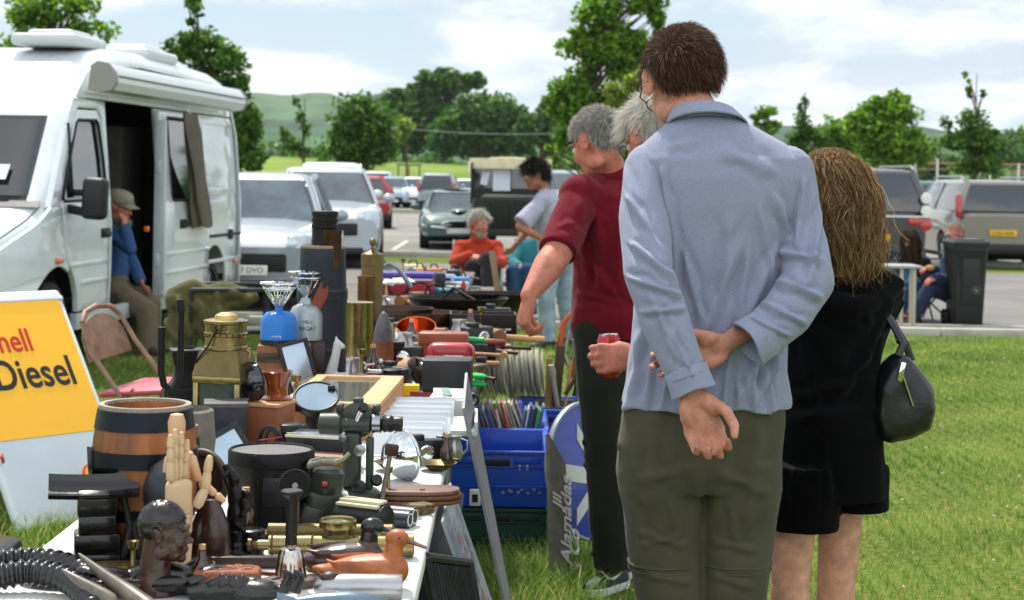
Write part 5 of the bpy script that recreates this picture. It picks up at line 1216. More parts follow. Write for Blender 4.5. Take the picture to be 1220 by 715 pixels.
def can_man():
	D=5.4; b=W(820,213,D); base=V((b.x,D,0))
	J=dict(head=P(780,163,5.36),look=(-.5,.75,-.45),neck=P(806,205,5.4),chest=P(813,270,5.4),pelvis=P(815,420,5.4),
	 shL=P(795,240,5.25),shR=P(845,240,5.55),elL=P(818,375,5.15),wrL=P(756,424,4.94),elR=P(880,350,5.6),wrR=P(850,420,5.5),
	 hipL=P(806,430,5.34),hipR=P(838,430,5.46),knL=P(808,590,5.34),knR=P(840,590,5.46),anL=P(812,745,5.36),anR=P(842,745,5.5),toL=P(790,770,5.3),toR=P(820,770,5.45),
	 handL=dict(dr=(-.98,.05,-.12),back=(-.05,-1,.1),s=1.08,thumb=1,curl=(.95,.75,.55),tcurl=1.1,tout=.25))
	f=Fig('grey haired man mostly hidden behind the tall man, holding a red can',base,J,sk_red,vox=.0050,hs=1.03,build=1.0); f.body(); t=f.t
	face_parts(f.H,t,h_grey); glasses(f.H,t,'#3a3a40',True)
	short_hair(f.H,t,h_white,n=6500,ln=.038,messy=1.0,width=.0018,hl=(.05,-.005,-.07),rng=np.random.default_rng(8))
	f.top(c_chk,sleeve=.5,g=.02,low=-.12,name='shirt',flare=.02); f.legs(c_charc,1.0,g=.02); f.shoes(m_shoe)
	mb=f.MB(); a=V(J['wrL'])+V((.022,.003,.002)); mb.lathe([(.030,-.012),(.033,-.010),(.033,.010),(.030,.012)],a,(1,-.05,.12),24,cap=False,sy=.9); mb.build('watch_strap',m_black,t)
	q=P(728,424,4.985); ct=thing('drink_can','red drink can with a white band, held in a hand in front of dark trousers','can',q-V((0,0,.06)),(0,rad(-4),0))
	mb=MB(); mb.lathe([(.022,.0),(.026,.004),(.033,.012),(.033,.105),(.027,.118)],n=28); mb.build('can_body',mat('can_red','#b01820',.3,metal=.5,coat=.4),ct)
	mb=MB(); mb.lathe([(.027,.118),(.0275,.121),(.024,.118),(.001,.117)],n=28); mb.box((0,-.004,.1205),(.012,.02,.001)); mb.build('lid',m_chrome,ct)
	mb=MB(); mb.lathe([(.0334,.020),(.0334,.032)],n=28,cap=False); mb.lathe([(.0334,.085),(.0334,.092)],n=28,cap=False); mb.build('band',mat('can_white','#d8d6d0',.35),ct)
can_man()
def jeans_man():
	D=15.8; b=gp(660,D); base=b
	J=dict(head=P(638,208,15.8),look=(-.95,-.12,-.35),neck=P(650,226,15.8),chest=P(654,250,15.8),pelvis=P(663,300,15.8),
	 shL=P(646,240,15.62),shR=P(656,238,16.0),elL=P(619,270,15.5),wrL=P(645,284,15.42),elR=P(630,272,16.0),wrR=P(616,290,15.9),
	 hipL=P(657,306,15.72),hipR=P(668,306,15.9),knL=P(651,352,15.65),knR=P(673,352,15.9),anL=P(652,400,15.7),anR=P(680,397,16.0),toL=P(634,410,15.55),toR=P(664,406,15.9))
	f=Fig('dark curly haired man in a lavender t-shirt and pale jeans, turned to the left',base,J,sk_tan,vox=.009,hs=1.08,build=1.08); f.body(); t=f.t
	face_parts(f.H,t,h_black); short_hair(f.H,t,h_black,n=4500,ln=.045,messy=1.7,width=.004,hl=(.05,-.03,-.07),rng=np.random.default_rng(9))
	f.top(c_lav,.45,g=.022,low=-.02,name='t_shirt',flare=.02,collar=False); f.legs(c_jean,1.0,g=.018,wide=1.05); f.shoes(m_shoe)
jeans_man()
def chair_camp(label,c,yaw,w=.5,seat=.40,back=.85,fab='#1d2b3a',metal='#c5c8ca',group='folding chairs of the seated people'):
	t=thing('folding_chair',label,'chair',c,yaw,group); m=mat('chair_tube_'+metal[1:],metal,.3,metal=.6); fm=cloth('chair_fabric_'+fab[1:],fab)
	d=.42
	for s in (-1,1):
		mb=MB(); mb.tube([(s*w/2,-.25,0),(s*w/2,d/2-.05,seat+.02),(s*w/2,d/2+.1,back)],.012,8); mb.build('leg',m,t)
		mb=MB(); mb.tube([(s*w/2-.0,d/2+.05,0),(s*w/2,-.24,seat+.02),(s*w/2,-.24,seat+.22),(s*w/2,.18,seat+.24)],.012,8); mb.build('leg',m,t)
		mb=MB(); mb.box((s*w/2,-.02,seat+.25),(.05,.40,.03),bev=.012); mb.build('armrest',m_black,t)
	mb=MB(); mb.grid(lambda u,v:(-w/2+w*u,-.24+.46*v,seat-.05*math.sin(u*math.pi)*1.0+.02*v),10,8); o=mb.build('seat',fm,t); o.modifiers.new('s','SOLIDIFY').thickness=.012
	mb=MB(); mb.grid(lambda u,v:(-w/2+w*u,.20+.12*v+.04*math.sin(u*math.pi),seat+.04+(back-seat-.04)*v),10,8); o=mb.build('backrest',fm,t); o.modifiers.new('s','SOLIDIFY').thickness=.012
	return t
def red_man():
	D=18.0; b=gp(570,D); J=dict(head=P(571,267,17.95),look=(.45,-.88,-.06),neck=P(571,286,18.02),chest=P(570,304,18.05),pelvis=P(568,337,18.0),
	 shL=P(591,295,18.0),shR=P(549,295,18.0),elL=P(598,313,17.85),wrL=P(584,311,17.6),elR=P(542,312,17.85),wrR=P(560,305,17.6),
	 hipL=P(577,340,17.9),hipR=P(560,340,17.9),knL=P(563,318,17.45),knR=P(580,309,17.45),anL=P(562,368,17.4),anR=P(584,346,17.25),toL=P(560,380,17.25),toR=P(578,352,17.1),
	 handL=dict(dr=(-.8,-.4,-.2),back=(0,-.5,.8),s=1.05),handR=dict(dr=(.8,-.4,-.1),back=(0,-.5,.8),s=1.05))
	f=Fig('white haired man in a rust red sweater sitting with crossed legs behind the stall',b,J,sk_red,vox=.009,hs=1.12,build=1.1); f.body(); t=f.t
	face_parts(f.H,t,h_white); short_hair(f.H,t,h_white,n=5000,ln=.034,messy=1.3,width=.0035,hl=(.075,-.0,-.075),rng=np.random.default_rng(12))
	beard(f,h_white)
	f.top(c_rust,.97,g=.022,low=-.08,name='sweater'); f.legs(c_charc,1.0,g=.016); f.shoes(m_shoe)
	chair_camp('silver framed folding chair under the man in the rust red sweater',V((b.x,D+.05,0)),0)
def beard(f,m,n=1800,ln=.010,seed=2):
	rng=np.random.default_rng(seed); d=rng.normal(size=(n*6,3)); d/=np.linalg.norm(d,axis=1)[:,None]
	p=d*np.array([.054,.056,.058])+np.array([0,.040,-.062]); k=(p[:,2]<-.068)&(p[:,1]>.01)&~((np.abs(p[:,0])<.022)&(p[:,2]>-.07)&(p[:,2]<-.05)); p=p[k][:n]; d=d[k][:n]
	lh=local_head(f); me=strands(lh.np(p),lh.dirs(d*.6+np.array([0,.1,-.5])+rng.normal(size=p.shape)*.2),ln*(.6+.6*rng.random(len(p))),np.zeros((len(p),3)),.0026,2,rng); mesh_obj('beard',me,m,f.t)
red_man()
def teal():
	D=18.6; b=gp(632,D); J=dict(head=P(641,264,18.6),look=(-.6,-.75,-.1),neck=P(636,284,18.65),chest=P(632,302,18.65),pelvis=P(634,336,18.6),
	 shL=P(648,296,18.65),shR=P(617,295,18.6),elL=P(650,315,18.5),wrL=P(632,322,18.2),elR=P(611,313,18.4),wrR=P(619,318,18.15),
	 hipL=P(642,338,18.5),hipR=P(625,338,18.5),knL=P(628,322,18.0),knR=P(611,324,18.0),anL=P(632,370,17.95),anR=P(614,370,17.95),toL=P(628,380,17.8),toR=P(610,380,17.8))
	f=Fig('seated person in a teal top, half hidden by the man in pale jeans',b,J,sk_fair,vox=.009,hs=1.05); f.body(); face_parts(f.H,f.t,h_brown)
	short_hair(f.H,f.t,h_brown,n=3000,ln=.05,messy=1,width=.004); f.top(c_teal,.97,g=.02,name='top',collar=False); f.legs(c_jean2,1.0); f.shoes(m_shoe2)
	chair_camp('silver framed folding chair under the seated person in the teal top',V((b.x,D+.05,0)),rad(-15))
teal()
def van_man():
	P=lambda x,y,d: W(x-8,y,d+.05)
	D=14.7; b=V((P(146,213,D).x,D,0)); J=dict(head=P(150,247,14.7),look=(.95,-.25,-.22),neck=P(140,264,14.72),chest=P(140,287,14.75),pelvis=P(142,342,14.75),
	 shL=P(144,277,14.92),shR=P(141,278,14.55),elL=P(165,310,14.9),wrL=P(175,335,14.7),elR=P(163,297,14.45),wrR=P(157,272,14.5),
	 hipL=P(146,348,14.85),hipR=P(146,350,14.65),knL=P(187,362,14.75),knR=P(183,370,14.5),anL=P(191,425,14.75),anR=P(184,432,14.45),toL=P(206,437,14.65),toR=P(199,443,14.35),
	 handR=dict(dr=(-.1,0,1),back=(.9,-.3,0),s=1.0,curl=(.7,.8,.5)))
	f=Fig('bearded man in a cap and blue shirt sitting in the open van doorway',b,J,sk_red,vox=.009,hs=1.1); f.body(); t=f.t; face_parts(f.H,t,h_grey); beard(f,h_grey,3000,.04)
	lh=local_head(f); short_hair(f.H,t,h_grey,n=2500,ln=.03,width=.004)
	f.top(c_shirtb,.97,g=.016,name='shirt'); f.legs(c_khaki,1.0,g=.022,wide=1.1); f.shoes(m_shoe2)
	m=mat('cap_beige','#8b8676',.9,bump=(150,.4)); H=lh; mb=MB()
	mb.rings([[H.p((math.cos(a)*.092*k,math.sin(a)*.108*k-.01,z)) for a in (2*math.pi*i/28 for i in range(28))] for k,z in ((1,.045),(1.0,.075),(.92,.105),(.7,.125),(.35,.135),(.05,.137))]); c=mb.build('cap',m,t)
	mb=MB(); mb.grid(lambda u,v:H.p(((u-.5)*.15*(1-.35*v*v),.085+.085*v-.05*(2*u-1)**2,.052-.022*v-.02*(2*u-1)**2)),10,6); o=mb.build('peak',m,c); o.modifiers.new('s','SOLIDIFY').thickness=.005
van_man()
def couple():
	b=gp(1083,19.7); J=dict(head=P(1084,287,19.6),look=(-.55,-.8,-.15),neck=P(1086,304,19.68),chest=P(1085,320,19.7),pelvis=P(1086,346,19.7),
	 shL=P(1102,313,19.7),shR=P(1068,314,19.65),elL=P(1108,330,19.6),wrL=P(1094,338,19.3),elR=P(1063,330,19.4),wrR=P(1075,338,19.2),
	 hipL=P(1093,348,19.6),hipR=P(1078,348,19.6),knL=P(1088,338,19.1),knR=P(1070,338,19.1),anL=P(1090,377,19.0),anR=P(1072,377,19.0),toL=P(1086,385,18.85),toR=P(1068,385,18.85))
	f=Fig('young woman with long brown hair and a dark jacket, sitting before parked cars',b,J,sk_pale,vox=.009,hs=1.0,build=.95); f.body(); t=f.t; face_parts(f.H,t,h_brown)
	rng=np.random.default_rng(21); v,lo,nf=long_hair(f.H,t,h_brown,4500,rng,P(1086,305,19.6),(0,-.15,-1),ln=(.12,.35),wave=.012,width=.006,hf=.10); hair_obj(f,np_hairmat('hair_mid_brown','#20140d','#3f2a1c','#5e422e'),v,lo,nf)
	f.top(c_jkt,.97,g=.024,low=-.05,name='jacket'); f.legs(c_jean2,1.0); f.shoes(m_shoe)
	mb=f.MB(); ch=V(J['chest']); mb.box(ch+V((-.02,-.13,-.05)),(.16,.05,.30),bev=.02); mb.build('t_shirt',cloth('blue_tee','#4b7fae'),t)
	chair_camp('dark folding chair under the young woman with long brown hair',V((b.x,19.75,0)),0,seat=.33,back=.75,metal='#55585b')
	b=gp(1134,19.3); J=dict(head=P(1138,280,19.2),look=(-.85,-.5,-.15),neck=P(1138,302,19.28),chest=P(1136,320,19.3),pelvis=P(1137,347,19.3),
	 shL=P(1148,312,19.45),shR=P(1128,313,19.15),elL=P(1146,332,19.3),wrL=P(1110,321,19.1),elR=P(1126,335,19.0),wrR=P(1116,331,18.9),
	 hipL=P(1137,350,19.38),hipR=P(1135,352,19.2),knL=P(1112,336,19.2),knR=P(1108,343,18.95),anL=P(1090,368,19.1),anR=P(1084,374,18.85),toL=P(1073,370,19.05),toR=P(1066,374,18.8),
	 handR=dict(dr=(-.9,-.2,-.3),back=(0,-.4,.9),s=1),handL=dict(dr=(-.9,-.3,.1),back=(0,-.3,.9),s=1,curl=(.8,.8,.5)))
	f=Fig('balding man in glasses and navy clothes sitting beside the black wheelie bin',b,J,sk_red,vox=.009,hs=1.06,build=1.05); f.body(); t=f.t; face_parts(f.H,t,h_grey); glasses(f.H,t,'#333338')
	short_hair(f.H,t,h_grey,n=2600,ln=.016,width=.0035,hl=(.09,.01,-.07),cap=False)
	f.top(cloth('navy_fleece','#24364f'),.97,g=.024,low=-.06,name='jacket'); f.legs(c_navy,1.0,g=.02); f.shoes(m_shoe2)
	chair_camp('dark folding chair under the balding man beside the wheelie bin',V((b.x,19.35,0)),rad(-60),seat=.34,back=.75,metal='#55585b')
	q=P(1108,319,18.95); tt=thing('bread_roll','small bread roll held by the balding man','bread roll',q); MB().ell((0,0,0),(.05,.035,.03)).build('crust',mat('bread','#b98a4c',.8,var=(30,.2)),tt)
couple()
def small_table():
	c=gp(1078,18.4); t=thing('folding_table','small grey topped folding table with pale legs in front of the seated young woman','table',c)
	m=mat('table_grey','#8f9492',.5,var=(5,.1)); ml=mat('table_leg_pale','#a9a48e',.5)
	mb=MB(); mb.box((-.02,0,.66),(.34,.5,.03),bev=.01); mb.build('tabletop',m,t)
	for x,y in ((-.06,-.2),(.07,-.2),(-.12,.2),(.13,.2)): mb=MB(); mb.box((x,y,.325),(.035,.035,.65),bev=.006); mb.build('leg',ml,t)
small_table()
def bin_():
	c=gp(1152,18.85); t=thing('wheelie_bin','black wheelie bin with a grey lid standing at the road edge','wheelie bin',c,rad(2)); t.scale=(.8,.8,.9); m=mat('bin_black','#1a1d1c',.5,var=(4,.15)); ml=mat('bin_lid','#2c3133',.35,var=(6,.15))
	mb=MB(); rg=[]
	for z,w,d in ((.04,.36,.42),(.06,.37,.44),(.5,.41,.48),(.92,.45,.53),(.94,.475,.56),(.98,.475,.56),(.98,.44,.52),(.90,.43,.51)): rg.append([V((sx_*w/2,sy*d/2,z)) for sx_,sy in((1,-.9),(1,.9),(.9,1),(-.9,1),(-1,.9),(-1,-.9),(-.9,-1),(.9,-1))])
	mb.rings(rg); mb.box((0,-.245,.55),(.24,.03,.55),bev=.012,rot=(.06,0,0)); mb.box((0,-.26,.93),(.40,.04,.04),bev=.01); mb.build('bin_body',m,t)
	mb=MB(); mb.box((0,0,1.005),(.50,.57,.05),bev=.02); mb.box((0,.02,1.035),(.40,.42,.03),bev=.012);
	for x in(-.2,.2): mb.cyl((x-.04,.29,1.01),(x+.04,.29,1.01),.025,n=12)
	mb.cyl((-.2,.32,1.0),(.2,.32,1.0),.014,n=10); mb.build('lid',ml,t)
	for s in(-1,1):
		mb=MB(); mb.cyl((s*.19,.2,.10),(s*.24,.2,.10),.10,n=24); mb.build('wheel',m_tyre,t)
	mb=MB(); mb.torus((.07,-.268,.45),.06,.003,(0,1,0),n=20,k=5,sy=.7); mb.box((.07,-.268,.45),(.05,.003,.03),rot=(0,.4,0)); mb.build('emblem',mat('bin_mark','#6e7471',.6),t)
bin_()
TZ=.75
gT='folding tables in one long row'
m_tab=mat('table_white','#cfd0cc',.45,var=(3,.06),bump=(90,.15,.002))
m_steel=mat('steel_tube','#7d8084',.4,metal=.8)
m_tabd=mat('table_brown','#4d4238',.6,var=(4,.25),bump=(60,.3,.002))
def table(x0,x1,y0,y1,label,mt=None):
	t=thing('folding_table',label,'table',((x0+x1)/2,(y0+y1)/2,0),0,gT); w=x1-x0; l=y1-y0
	mb=MB(); mb.box((0,0,TZ-.02),(w,l,.04),bev=.012,seg=3); mb.build('tabletop',mt or m_tab,t)
	mb=MB(); mb.box((0,0,TZ-.055),(w*.86,l*.92,.03),bev=.006); mb.build('apron',m_steel,t)
	for s in(-1,1):
		for q in(-1,1):
			mb=MB(); mb.tube([(q*w*.38,s*l*.40,0),(q*w*.38,s*l*.40,.06),(q*w*.38,s*l*.36,TZ-.05)],.013,8); mb.build('leg',m_steel,t)
table(-.93,-.16,2.80,4.72,'white folding table nearest the camera, carrying the ducks and the barrel')
table(-.92,-.155,4.74,6.55,'second white folding table, under the glass topped display case')
table(-.93,-.13,6.60,8.40,'third white folding table, under the black cash box')
table(-.98,-.07,8.45,10.3,'brown topped folding table under the leather cases and the copper bowl',m_tabd)
table(-1.15,-.10,10.4,12.2,'brown topped folding table under the big pans',m_tabd)
table(-1.30,-.28,12.3,14.1,'brown topped folding table farthest away, under the purple and red box',m_tabd)
def put(name,label,cat,px,py,rz=0,group=None,z=None,rot=None,D=None):
	z=TZ+.001 if z is None else z
	p=G(px,py,z) if D is None else V((W(px,213,D).x,D,z))
	t=thing(name,label,cat,p,rot if rot else rz,group); t['k']=p.y/FPX; del t['k']
	return t, p.y/FPX
def part(t,name,m,fn,**k):
	mb=MB(); fn(mb); return mb.build(name,m,t,**k)
m_wood=mat('wood_mid','#7a4a26',.55,var=(9,.3),stretch=(1,1,.25),bump=(60,.3,.002)); m_woodd=mat('wood_dark','#2e1c13',.45,var=(9,.3),coat=.2,bump=(50,.25,.002)); m_woodl=mat('wood_pale','#b88a5c',.55,var=(7,.15),bump=(60,.2,.001))
m_pine=mat('wood_pine','#c08e60',.5,var=(6,.18),stretch=(.2,1,1),bump=(40,.15,.001)); m_beech=mat('wood_beech','#c9a07a',.45,var=(12,.08))
m_ebony=mat('ebony','#0f0d0d',.25,var=(20,.3),coat=.3,bump=(60,.2,.002)); m_brass=mat('brass','#94845a',.28,metal=1,var=(14,.35),bump=(90,.12,.001)); m_brassd=mat('brass_dull','#6e6040',.42,metal=.9,var=(10,.35))
m_copper=mat('copper','#b0562a',.25,metal=1,var=(9,.2)); m_iron=mat('black_iron','#141414',.5,metal=.5,var=(18,.4),bump=(90,.5,.002)); m_irong=mat('grey_iron','#34353a',.45,metal=.7,var=(14,.4),bump=(80,.4,.002))
m_pewter=mat('pewter','#a9a8aa',.3,metal=.9,var=(8,.15)); m_olived=mat('olive_drab','#2c332b',.45,var=(10,.25),coat=.15); m_blackp=mat('black_plastic','#111214',.35,var=(12,.2)); m_leather=mat('leather_brown','#5d3a28',.5,var=(9,.3),bump=(90,.4,.002)); m_leatht=mat('leather_tan','#8c5a38',.5,var=(8,.2),bump=(80,.3,.002))
m_mirror=mat('glass_pane','#aebdca',.03,metal=.75,var=(6,.12)); m_clear=mat('clear_plastic','#dfe5ea',.12,trans=.65,ior=1.3); m_paper=mat('paper','#d8d6ce',.8,var=(20,.05)); m_redp=mat('red_enamel','#a3151b',.3,coat=.5,var=(8,.15)); m_greenp=mat('green_plastic','#17964a',.35); m_bluep=mat('blue_plastic','#1f6fc0',.4,var=(10,.08)); m_yel=mat('yellow_block','#d9b414',.5); m_cream=mat('cream_paint','#c2bda0',.5)
for i,(lab,pts,r0,r1) in enumerate([
	('long ribbed black horn at the front left corner, the upper one of two',[(-30,694,3.22),(0,690,3.24),(40,687,3.25),(80,694,3.22),(110,712,3.15),(125,740,3.05)],.021,.019),
	('long ribbed black horn at the front left corner, the lower one of two',[(-30,715,3.12),(0,708,3.12),(40,703,3.13),(75,710,3.11),(100,728,3.06),(115,760,3.0)],.023,.020)]):
	P0=W(*pts[1]); t=thing('ribbed_horn',lab,'horn',V((P0.x,P0.y,TZ+.03)),0,'ribbed black horns')
	q=[W(*p)-P0 for p in pts]; n=150; out=[];rs=[]
	for k in range(n+1):
		f=k/n*(len(q)-1); a=int(min(f,len(q)-2)); c=f-a
		p0=q[max(a-1,0)];p1=q[a];p2=q[a+1];p3=q[min(a+2,len(q)-1)]
		out.append(.5*((2*p1)+(p2-p0)*c+(2*p0-5*p1+4*p2-p3)*c*c+(3*p1-p0-3*p2+p3)*c**3)); rs.append((r0+(r1-r0)*k/n)*(1+.13*math.sin(k/n*120)))
	part(t,'horn',mat('horn_black','#17171a',.28,var=(30,.3),coat=.3),lambda m:m.tube(out,rs,18),angle=80)
for lab,pts,r in (('smooth grey curved horn tip pointing up beside the black carved headrest, the longer one',[(92,658,3.11),(112,676,3.09),(135,694,3.07),(160,712,3.05),(190,735,3.0)],.019),
	('smooth grey curved horn tip pointing up from the ribbed horns, the shorter one',[(72,677,3.07),(90,690,3.05),(112,703,3.04),(140,720,3.02)],.014)):
	P0=W(*pts[0]); t=thing('curved_horn',lab,'horn',P0,0,'smooth curved horns')
	q=[W(*p)-P0 for p in pts]; rs=[.002+r*(k/(len(q)-1))**.8 for k in range(len(q))]
	o=part(t,'horn',mat('horn_grey','#5f564c',.4,var=(22,.5),coat=.2,stretch=(1,1,1)),lambda m:m.tube(q,rs,16)); md=o.modifiers.new('s','SUBSURF'); md.levels=md.render_levels=2
t,k=put('carved_basket','flat dark basket with fine woven ribs lying behind the horns','basket',88,694)
def f(m):
	for i in range(16): m.torus((0,0,.012+.0012*i),.085-.005*i,.0032,n=48,k=6,sx=1.15,sy=.7)
	m.box((0,0,.006),(.14,.09,.01),bev=.004)
part(t,'basket',m_ebony,f)
t,k=put('carved_figure','dark carved wooden figure lying on its back, with leaf shaped limbs','carving',175,706,rad(8))
mb=MB()
for (x,y,z,rx,ry,rz,a,b) in ((-.06,.0,.03,.05,.018,.016,.2,.2),(-.01,.02,.035,.045,.02,.015,-.3,.5),(.045,.0,.03,.06,.022,.022,.15,-.2),(-.04,-.03,.02,.055,.018,.014,.1,.3),(.03,-.035,.022,.05,.016,.015,-.2,-.4),(.08,.01,.045,.03,.012,.010,-.5,.2),(-.10,.01,.028,.03,.016,.018,.3,0),(.02,.01,.055,.03,.012,.010,-.6,.1),(.1,-.03,.03,.045,.02,.02,-.3,.3)): mb.ell((x,y,z),(rx,ry,rz),rot=(0,a,b))
mb.box((0,0,.012),(.18,.07,.02),bev=.006)
mesh_obj('figure',remesh(mb,.0025,3,name='figure'),m_ebony,t)
t,k=put('carved_claw','black carved claw of curled fingers in front of the terracotta block','carving',285,716,rad(-8))
mb=MB(); mb.ell((.03,0,.02),(.05,.03,.02))
for i in range(5): mb.tube([(-.01+.017*i,-.0,.02),(-.03+.018*i,-.012,.042),(-.05+.02*i,-.02,.03)] if i<3 else [(.02+.02*i,0,.02),(.03+.02*i,.0,.05),(.02+.02*i,-.01,.06)],[.011,.009,.004],10)
mb.tube([(-.09,-.01,.012),(-.04,0,.022),(.03,0,.024)],[.014,.02,.02],10)
mesh_obj('claw',remesh(mb,.0022,3,name='claw'),m_ebony,t)
t,k=put('carved_headrest','black carved wooden headrest of two curved plates over a stepped block','headrest',128,676,rad(14))
def tray(m,cx,cy,cz,w,d,th,sag,rot=0):
	def f(u,v):
		x=(u-.5)*w; y=(v-.5)*d; z=cz+sag*(2*v-1)**2+ .25*sag*(2*u-1)**2; return V((cx+x*math.cos(rot)-y*math.sin(rot),cy+x*math.sin(rot)+y*math.cos(rot),z))
	M9=m.M; m.M=Matrix.Identity(4); nq=len(m.v)
	n0=len(m.v); m.grid(f,14,8); top=[v.copy() for v in m.v[n0:]]; m.v[n0:]=top
	m.add([v-V((0,0,th)) for v in top],[[j*15+i,(j+1)*15+i,(j+1)*15+i+1,j*15+i+1] for j in range(8) for i in range(14)])
	b=[(0,i) for i in range(15)]+[(j,14) for j in range(1,9)]+[(8,i) for i in range(13,-1,-1)]+[(j,0) for j in range(7,0,-1)]
	ids=[j*15+i for j,i in b]; n=len(ids); m.add([top[a] for a in ids]+[top[a]-V((0,0,th)) for a in ids],[[a,(a+1)%n,(a+1)%n+n,a+n] for a in range(n)]); m.v[nq:]=[M9@v for v in m.v[nq:]]; m.M=M9
part(t,'front_plate',m_ebony,lambda m:(setattr(m,'M',Matrix.Translation((0,-.03,.150))@Matrix.Rotation(.55,4,'X')),tray(m,-.028,0,0,.165,.060,.010,.016),m.box((-.028,-.022,.011),(.055,.02,.005),bev=.001)))
part(t,'rear_plate',m_ebony,lambda m:(setattr(m,'M',Matrix.Translation((0,.04,.170))@Matrix.Rotation(.35,4,'X')),tray(m,.035,0,0,.145,.08,.007,.034,.1)))
part(t,'block',m_ebony,lambda m:[m.box((-.02,.0,z),(w,.07,h),bev=.006) for z,w,h in ((.125,.075,.05),(.085,.070,.04),(.05,.085,.04),(.016,.088,.032))])
for s in(-1,1): part(t,'crossed_leg',mat('ebony_worn','#2d2926',.45,var=(20,.4)),lambda m:m.tube([(.045+s*.020,-.01,.145),(.045+s*.012,-.01,.115),(.045+s*.004,-.01,.08),(.045+s*.012,-.01,.04),(.045+s*.028,-.01,.002)],[.009,.008,.008,.009,.012],10))
part(t,'foot',m_ebony,lambda m:m.box((.06,0,.01),(.09,.06,.02),bev=.008))
t,k=put('barrel','small brown oak barrel with three blue black iron hoops, left of the wooden hand','barrel',170,664)
prof=[(.078,0),(.088,.05),(.0975,.10),(.1015,.15),(.1015,.19),(.098,.235),(.088,.295)]
def bar(m):
	n=22*6; rg=[]
	for r,z in [(.070,.004)]+prof+[(.078,.295),(.076,.27),(.001,.268)]:
		rg.append([V((r*(1-.012*(1 if (i%6)==0 else 0))*math.cos(2*math.pi*i/n),r*(1-.012*(1 if (i%6)==0 else 0))*math.sin(2*math.pi*i/n),z)) for i in range(n)])
	m.rings(rg)
m_oak=mat('oak_staves','#6f3b18',.5,var=(9,.5),col2='#a3602c',stretch=(1.6,1.6,.2),bump=(50,.3,.002),coat=.2)
part(t,'staves',m_oak,bar,angle=50)
m_hoop=mat('iron_hoop','#161b24',.35,metal=.6,var=(12,.3))
for z0,z1 in ((.255,.292),(.185,.215),(.085,.108),(.008,.04)):
	r=lambda z:float(np.interp(z,[p[1] for p in prof],[p[0] for p in prof]))+.0025
	part(t,'hoop',m_hoop,lambda m:m.lathe([(r(z0)-.002,z0),(r(z0),z0),(r((z0+z1)/2),(z0+z1)/2),(r(z1),z1),(r(z1)-.002,z1)],n=48,cap=False))
part(t,'rim',mat('oak_grey','#8c8478',.7,var=(14,.3)),lambda m:m.lathe([(.0885,.292),(.0885,.300),(.078,.300),(.078,.290)],n=48,cap=False))
t,k=put('grey_tub','grey weathered wooden tub lying behind the barrel','tub',212,585,rad(10))
part(t,'tub',mat('weathered_grey','#6b645c',.7,var=(14,.3),metal=.2),lambda m:m.lathe([(.060,0),(.078,.04),(.086,.12),(.080,.19),(.072,.195),(.070,.17),(.001,.168)],n=40,cap=True))
t,k=put('small_cask','tiny brown cask with a dark hoop squeezed between the barrel and the wooden hand','cask',216,612)
part(t,'cask',m_oak,lambda m:m.lathe([(.030,0),(.036,.08),(.037,.13),(.034,.195),(.028,.195),(.028,.18),(.001,.18)],n=28))
for z in(.155,.05): part(t,'hoop',m_hoop,lambda m:m.lathe([(.037,z-.014),(.0385,z),(.037,z+.014)],n=28,cap=False))
t,k=put('dark_bowl','round blackened bowl standing on its edge left of the wooden hand','bowl',191,684,rad(-60))
part(t,'bowl',m_irong,lambda m:m.lathe([(.001,-.03),(.03,-.027),(.055,-.012),(.067,.012),(.064,.013),(.052,-.006),(.028,-.02),(.001,-.023)],(0,0,.150),(0,1,0),n=36))
part(t,'stand',m_ebony,lambda m:m.box((0,0,.045),(.04,.04,.09),bev=.01))
m_hand=mat('mannequin_beech','#c9ab86',.5,var=(20,.06))
t,k=put('wooden_hand','pale jointed wooden artist\'s hand model with fingers raised','hand model',212,694,rad(48)); t.scale=(.92,.92,.90)
part(t,'forearm',m_hand,lambda m:m.lathe([(.030,0),(.026,.06),(.021,.11),(.026,.135),(.018,.14)],n=28,sx=1,sy=.75))
part(t,'palm',m_hand,lambda m:m.box((-.002,0,.172),(.056,.030,.075),bev=.012,seg=3))
for i,(x,y,ls,a) in enumerate(((-.026,-.004,(.040,.028,.024),.02),(-.010,.004,(.044,.030,.026),.0),(.006,.010,(.040,.028,.024),-.04),(.020,.014,(.032,.022,.020),-.10))):
	fo=None; z=.208; xx=x; par=t
	for j,l in enumerate(ls):
		r=.0088-.0008*j; mb=MB(); nx=xx-a*l; mb.tube([(xx,y,z+.001),(xx,y,z+l*.15),(xx+(nx-xx)*.5,y,z+l*.6),(nx,y,z+l-.001)],[r*.7,r,r*.95,r*.72],12); mb.ell((nx,y,z+l),r*.7,nu=10,nv=8)
		if j==0: fo=mb.build('finger',m_hand,t)
		else: mb.build('finger_joint',m_hand,fo)
		z+=l; xx=nx
fo=None; p=V((.032,-.012,.150)); d=V((.45,-.2,1)).normalized()
for j,l in enumerate((.040,.034,.030)):
	r=.0115-.0012*j; q=p+d*l; mb=MB(); mb.tube([p,p.lerp(q,.2),p.lerp(q,.7),q],[r*.7,r,r*.95,r*.75],12); mb.ell(q,r*.72,nu=10,nv=8)
	if j==0: fo=mb.build('finger',m_hand,t)
	else: mb.build('finger_joint',m_hand,fo)
	p=q; d=V((.12,-.05,1)).normalized()
t,k=put('lay_figure','pale wooden artist\'s lay figure holding one arm out to the right','lay figure',213,688,rad(5)); t.scale=(.85,.85,.87)
def lay(m,a,b,r0,r1,rm=None): m.tube([a,V(a).lerp(V(b),.15),V(a).lerp(V(b),.55),V(a).lerp(V(b),.9),b],[r0*.5,r0,rm or (r0+r1)/2,r1,r1*.5],14)
S0=lambda x,z,y=0:V((x,y,z))
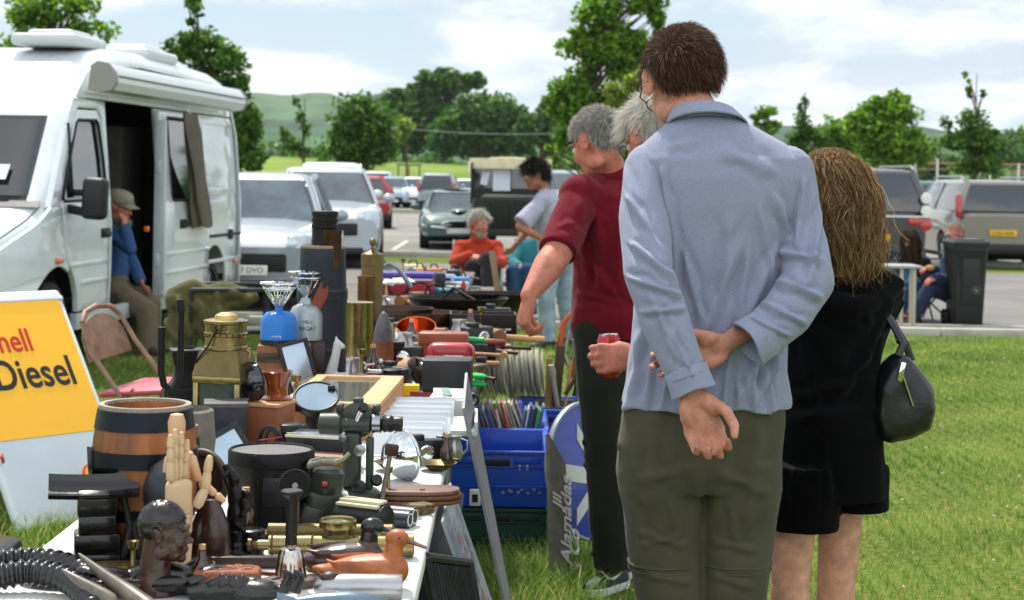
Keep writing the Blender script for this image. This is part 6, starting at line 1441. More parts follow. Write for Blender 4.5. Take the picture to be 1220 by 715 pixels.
part(t,'head',m_beech,lambda m:m.lathe([(.001,.350),(.014,.347),(.0195,.330),(.0185,.310),(.013,.290),(.008,.278),(.001,.277)],(-.010,0,0),n=24))
part(t,'torso',m_beech,lambda m:lay(m,S0(0,.275),S0(.004,.205),.026,.018))
part(t,'hips',m_beech,lambda m:lay(m,S0(.004,.205),S0(.004,.165),.018,.022))
for n_,a,b,r0,r1 in (('upper_arm',S0(.020,.262),S0(.040,.205),.011,.009),('forearm',S0(.042,.203),S0(.078,.178,-.01),.010,.008),('hand',S0(.078,.178,-.01),S0(.098,.163,-.012),.009,.006),('upper_arm',S0(-.022,.262),S0(-.034,.205),.011,.009),('forearm',S0(-.034,.203),S0(-.030,.15,-.01),.010,.008),
	('thigh',S0(.014,.165),S0(.016,.09),.014,.011),('thigh',S0(-.010,.165),S0(-.012,.09),.014,.011),('shin',S0(.016,.088),S0(.016,.015),.012,.009),('shin',S0(-.012,.088),S0(-.012,.015),.012,.009)): part(t,n_,m_beech,lambda m:lay(m,a,b,r0,r1))
part(t,'base',m_woodl,lambda m:m.lathe([(.045,0),(.045,.012),(.040,.015),(.001,.015)],n=30))
t,k=put('carved_bust','dark wooden carved head with short curled hair, facing right','bust',196,708,rad(0)); t.scale=(1.0,1.0,1.02)
Hb=Head((0,0,.108),(1,-.12,-.05),sc=.44); mb=MB(); add_head(mb,Hb); capsule(mb,V((-.012,0,.10)),V((-.018,0,.045)),.026,.027); mb.rings([ering((-.018,0,z),V((1,0,0)),V((0,1,0)),rx,ry,24,2) for z,rx,ry in ((0,.042,.034),(.012,.040,.033),(.035,.030,.028),(.06,.026,.025))])
bo=mesh_obj('head',remesh(mb,.0016,4,name='head'),mat('bust_wood','#3a2118',.33,var=(12,.4),coat=.3),t)
mb=MB(); mb.ell(Hb.p((0,-.018,.036)),(.080*.44,.099*.44,.088*.44),rot=Hb.R,nu=64,nv=40);
mb.v=[v+ (v-Hb.p((0,-.018,.036))).normalized()*.0014*(math.sin(v.x*1500)*math.sin(v.y*1500)*math.sin(v.z*1500)+.6) for v in mb.v]; Ri=Hb.R.transposed()
mb.f=[f for f in mb.f if (lambda q:(q.z>.035+.25*max(0,q.y)) or (q.y<-.03 and q.z>-.05))(Ri@((sum((mb.v[i] for i in f),V())/len(f))-Hb.c)/.44)]; mb.mi=[0]*len(mb.f)
o=mb.build('hair',m_ebony,t,angle=80); o.modifiers.new('s','SOLIDIFY').thickness=.003
t,k=put('carved_mask','round carved wooden mask with a dark ring rim, behind the lay figure','mask',240,650,rad(-25))
part(t,'ring',mat('mask_ring','#4b3c26',.5,var=(30,.4)),lambda m:m.torus((0,0,.130),.056,.007,(0,1,0),sy=1.05))
part(t,'face',m_woodd,lambda m:(m.lathe([(.001,.006),(.03,.002),(.054,-.006),(.054,-.016),(.001,-.014)],(0,0,.130),(0,-1,0),n=32),m.ell((-.018,-.012,.145),(.010,.006,.007)),m.ell((.018,-.012,.145),(.010,.006,.007)),m.ell((0,-.012,.108),(.016,.008,.007)),m.ell((0,-.014,.13),(.006,.008,.016))))
part(t,'post',m_woodd,lambda m:m.tube([(0,.01,0),(0,.01,.09)],[.018,.009],12))
t,k=put('leather_flask','dark brown polished wooden vessel with sloping shoulders, right of the carved head','vessel',250,668)
part(t,'vessel',mat('vessel_brown','#301b13',.3,var=(8,.3),coat=.4),lambda m:m.lathe([(.038,0),(.041,.03),(.036,.07),(.024,.10),(.012,.118),(.001,.12)],n=32,sx=1.0,sy=.7))
t,k=put('bronze_figurine','dark bronze figurine of a woman carrying a child on a stepped foot','figurine',281,663)
mb=MB()
for c,r in (((0,0,.075),(.020,.017,.045)),((-.002,0,.115),(.017,.013,.028)),((-.006,0,.150),(.011,.011,.014)),((-.012,.0,.162),(.009,.009,.009)),((-.022,0,.174),(.008,.008,.008)),((.016,-.01,.105),(.009,.008,.018)),((.02,-.012,.125),(.007,.007,.008))): mb.ell(c,r)
for a,b in (((-.014,0,.130),(-.026,-.006,.158)),((-.026,-.006,.158),(-.016,0,.17)),((.014,-.004,.128),(.026,-.012,.10)),((.026,-.012,.10),(.014,-.018,.085)),((.0,-.012,.065),(.018,-.02,.055))): capsule(mb,a,b,.006,.005,10)
mb.lathe([(.024,0),(.024,.012),(.018,.016),(.020,.022),(.016,.03),(.018,.05)],n=20)
mesh_obj('figurine',remesh(mb,.0022,2,name='figurine'),mat('bronze_black','#1d1a1d',.3,metal=.6,var=(20,.4)),t)
t,k=put('round_box','round black leather hat box with a worn grey lid','box',322,628)
part(t,'box_side',m_blackp,lambda m:m.lathe([(.085,0),(.088,.01),(.088,.155),(.084,.156)],n=48))
lid=part(t,'lid',mat('lid_worn','#5a5655',.55,var=(18,.35),bump=(120,.4,.001)),lambda m:m.lathe([(.088,.158),(.087,.163),(.001,.166)],n=48))
part(t,'lid_rim',m_iron,lambda m:(m.lathe([(.089,.135),(.0915,.137),(.0915,.163),(.088,.168),(.085,.165)],n=48,cap=False)))
part(t,'lock',m_irong,lambda m:m.box((.02,-.0885,.09),(.05,.006,.06),bev=.002))
t,k=put('straight_edge','long dark wooden bar lying across the table behind the bell','bar',275,676,rad(4))
part(t,'bar',m_woodd,lambda m:m.box((0,0,.011),(.19,.02,.022),bev=.003))
t,k=put('terracotta_block','carved terracotta coloured block with a scroll pattern on top','carved block',270,708,rad(2))
part(t,'block',mat('terracotta','#8a4d36',.7,var=(20,.25),bump=(160,.9,.003)),lambda m:m.box((0,0,.024),(.118,.06,.046),bev=.009,seg=3))
part(t,'relief',mat('terracotta_relief','#9c604a',.7,var=(20,.2)),lambda m:[m.torus((x,y,.0475),r,.0018,n=20,k=5,sx=1.5) for x,y,r in ((-.035,.008,.008),(-.035,-.012,.006),(0,.0,.013),(.0,.0,.007),(.035,.008,.008),(.037,-.010,.006),(-.015,-.015,.004),(.018,.016,.004))])
t,k=put('carved_plaque','grey brown carved plaque with raised animals, lying corner forwards','plaque',342,699,rad(18))
part(t,'plaque',mat('plaque_grey','#5a4a44',.6,var=(20,.2),bump=(120,.5,.002)),lambda m:m.box((0,0,.008),(.085,.075,.014),bev=.003,rot=(0,0,.5)))
part(t,'relief',mat('plaque_relief','#3c302c',.5),lambda m:[m.ell((x,y,.016),(.011,.004,.003),rot=(0,0,a)) for x,y,a in((-.02,.0,.4),(.0,.018,.2),(.012,-.012,-.5),(.026,.008,.9),(-.005,-.02,.1))])
t,k=put('hand_bell','silver hand bell with a long black wooden handle','bell',346,694)
part(t,'bell',mat('bell_metal','#b9b2a8',.1,metal=1,var=(5,.12)),lambda m:m.lathe([(.034,0),(.033,.004),(.030,.012),(.0255,.035),(.0235,.052),(.020,.062),(.010,.067),(.001,.068)],n=40))
part(t,'handle',mat('handle_black','#101012',.4),lambda m:m.lathe([(.0095,.066),(.011,.07),(.0108,.09),(.0105,.150),(.014,.158),(.0205,.163),(.0205,.168),(.018,.170),(.001,.170)],n=28))
part(t,'ferrule',m_chrome,lambda m:m.lathe([(.0115,.064),(.0115,.070),(.001,.0705)],n=24))
t,k=put('telescope','long brass telescope lying across the table behind the ducks','telescope',402,664,rad(4))
part(t,'tube',m_brass,lambda m:m.lathe([(.010,-.155),(.010,-.135),(.019,-.134),(.0195,-.05),(.0185,-.049),(.0185,.12),(.0225,.121),(.0235,.148),(.020,.15),(.019,.14)],(0,0,.024),(1,0,0),n=32,cap=True))
part(t,'eyepiece',m_brassd,lambda m:m.lathe([(.013,-.175),(.013,-.168),(.009,-.165),(.009,-.155)],(0,0,.024),(1,0,0),n=24))
part(t,'ring',m_brassd,lambda m:[m.lathe([(.0200,x),(.0212,x+.002),(.0200,x+.005)],(0,0,.024),(1,0,0),n=28,cap=False) for x in(-.13,-.052,.05,.118)])
t2,k=put('telescope','second thinner brass telescope lying behind the long one','telescope',372,653,rad(2))
part(t2,'tube',m_brassd,lambda m:m.lathe([(.012,-.09),(.0165,-.088),(.0165,.16),(.012,.162)],(0,0,.033),(1,0,0),n=28))
t,k=put('stand_magnifier','round brass stand magnifier on four short posts above the telescope','magnifier',402,662)
part(t,'ring',m_brass,lambda m:m.lathe([(.036,.056),(.037,.058),(.037,.070),(.034,.073),(.031,.070),(.031,.058)],n=40,cap=False))
part(t,'lens',mat('lens_glass','#aab6ac',.04,trans=.7),lambda m:m.lathe([(.001,.068),(.031,.066),(.031,.062),(.001,.061)],n=36,cap=False))
for a in(.6,2.2,3.9,5.4): part(t,'post',m_brassd,lambda m:m.tube([(.030*math.cos(a),.030*math.sin(a),0),(.030*math.cos(a),.030*math.sin(a),.058)],.003,8))
def duck(label,px,py,rz,s,body,head,bill,carve=None,dy=0):
	t,k=put('duck_decoy',label,'duck decoy',px,py,rz,'wooden duck decoys')
	B=[(-.112,.034,.004,.003),(-.100,.034,.012,.007),(-.085,.030,.022,.013),(-.06,.030,.034,.022),(-.03,.032,.041,.029),(0,.033,.043,.033),(.03,.033,.041,.034),(.05,.034,.036,.034),(.068,.036,.026,.028),(.078,.037,.012,.014),(.081,.037,.002,.003)]
	mb=MB(); mb.rings([[V((x,math.cos(a)*w,max(.001,z+math.sin(a)*h*(1 if math.sin(a)>0 else 1.0)))) for a in(2*math.pi*i/28 for i in range(28))] for x,z,w,h in B])
	mb.tube([(.045,0,.045),(.050,0,.070),(.052,0,.088)],[.028,.019,.017],18); mb.ell((.057,0,.098),(.024,.018,.019));
	for v in mb.v: v*=s
	mesh_obj('body',remesh(mb,.0022*s,4,name='body'),body,t)
	if head is not body:
		mb=MB(); mb.tube([(.050*s,0,.068*s),(.052*s,0,.088*s)],[.0197*s,.0180*s],18); mb.ell((.057*s,0,.098*s),(.0252*s,.0192*s,.0202*s)); mesh_obj('head',remesh(mb,.002,3,name='head'),head,t)
	mb=MB(); mb.rings([[V((x*s,math.cos(a)*w*s,(z+math.sin(a)*h)*s)) for a in(2*math.pi*i/16 for i in range(16))] for x,z,w,h in((.074,.096,.009,.008),(.086,.092,.0085,.005),(.100,.087,.0095,.0035),(.112,.083,.009,.0028),(.116,.082,.004,.0015))]); mb.build('bill',bill,t)
	for sd in(-1,1):
		mb=MB(); mb.ell((.064*s,sd*.0165*s,.103*s),.0026*s,nu=10,nv=8); mb.build('eye',m_gloss_black,t)
		mb=MB(); mb.rings([[V((x*s,sd*(y+math.cos(a)*.0035)*s,(z+math.sin(a)*h)*s)) for a in(2*math.pi*i/14 for i in range(14))] for x,y,z,h in((.03,.0405,.045,.006),(.0,.0425,.047,.013),(-.035,.0385,.048,.011),(-.062,.031,.050,.006),(-.078,.022,.056,.0015))]); mb.build('wing',body,t)
	return t
m_duck=mat('duck_orange_wood','#8f4418',.45,var=(16,.4),col2='#c4713a',coat=.2,bump=(60,.5,.002),stretch=(.5,1,1))
duck('orange brown carved duck decoy with fine cracks, at the front of the table',438,700,rad(-6),1.0*.93,m_duck,m_duck,mat('duck_bill','#6b4a33',.45,var=(20,.2)))
duck('dark headed duck decoy with a brown back, behind the orange duck',410,684,rad(6),.90,mat('duck_brown','#3a1f17',.3,var=(6,.3),coat=.4),m_ebony,m_ebony)
t,k=put('metal_flask','long silver coloured metal flask with a dark knob, nearest the camera','flask',430,716,rad(3))
part(t,'flask',m_pewter,lambda m:m.lathe([(.004,-.085),(.012,-.080),(.020,-.06),(.0235,-.03),(.0235,.065),(.022,.072),(.001,.073)],(0,0,.024),(1,0,0),n=32))
part(t,'knob',m_woodd,lambda m:m.ell((-.055,-.0,.040),(.018,.014,.012)))
t,k=put('fish_carving','blue grey polished fish shaped carving at the bottom edge of the table','carving',400,735,rad(2))
part(t,'fish',mat('fish_blue_grey','#6b7c8a',.25,metal=.6,var=(8,.3)),lambda m:m.rings([[V((x,math.cos(a)*w,.022+math.sin(a)*h)) for a in(2*math.pi*i/24 for i in range(24))] for x,w,h in((-.10,.002,.020),(-.085,.004,.014),(-.065,.010,.010),(-.03,.018,.018),(.02,.022,.022),(.06,.018,.018),(.085,.008,.010),(.093,.001,.002))]))
part(t,'eye',m_gloss_black,lambda m:m.ell((.065,-.016,.030),.004))
t,k=put('gear_wheel','black toothed wheel standing upright on its holder above the bell handle','gear wheel',350,650,rad(12))
part(t,'gear',m_iron,lambda m:m.plate([[((.031+(.0022 if i%2 else 0))*math.cos(2*math.pi*i/72),(.031+(.0022 if i%2 else 0))*math.sin(2*math.pi*i/72)) for i in range(72)]],.006,Matrix.Translation((0,0,.122))@Matrix.Rotation(math.pi/2,4,'X')))
part(t,'hub',m_pewter,lambda m:m.cyl((0,-.006,.122),(0,.004,.122),.006,n=16)); part(t,'holder',m_leather,lambda m:(m.box((.004,.012,.06),(.014,.010,.12),bev=.002),m.box((0,.01,.004),(.05,.05,.008),bev=.002)))
t,k=put('corkscrew','turned wooden handle of a corkscrew standing on end','corkscrew',365,596,rad(0))
part(t,'handle',m_wood,lambda m:m.lathe([(.006,0),(.007,.03),(.008,.05),(.013,.058),(.018,.075),(.016,.09),(.008,.097),(.009,.104),(.004,.110),(.001,.111)],n=24)); part(t,'stem',m_woodd,lambda m:m.box((.012,0,.055),(.008,.008,.09),bev=.002))
t,k=put('knot_puzzle','small reddish wooden interlocking block puzzle','puzzle',329,652,rad(20))
part(t,'bars',mat('puzzle_red_wood','#9a4a2a',.5,var=(14,.2)),lambda m:[m.box(c,s_,bev=.0015) for c,s_ in (((0,0,.022),(.034,.012,.012)),((0,0,.022),(.012,.034,.012)),((0,0,.022),(.012,.012,.044)),((.008,.008,.03),(.010,.010,.022)),((-.009,-.007,.012),(.011,.01,.020)),((.009,-.009,.014),(.01,.011,.02)))])
t,k=put('sighting_instrument','olive drab military sighting instrument with silver eyepiece ring','optical instrument',425,604,rad(-4));
part(t,'base',m_olived,lambda m:m.lathe([(.052,0),(.054,.006),(.054,.034),(.044,.042),(.001,.044)],n=36))
part(t,'column',m_olived,lambda m:(m.box((-.012,0,.105),(.040,.036,.13),bev=.010,seg=3),m.box((.028,.0,.10),(.016,.03,.12),bev=.006)))
part(t,'scope_tube',m_olived,lambda m:m.lathe([(.020,-.088),(.024,-.086),(.026,-.04),(.018,-.034),(.018,.028),(.014,.03)],(0,0,.186),(1,0,0),n=28))
part(t,'eyepiece_ring',mat('satin_alloy','#9d9fa3',.25,metal=1),lambda m:m.lathe([(.014,.030),(.022,.034),(.022,.052),(.016,.056)],(0,0,.190),(1,0,0),n=28))
part(t,'eyepiece',m_blackp,lambda m:m.lathe([(.016,.056),(.020,.060),(.018,.068),(.020,.074),(.016,.082),(.018,.090),(.017,.100),(.010,.101)],(0,0,.190),(1,0,0),n=28))
part(t,'prism_housing',m_olived,lambda m:(m.lathe([(.034,-.014),(.040,-.010),(.040,.010),(.034,.014)],(-.002,.012,.196),(0,1,0),n=32),m.box((-.002,.012,.240),(.022,.02,.012),bev=.003),m.box((.04,.012,.222),(.016,.03,.02),bev=.004),m.box((-.044,.012,.222),(.016,.03,.02),bev=.004)))
part(t,'dial',m_pewter,lambda m:(m.lathe([(.013,0),(.013,.006),(.004,.008),(.001,.008)],(.008,-.020,.132),(0,-1,0),n=24),m.lathe([(.009,0),(.009,.004),(.001,.005)],(-.03,-.03,.160),(0,-1,0),n=20)))
part(t,'small_eyepiece',m_chrome,lambda m:(m.cyl((.0,-.012,.200),(.014,-.028,.226),.009,.010),))
part(t,'knob',m_blackp,lambda m:(m.lathe([(.014,0),(.016,.004),(.016,.014),(.008,.018),(.001,.018)],(.01,-.03,.052),(0,-1,0),n=20),m.lathe([(.012,0),(.014,.003),(.012,.012),(.001,.013)],(.045,-.012,.062),(.4,-1,.6),n=20),m.cyl((.013,-.028,.225),(.018,-.034,.233),.011)))
t,k=put('gun_sight','battered olive drab sight with a folded canvas cap and a red dot','optical instrument',385,634,rad(14))
part(t,'housing',m_olived,lambda m:(m.box((0,0,.045),(.075,.055,.09),bev=.012,seg=3),m.lathe([(.033,.085),(.036,.09),(.036,.128),(.030,.134),(.001,.136)],(-.006,0,0),(.10,0,1),n=30),m.box((-.03,-.01,.03),(.05,.05,.06),bev=.01,rot=(0,.3,0))))
part(t,'canvas_cap',mat('canvas_grey','#77756a',.9,var=(20,.3),bump=(150,.5)),lambda m:m.tube([(-.034,-.012,.142),(-.01,-.02,.150),(.02,-.012,.148),(.03,.012,.146),(.0,.022,.150),(-.028,.01,.146)],.0065,8,loop=True))
part(t,'marker',m_redp,lambda m:m.lathe([(.006,0),(.006,.002),(.001,.003)],(-.004,-.037,.108),(0,-1,.1),n=16)); part(t,'lever',mat('lever_khaki','#8d8868',.6),lambda m:(m.tube([(.018,-.012,.146),(.040,-.02,.158),(.050,-.02,.168)],[.006,.004,.004],8),m.box((.034,-.036,.050),(.018,.014,.02),bev=.004)))
t,k=put('ammunition_drum','black cylinder with cream ribbed strips along its top','metal drum',432,643,rad(-28))
part(t,'drum',m_blackp,lambda m:m.lathe([(.001,-.004),(.030,-.004),(.034,-.055),(.036,-.055),(.036,.055),(.030,.058),(.001,.058)],(0,0,.040),(1,0,0),n=36))
part(t,'mouth',m_iron,lambda m:m.torus((-.056,0,.040),.034,.0025,(1,0,0)))
for i,(y,z) in enumerate(((-.022,.072),(-.008,.078),(.006,.079))): part(t,'strip',m_cream,lambda m:[m.box((.0,y+dy,z+.002),(.10,.0035,.006),bev=.001) for dy in(-.004,0.001,.006)])
part(t,'chain',m_chrome,lambda m:[m.torus((-.060,-.0,.060-.006*i),.0035,.0007,(1 if i%2 else 0,0 if i%2 else 1,0),n=14,k=5) for i in range(5)])
t,k=put('binocular_case','dark blue grey folded case with oval holes, at the table edge','case',474,628,rad(-20))
part(t,'case',mat('case_blue','#232b3a',.4,coat=.3),lambda m:(m.cyl((-.028,0,.018),(.028,0,.018),.018,n=24),m.cyl((-.028,.026,.020),(.028,.026,.020),.020,n=24)))
part(t,'oval_rim',m_paper,lambda m:(m.torus((.0285,0,.018),.013,.0012,(1,0,0)),m.torus((.0285,.026,.020),.015,.0012,(1,0,0))))
m_mirr=mat('mirror_chrome','#d5d8dc',.02,metal=1)
t,k=put('headlamp','polished chrome headlamp shell reflecting the sky, lying on its rim','headlamp',482,572,0)
part(t,'shell',m_mirr,lambda m:m.lathe([(.001,-.062),(.020,-.058),(.040,-.044),(.055,-.022),(.061,0)],(0,0,.062),(.80,.58,.12),n=48,cap=False))
part(t,'rim',m_chrome,lambda m:m.torus(V((0,0,.062))+V((.80,.58,.12)).normalized()*.002,.062,.0045,(.80,.58,.12)))
part(t,'glass',m_mirror,lambda m:m.lathe([(.060,0),(.040,.010),(.001,.014)],V((0,0,.062))+V((.80,.58,.12)).normalized()*.002,(.80,.58,.12),n=40,cap=False))
t,k=put('tack_hammer','small hammer with a rusty head standing upright against the headlamp','hammer',456,606,rad(10))
part(t,'handle',mat('handle_grey','#6e675d',.6,var=(20,.2)),lambda m:m.tube([(-.006,0,.0),(.004,.0,.06),(.016,0,.128)],[.006,.0055,.005],10)); part(t,'head',mat('rusty_steel','#4b2f24',.5,metal=.6,var=(14,.3)),lambda m:(m.box((.018,0,.132),(.030,.018,.026),bev=.004,rot=(0,.14,0)),))
t,k=put('leather_satchel','stack of worn brown leather pouches overhanging the table edge','satchel',500,600,rad(4))
for i,(w,d,z,x) in enumerate(((.185,.10,.008,.0),(.182,.098,.020,.004),(.178,.096,.031,.002))):
	ol=[(-.092,-.045),(-.06,-.052),(.02,-.055),(.07,-.045),(.095,-.015),(.096,.02),(.07,.045),(0,.052),(-.07,.05),(-.094,.02)]
	mb=MB(); mb.plate([[(a*w/.19,b*d/.1) for a,b in ol]],.0105,Matrix.Translation((x,0,z)),bev=.004); o=mb.build('pouch',m_leather if i<2 else mat('leather_worn','#6e4c3a',.42,var=(5,.25),bump=(70,.4,.002),coat=.15),t)
part(t,'stud',m_brassd,lambda m:m.lathe([(.006,0),(.005,.003),(.001,.0035)],(.005,-.03,.0365),n=16))
t,k=put('leather_mat','flat piece of tan leather lying behind the hat box','leather sheet',372,560,rad(-6)); part(t,'sheet',mat('leather_pinkish','#8f6f5f',.6,var=(8,.15),bump=(80,.3,.001)),lambda m:m.plate([[(-.12,-.05),(.10,-.055),(.125,.0),(.11,.055),(-.11,.06),(-.13,.0)]],.004,Matrix.Translation((0,0,.045))@Matrix.Rotation(.05,4,'X'),bev=.001)); part(t,'pad',m_leather,lambda m:m.box((0,0,.021),(.2,.08,.04),bev=.008))
t,k=put('box_camera','black box camera with a red lens ring and a pale striped lid','camera',385,556,rad(-14))
part(t,'case',m_blackp,lambda m:m.box((0,0,.042),(.17,.11,.075),bev=.006,rot=(0,0,0)));part(t,'lens',m_redp,lambda m:m.lathe([(.014,0),(.012,.004),(.006,.002),(.001,.002)],(-.03,-.056,.04),(0,-1,0),n=24)); part(t,'lens_ring',m_brassd,lambda m:m.torus((-.03,-.058,.04),.018,.003,(0,1,0)))
part(t,'lid',m_mirror,lambda m:m.box((0,0,.084),(.165,.105,.006),bev=.002)); part(t,'trim_strip',m_cream,lambda m:(m.box((0,-.0545,.083),(.168,.004,.006)),m.box((0,-.045,.089),(.168,.003,.002))))
t,k=put('round_mirror','round shaving mirror in a black frame, tilted back to the sky','mirror',376,527,rad(-10)); ax=V((.12,-.55,.85)); c=V((0,0,.128))
part(t,'frame',m_blackp,lambda m:(m.torus(c,.062,.0045,ax),m.lathe([(.062,-.004),(.055,-.03),(.001,-.034)],c,ax,n=36,cap=False),m.box(c+V((-.04,-.035,-.03)),(.02,.012,.02),bev=.003),m.box(c+V((.035,.03,.02)),(.02,.012,.02),bev=.003))); part(t,'glass',m_mirror,lambda m:m.lathe([(.060,.001),(.001,.002)],c,ax,n=40,cap=False)); part(t,'stand',m_blackp,lambda m:(m.cyl((0,.02,0),(0,.015,.095),.03,.036),m.box((0,.02,.006),(.09,.08,.012),bev=.003)))
t,k=put('cable_coil','coil of thin black cable with a red thread, left of the box camera','cable',322,552,rad(0))
part(t,'cable',m_blackp,lambda m:[m.torus((x,y,.05),r,.0042,(.3,1,.2*i-.2),n=32,k=8,sx=.62) for i,(x,y,r) in enumerate(((-.01,0,.044),(.006,.008,.038),(-.002,.014,.046)))]); part(t,'thread',m_redp,lambda m:m.tube([(-.03,-.006,.06),(0,-.01,.065),(.03,-.006,.07)],.002,6))
t,k=put('plug_box','black adaptor box standing behind the cable coil','adaptor',345,545,rad(8)); part(t,'case',m_blackp,lambda m:m.box((0,0,.045),(.05,.05,.09),bev=.006)); part(t,'ridge',m_iron,lambda m:[m.box((0,-.026,.02+.012*i),(.04,.003,.004)) for i in range(5)])
def lean_frame(label,px,py,w,h,rz,tilt,roll,m=m_blackp,b=.012):
	t,k=put('picture_frame',label,'picture frame',px,py,group='small framed pictures leaning on the stall')
	t.rotation_euler=(tilt,roll,rz)
	mb=MB(); mb.plate([[(-w/2,0),(w/2,0),(w/2,h),(-w/2,h)],[(-w/2+b,b),(w/2-b,b),(w/2-b,h-b),(-w/2+b,h-b)]],.014,Matrix.Rotation(math.pi/2,4,'X'),bev=.002); mb.build('frame',m,t)
	part(t,'picture',m_mirror,lambda q:q.box((0,.002,h/2),(w-b*1.9,.003,h-b*1.9))); part(t,'backing',m_irong,lambda q:q.box((0,.006,h/2),(w-.004,.003,h-.004)))
	return t
lean_frame('black framed picture leaning left between the brass lantern and the hat box',296,574,.105,.145,rad(30),rad(-28),rad(-26))
lean_frame('small black framed picture standing up behind the round mirror',343,521,.070,.125,rad(28),rad(-16),rad(-14))
lean_frame('black framed picture leaning beside the white pottery animal',369,485,.105,.22,rad(30),rad(-14),rad(-12))
t,k=put('dark_case','dark ribbed case under the leaning picture, right of the lantern','case',268,546,rad(10)); part(t,'case',m_irong,lambda m:m.box((0,0,.07),(.11,.10,.14),bev=.004)); part(t,'lid',mat('lid_grey','#4c4a4a',.6,var=(20,.3)),lambda m:m.box((0,0,.145),(.115,.105,.012),bev=.003))
t,k=put('cast_iron_jack','black cast iron jack with a waisted body','jack',222,522,rad(16))
part(t,'body',m_iron,lambda m:(m.box((0,0,.075),(.135,.10,.15),bev=.012,seg=3),m.rings([[V((sx_*w,sy*d,z)) for sx_,sy in((1,-1),(1,1),(-1,1),(-1,-1))] for z,w,d in((.145,.055,.04),(.165,.040,.032),(.200,.036,.03),(.225,.044,.036),(.245,.047,.038))])))
part(t,'ribs',m_iron,lambda m:[m.box((-.03+.02*i,-.052,.07),(.007,.006,.10),bev=.002) for i in range(4)])
part(t,'top_plate',m_irong,lambda m:m.box((0,0,.249),(.097,.078,.007),bev=.002)); part(t,'hook',m_iron,lambda m:m.torus((0,0,.256),.022,.003,n=20,k=6,sx=1.1,a0=.5,a1=5.3))
t,k=put('iron_fork','tall black iron fork with two unequal prongs behind the cast iron jack','iron fork',208,560,rad(10))
part(t,'prongs',m_iron,lambda m:(m.tube([(-.038,0,.36),(-.038,0,.25),(-.030,0,.215),(-.012,0,.20),(.004,0,.215),(.010,0,.25),(.010,0,.40)],[.010,.009,.009,.010,.009,.008,.008],10,flat=1.2),m.tube([(.010,0,.40),(.006,0,.43)],[.013,.009],10))); part(t,'shank',m_iron,lambda m:(m.tube([(-.012,0,0),(-.012,0,.20)],.009,10),m.box((-.012,0,.01),(.08,.08,.02),bev=.004)))
t,k=put('brass_lantern','old square brass ship\'s lantern with a round vented chimney','lantern',267,534,rad(-14)); m=m_brass; t.scale=(1,1,1.13)
part(t,'body_frame',m,lambda q:([q.box((sx_*.060,sy*.055,.085),(.016,.016,.17),bev=.003) for sx_ in(-1,1) for sy in(-1,1)],q.box((0,0,.170),(.140,.130,.018),bev=.004),q.box((0,0,.008),(.140,.130,.016),bev=.004)))
part(t,'glass',mat('lantern_glass','#3d4448',.06,coat=1,var=(5,.3)),lambda q:q.box((0,0,.09),(.118,.108,.15))); part(t,'burner',m_brassd,lambda q:q.lathe([(.03,.016),(.03,.05),(.012,.06),(.01,.08)],n=20))
part(t,'roof',m_brassd,lambda q:q.rings([[V((sx_*w,sy*w*.93,z)) for sx_,sy in((1,-1),(1,1),(-1,1),(-1,-1))] for z,w in((.179,.070),(.186,.068),(.236,.056),(.240,.055))]))
ch=part(t,'chimney',m,lambda q:q.lathe([(r*1.22,z) for r,z in [(.046,.238),(.049,.241),(.049,.246),(.046,.249),(.046,.270),(.049,.273),(.049,.279),(.046,.282),(.046,.300),(.050,.303),(.050,.309),(.040,.312),(.001,.313)]],n=40))
part(t,'chimney_holes',m_iron,lambda q:[q.lathe([(.0028,0),(.001,.001)],(.0600*math.cos(a),.0600*math.sin(a),.276),(math.cos(a),math.sin(a),0),n=8) for a in(2*math.pi*i/22 for i in range(22))])
part(t,'cap',mat('brass_pale','#b89c60',.35,metal=.9),lambda q:q.lathe([(.034,.312),(.030,.322),(.015,.328),(.001,.329)],n=30)); part(t,'lug',m_brassd,lambda q:(q.torus((0,-.059,.293),.009,.003,(0,1,0)),q.torus((-.018,-.056,.293),.006,.002,(0,1,0)),q.torus((.018,-.056,.293),.006,.002,(0,1,0))))
part(t,'handle',m_iron,lambda q:q.tube([(0,-.063,.293),(-.025,-.062,.25),(-.058,-.060,.215),(-.066,-.05,.19)],.0022,6)); part(t,'hook',m,lambda q:q.tube([(.060,-.02,.20),(.078,-.025,.215),(.082,-.022,.236),(.070,-.02,.240)],.004,8))
gB='wooden boxes on the stall'
t,k=put('wooden_box','red brown wooden box carrying the dark headlamp','box',312,534,rad(-16),gB); part(t,'box_body',mat('box_redwood','#8b4f30',.55,var=(5,.25),stretch=(.3,1,1)),lambda m:m.box((0,0,.060),(.14,.12,.12),bev=.003)); part(t,'lid',m_pine,lambda m:m.box((0,0,.125),(.148,.128,.010),bev=.003))
tp=t.location.copy()
t=thing('glass_vase','amber glass vase behind the dark headlamp','vase',tp+V((.035,.03,.130)),0); part(t,'vase',mat('amber_glass','#9a4a14',.1,trans=.35,var=(20,.4),coat=.5),lambda m:m.lathe([(.040,0),(.044,.004),(.030,.012),(.028,.03),(.034,.055),(.045,.078),(.043,.079),(.032,.056),(.026,.03),(.001,.014)],n=36))
t=thing('lamp_bowl','dark blue black headlamp bowl lying on its side on the wooden box','headlamp',tp+V((-.022,-.012,.131)),0); ax=V((.85,.55,.1))
part(t,'bowl',mat('enamel_navy','#10151f',.12,coat=1,var=(6,.3)),lambda m:m.lathe([(.001,-.050),(.018,-.047),(.036,-.034),(.047,-.015),(.051,.004)],(0,0,.053),ax,n=40,cap=False)); part(t,'rim',m_irong,lambda m:m.torus(V((0,0,.053))+ax.normalized()*.004,.051,.003,ax)); part(t,'glass',m_mirror,lambda m:m.lathe([(.050,.004),(.03,.008),(.001,.009)],(0,0,.053),ax,n=30,cap=False))
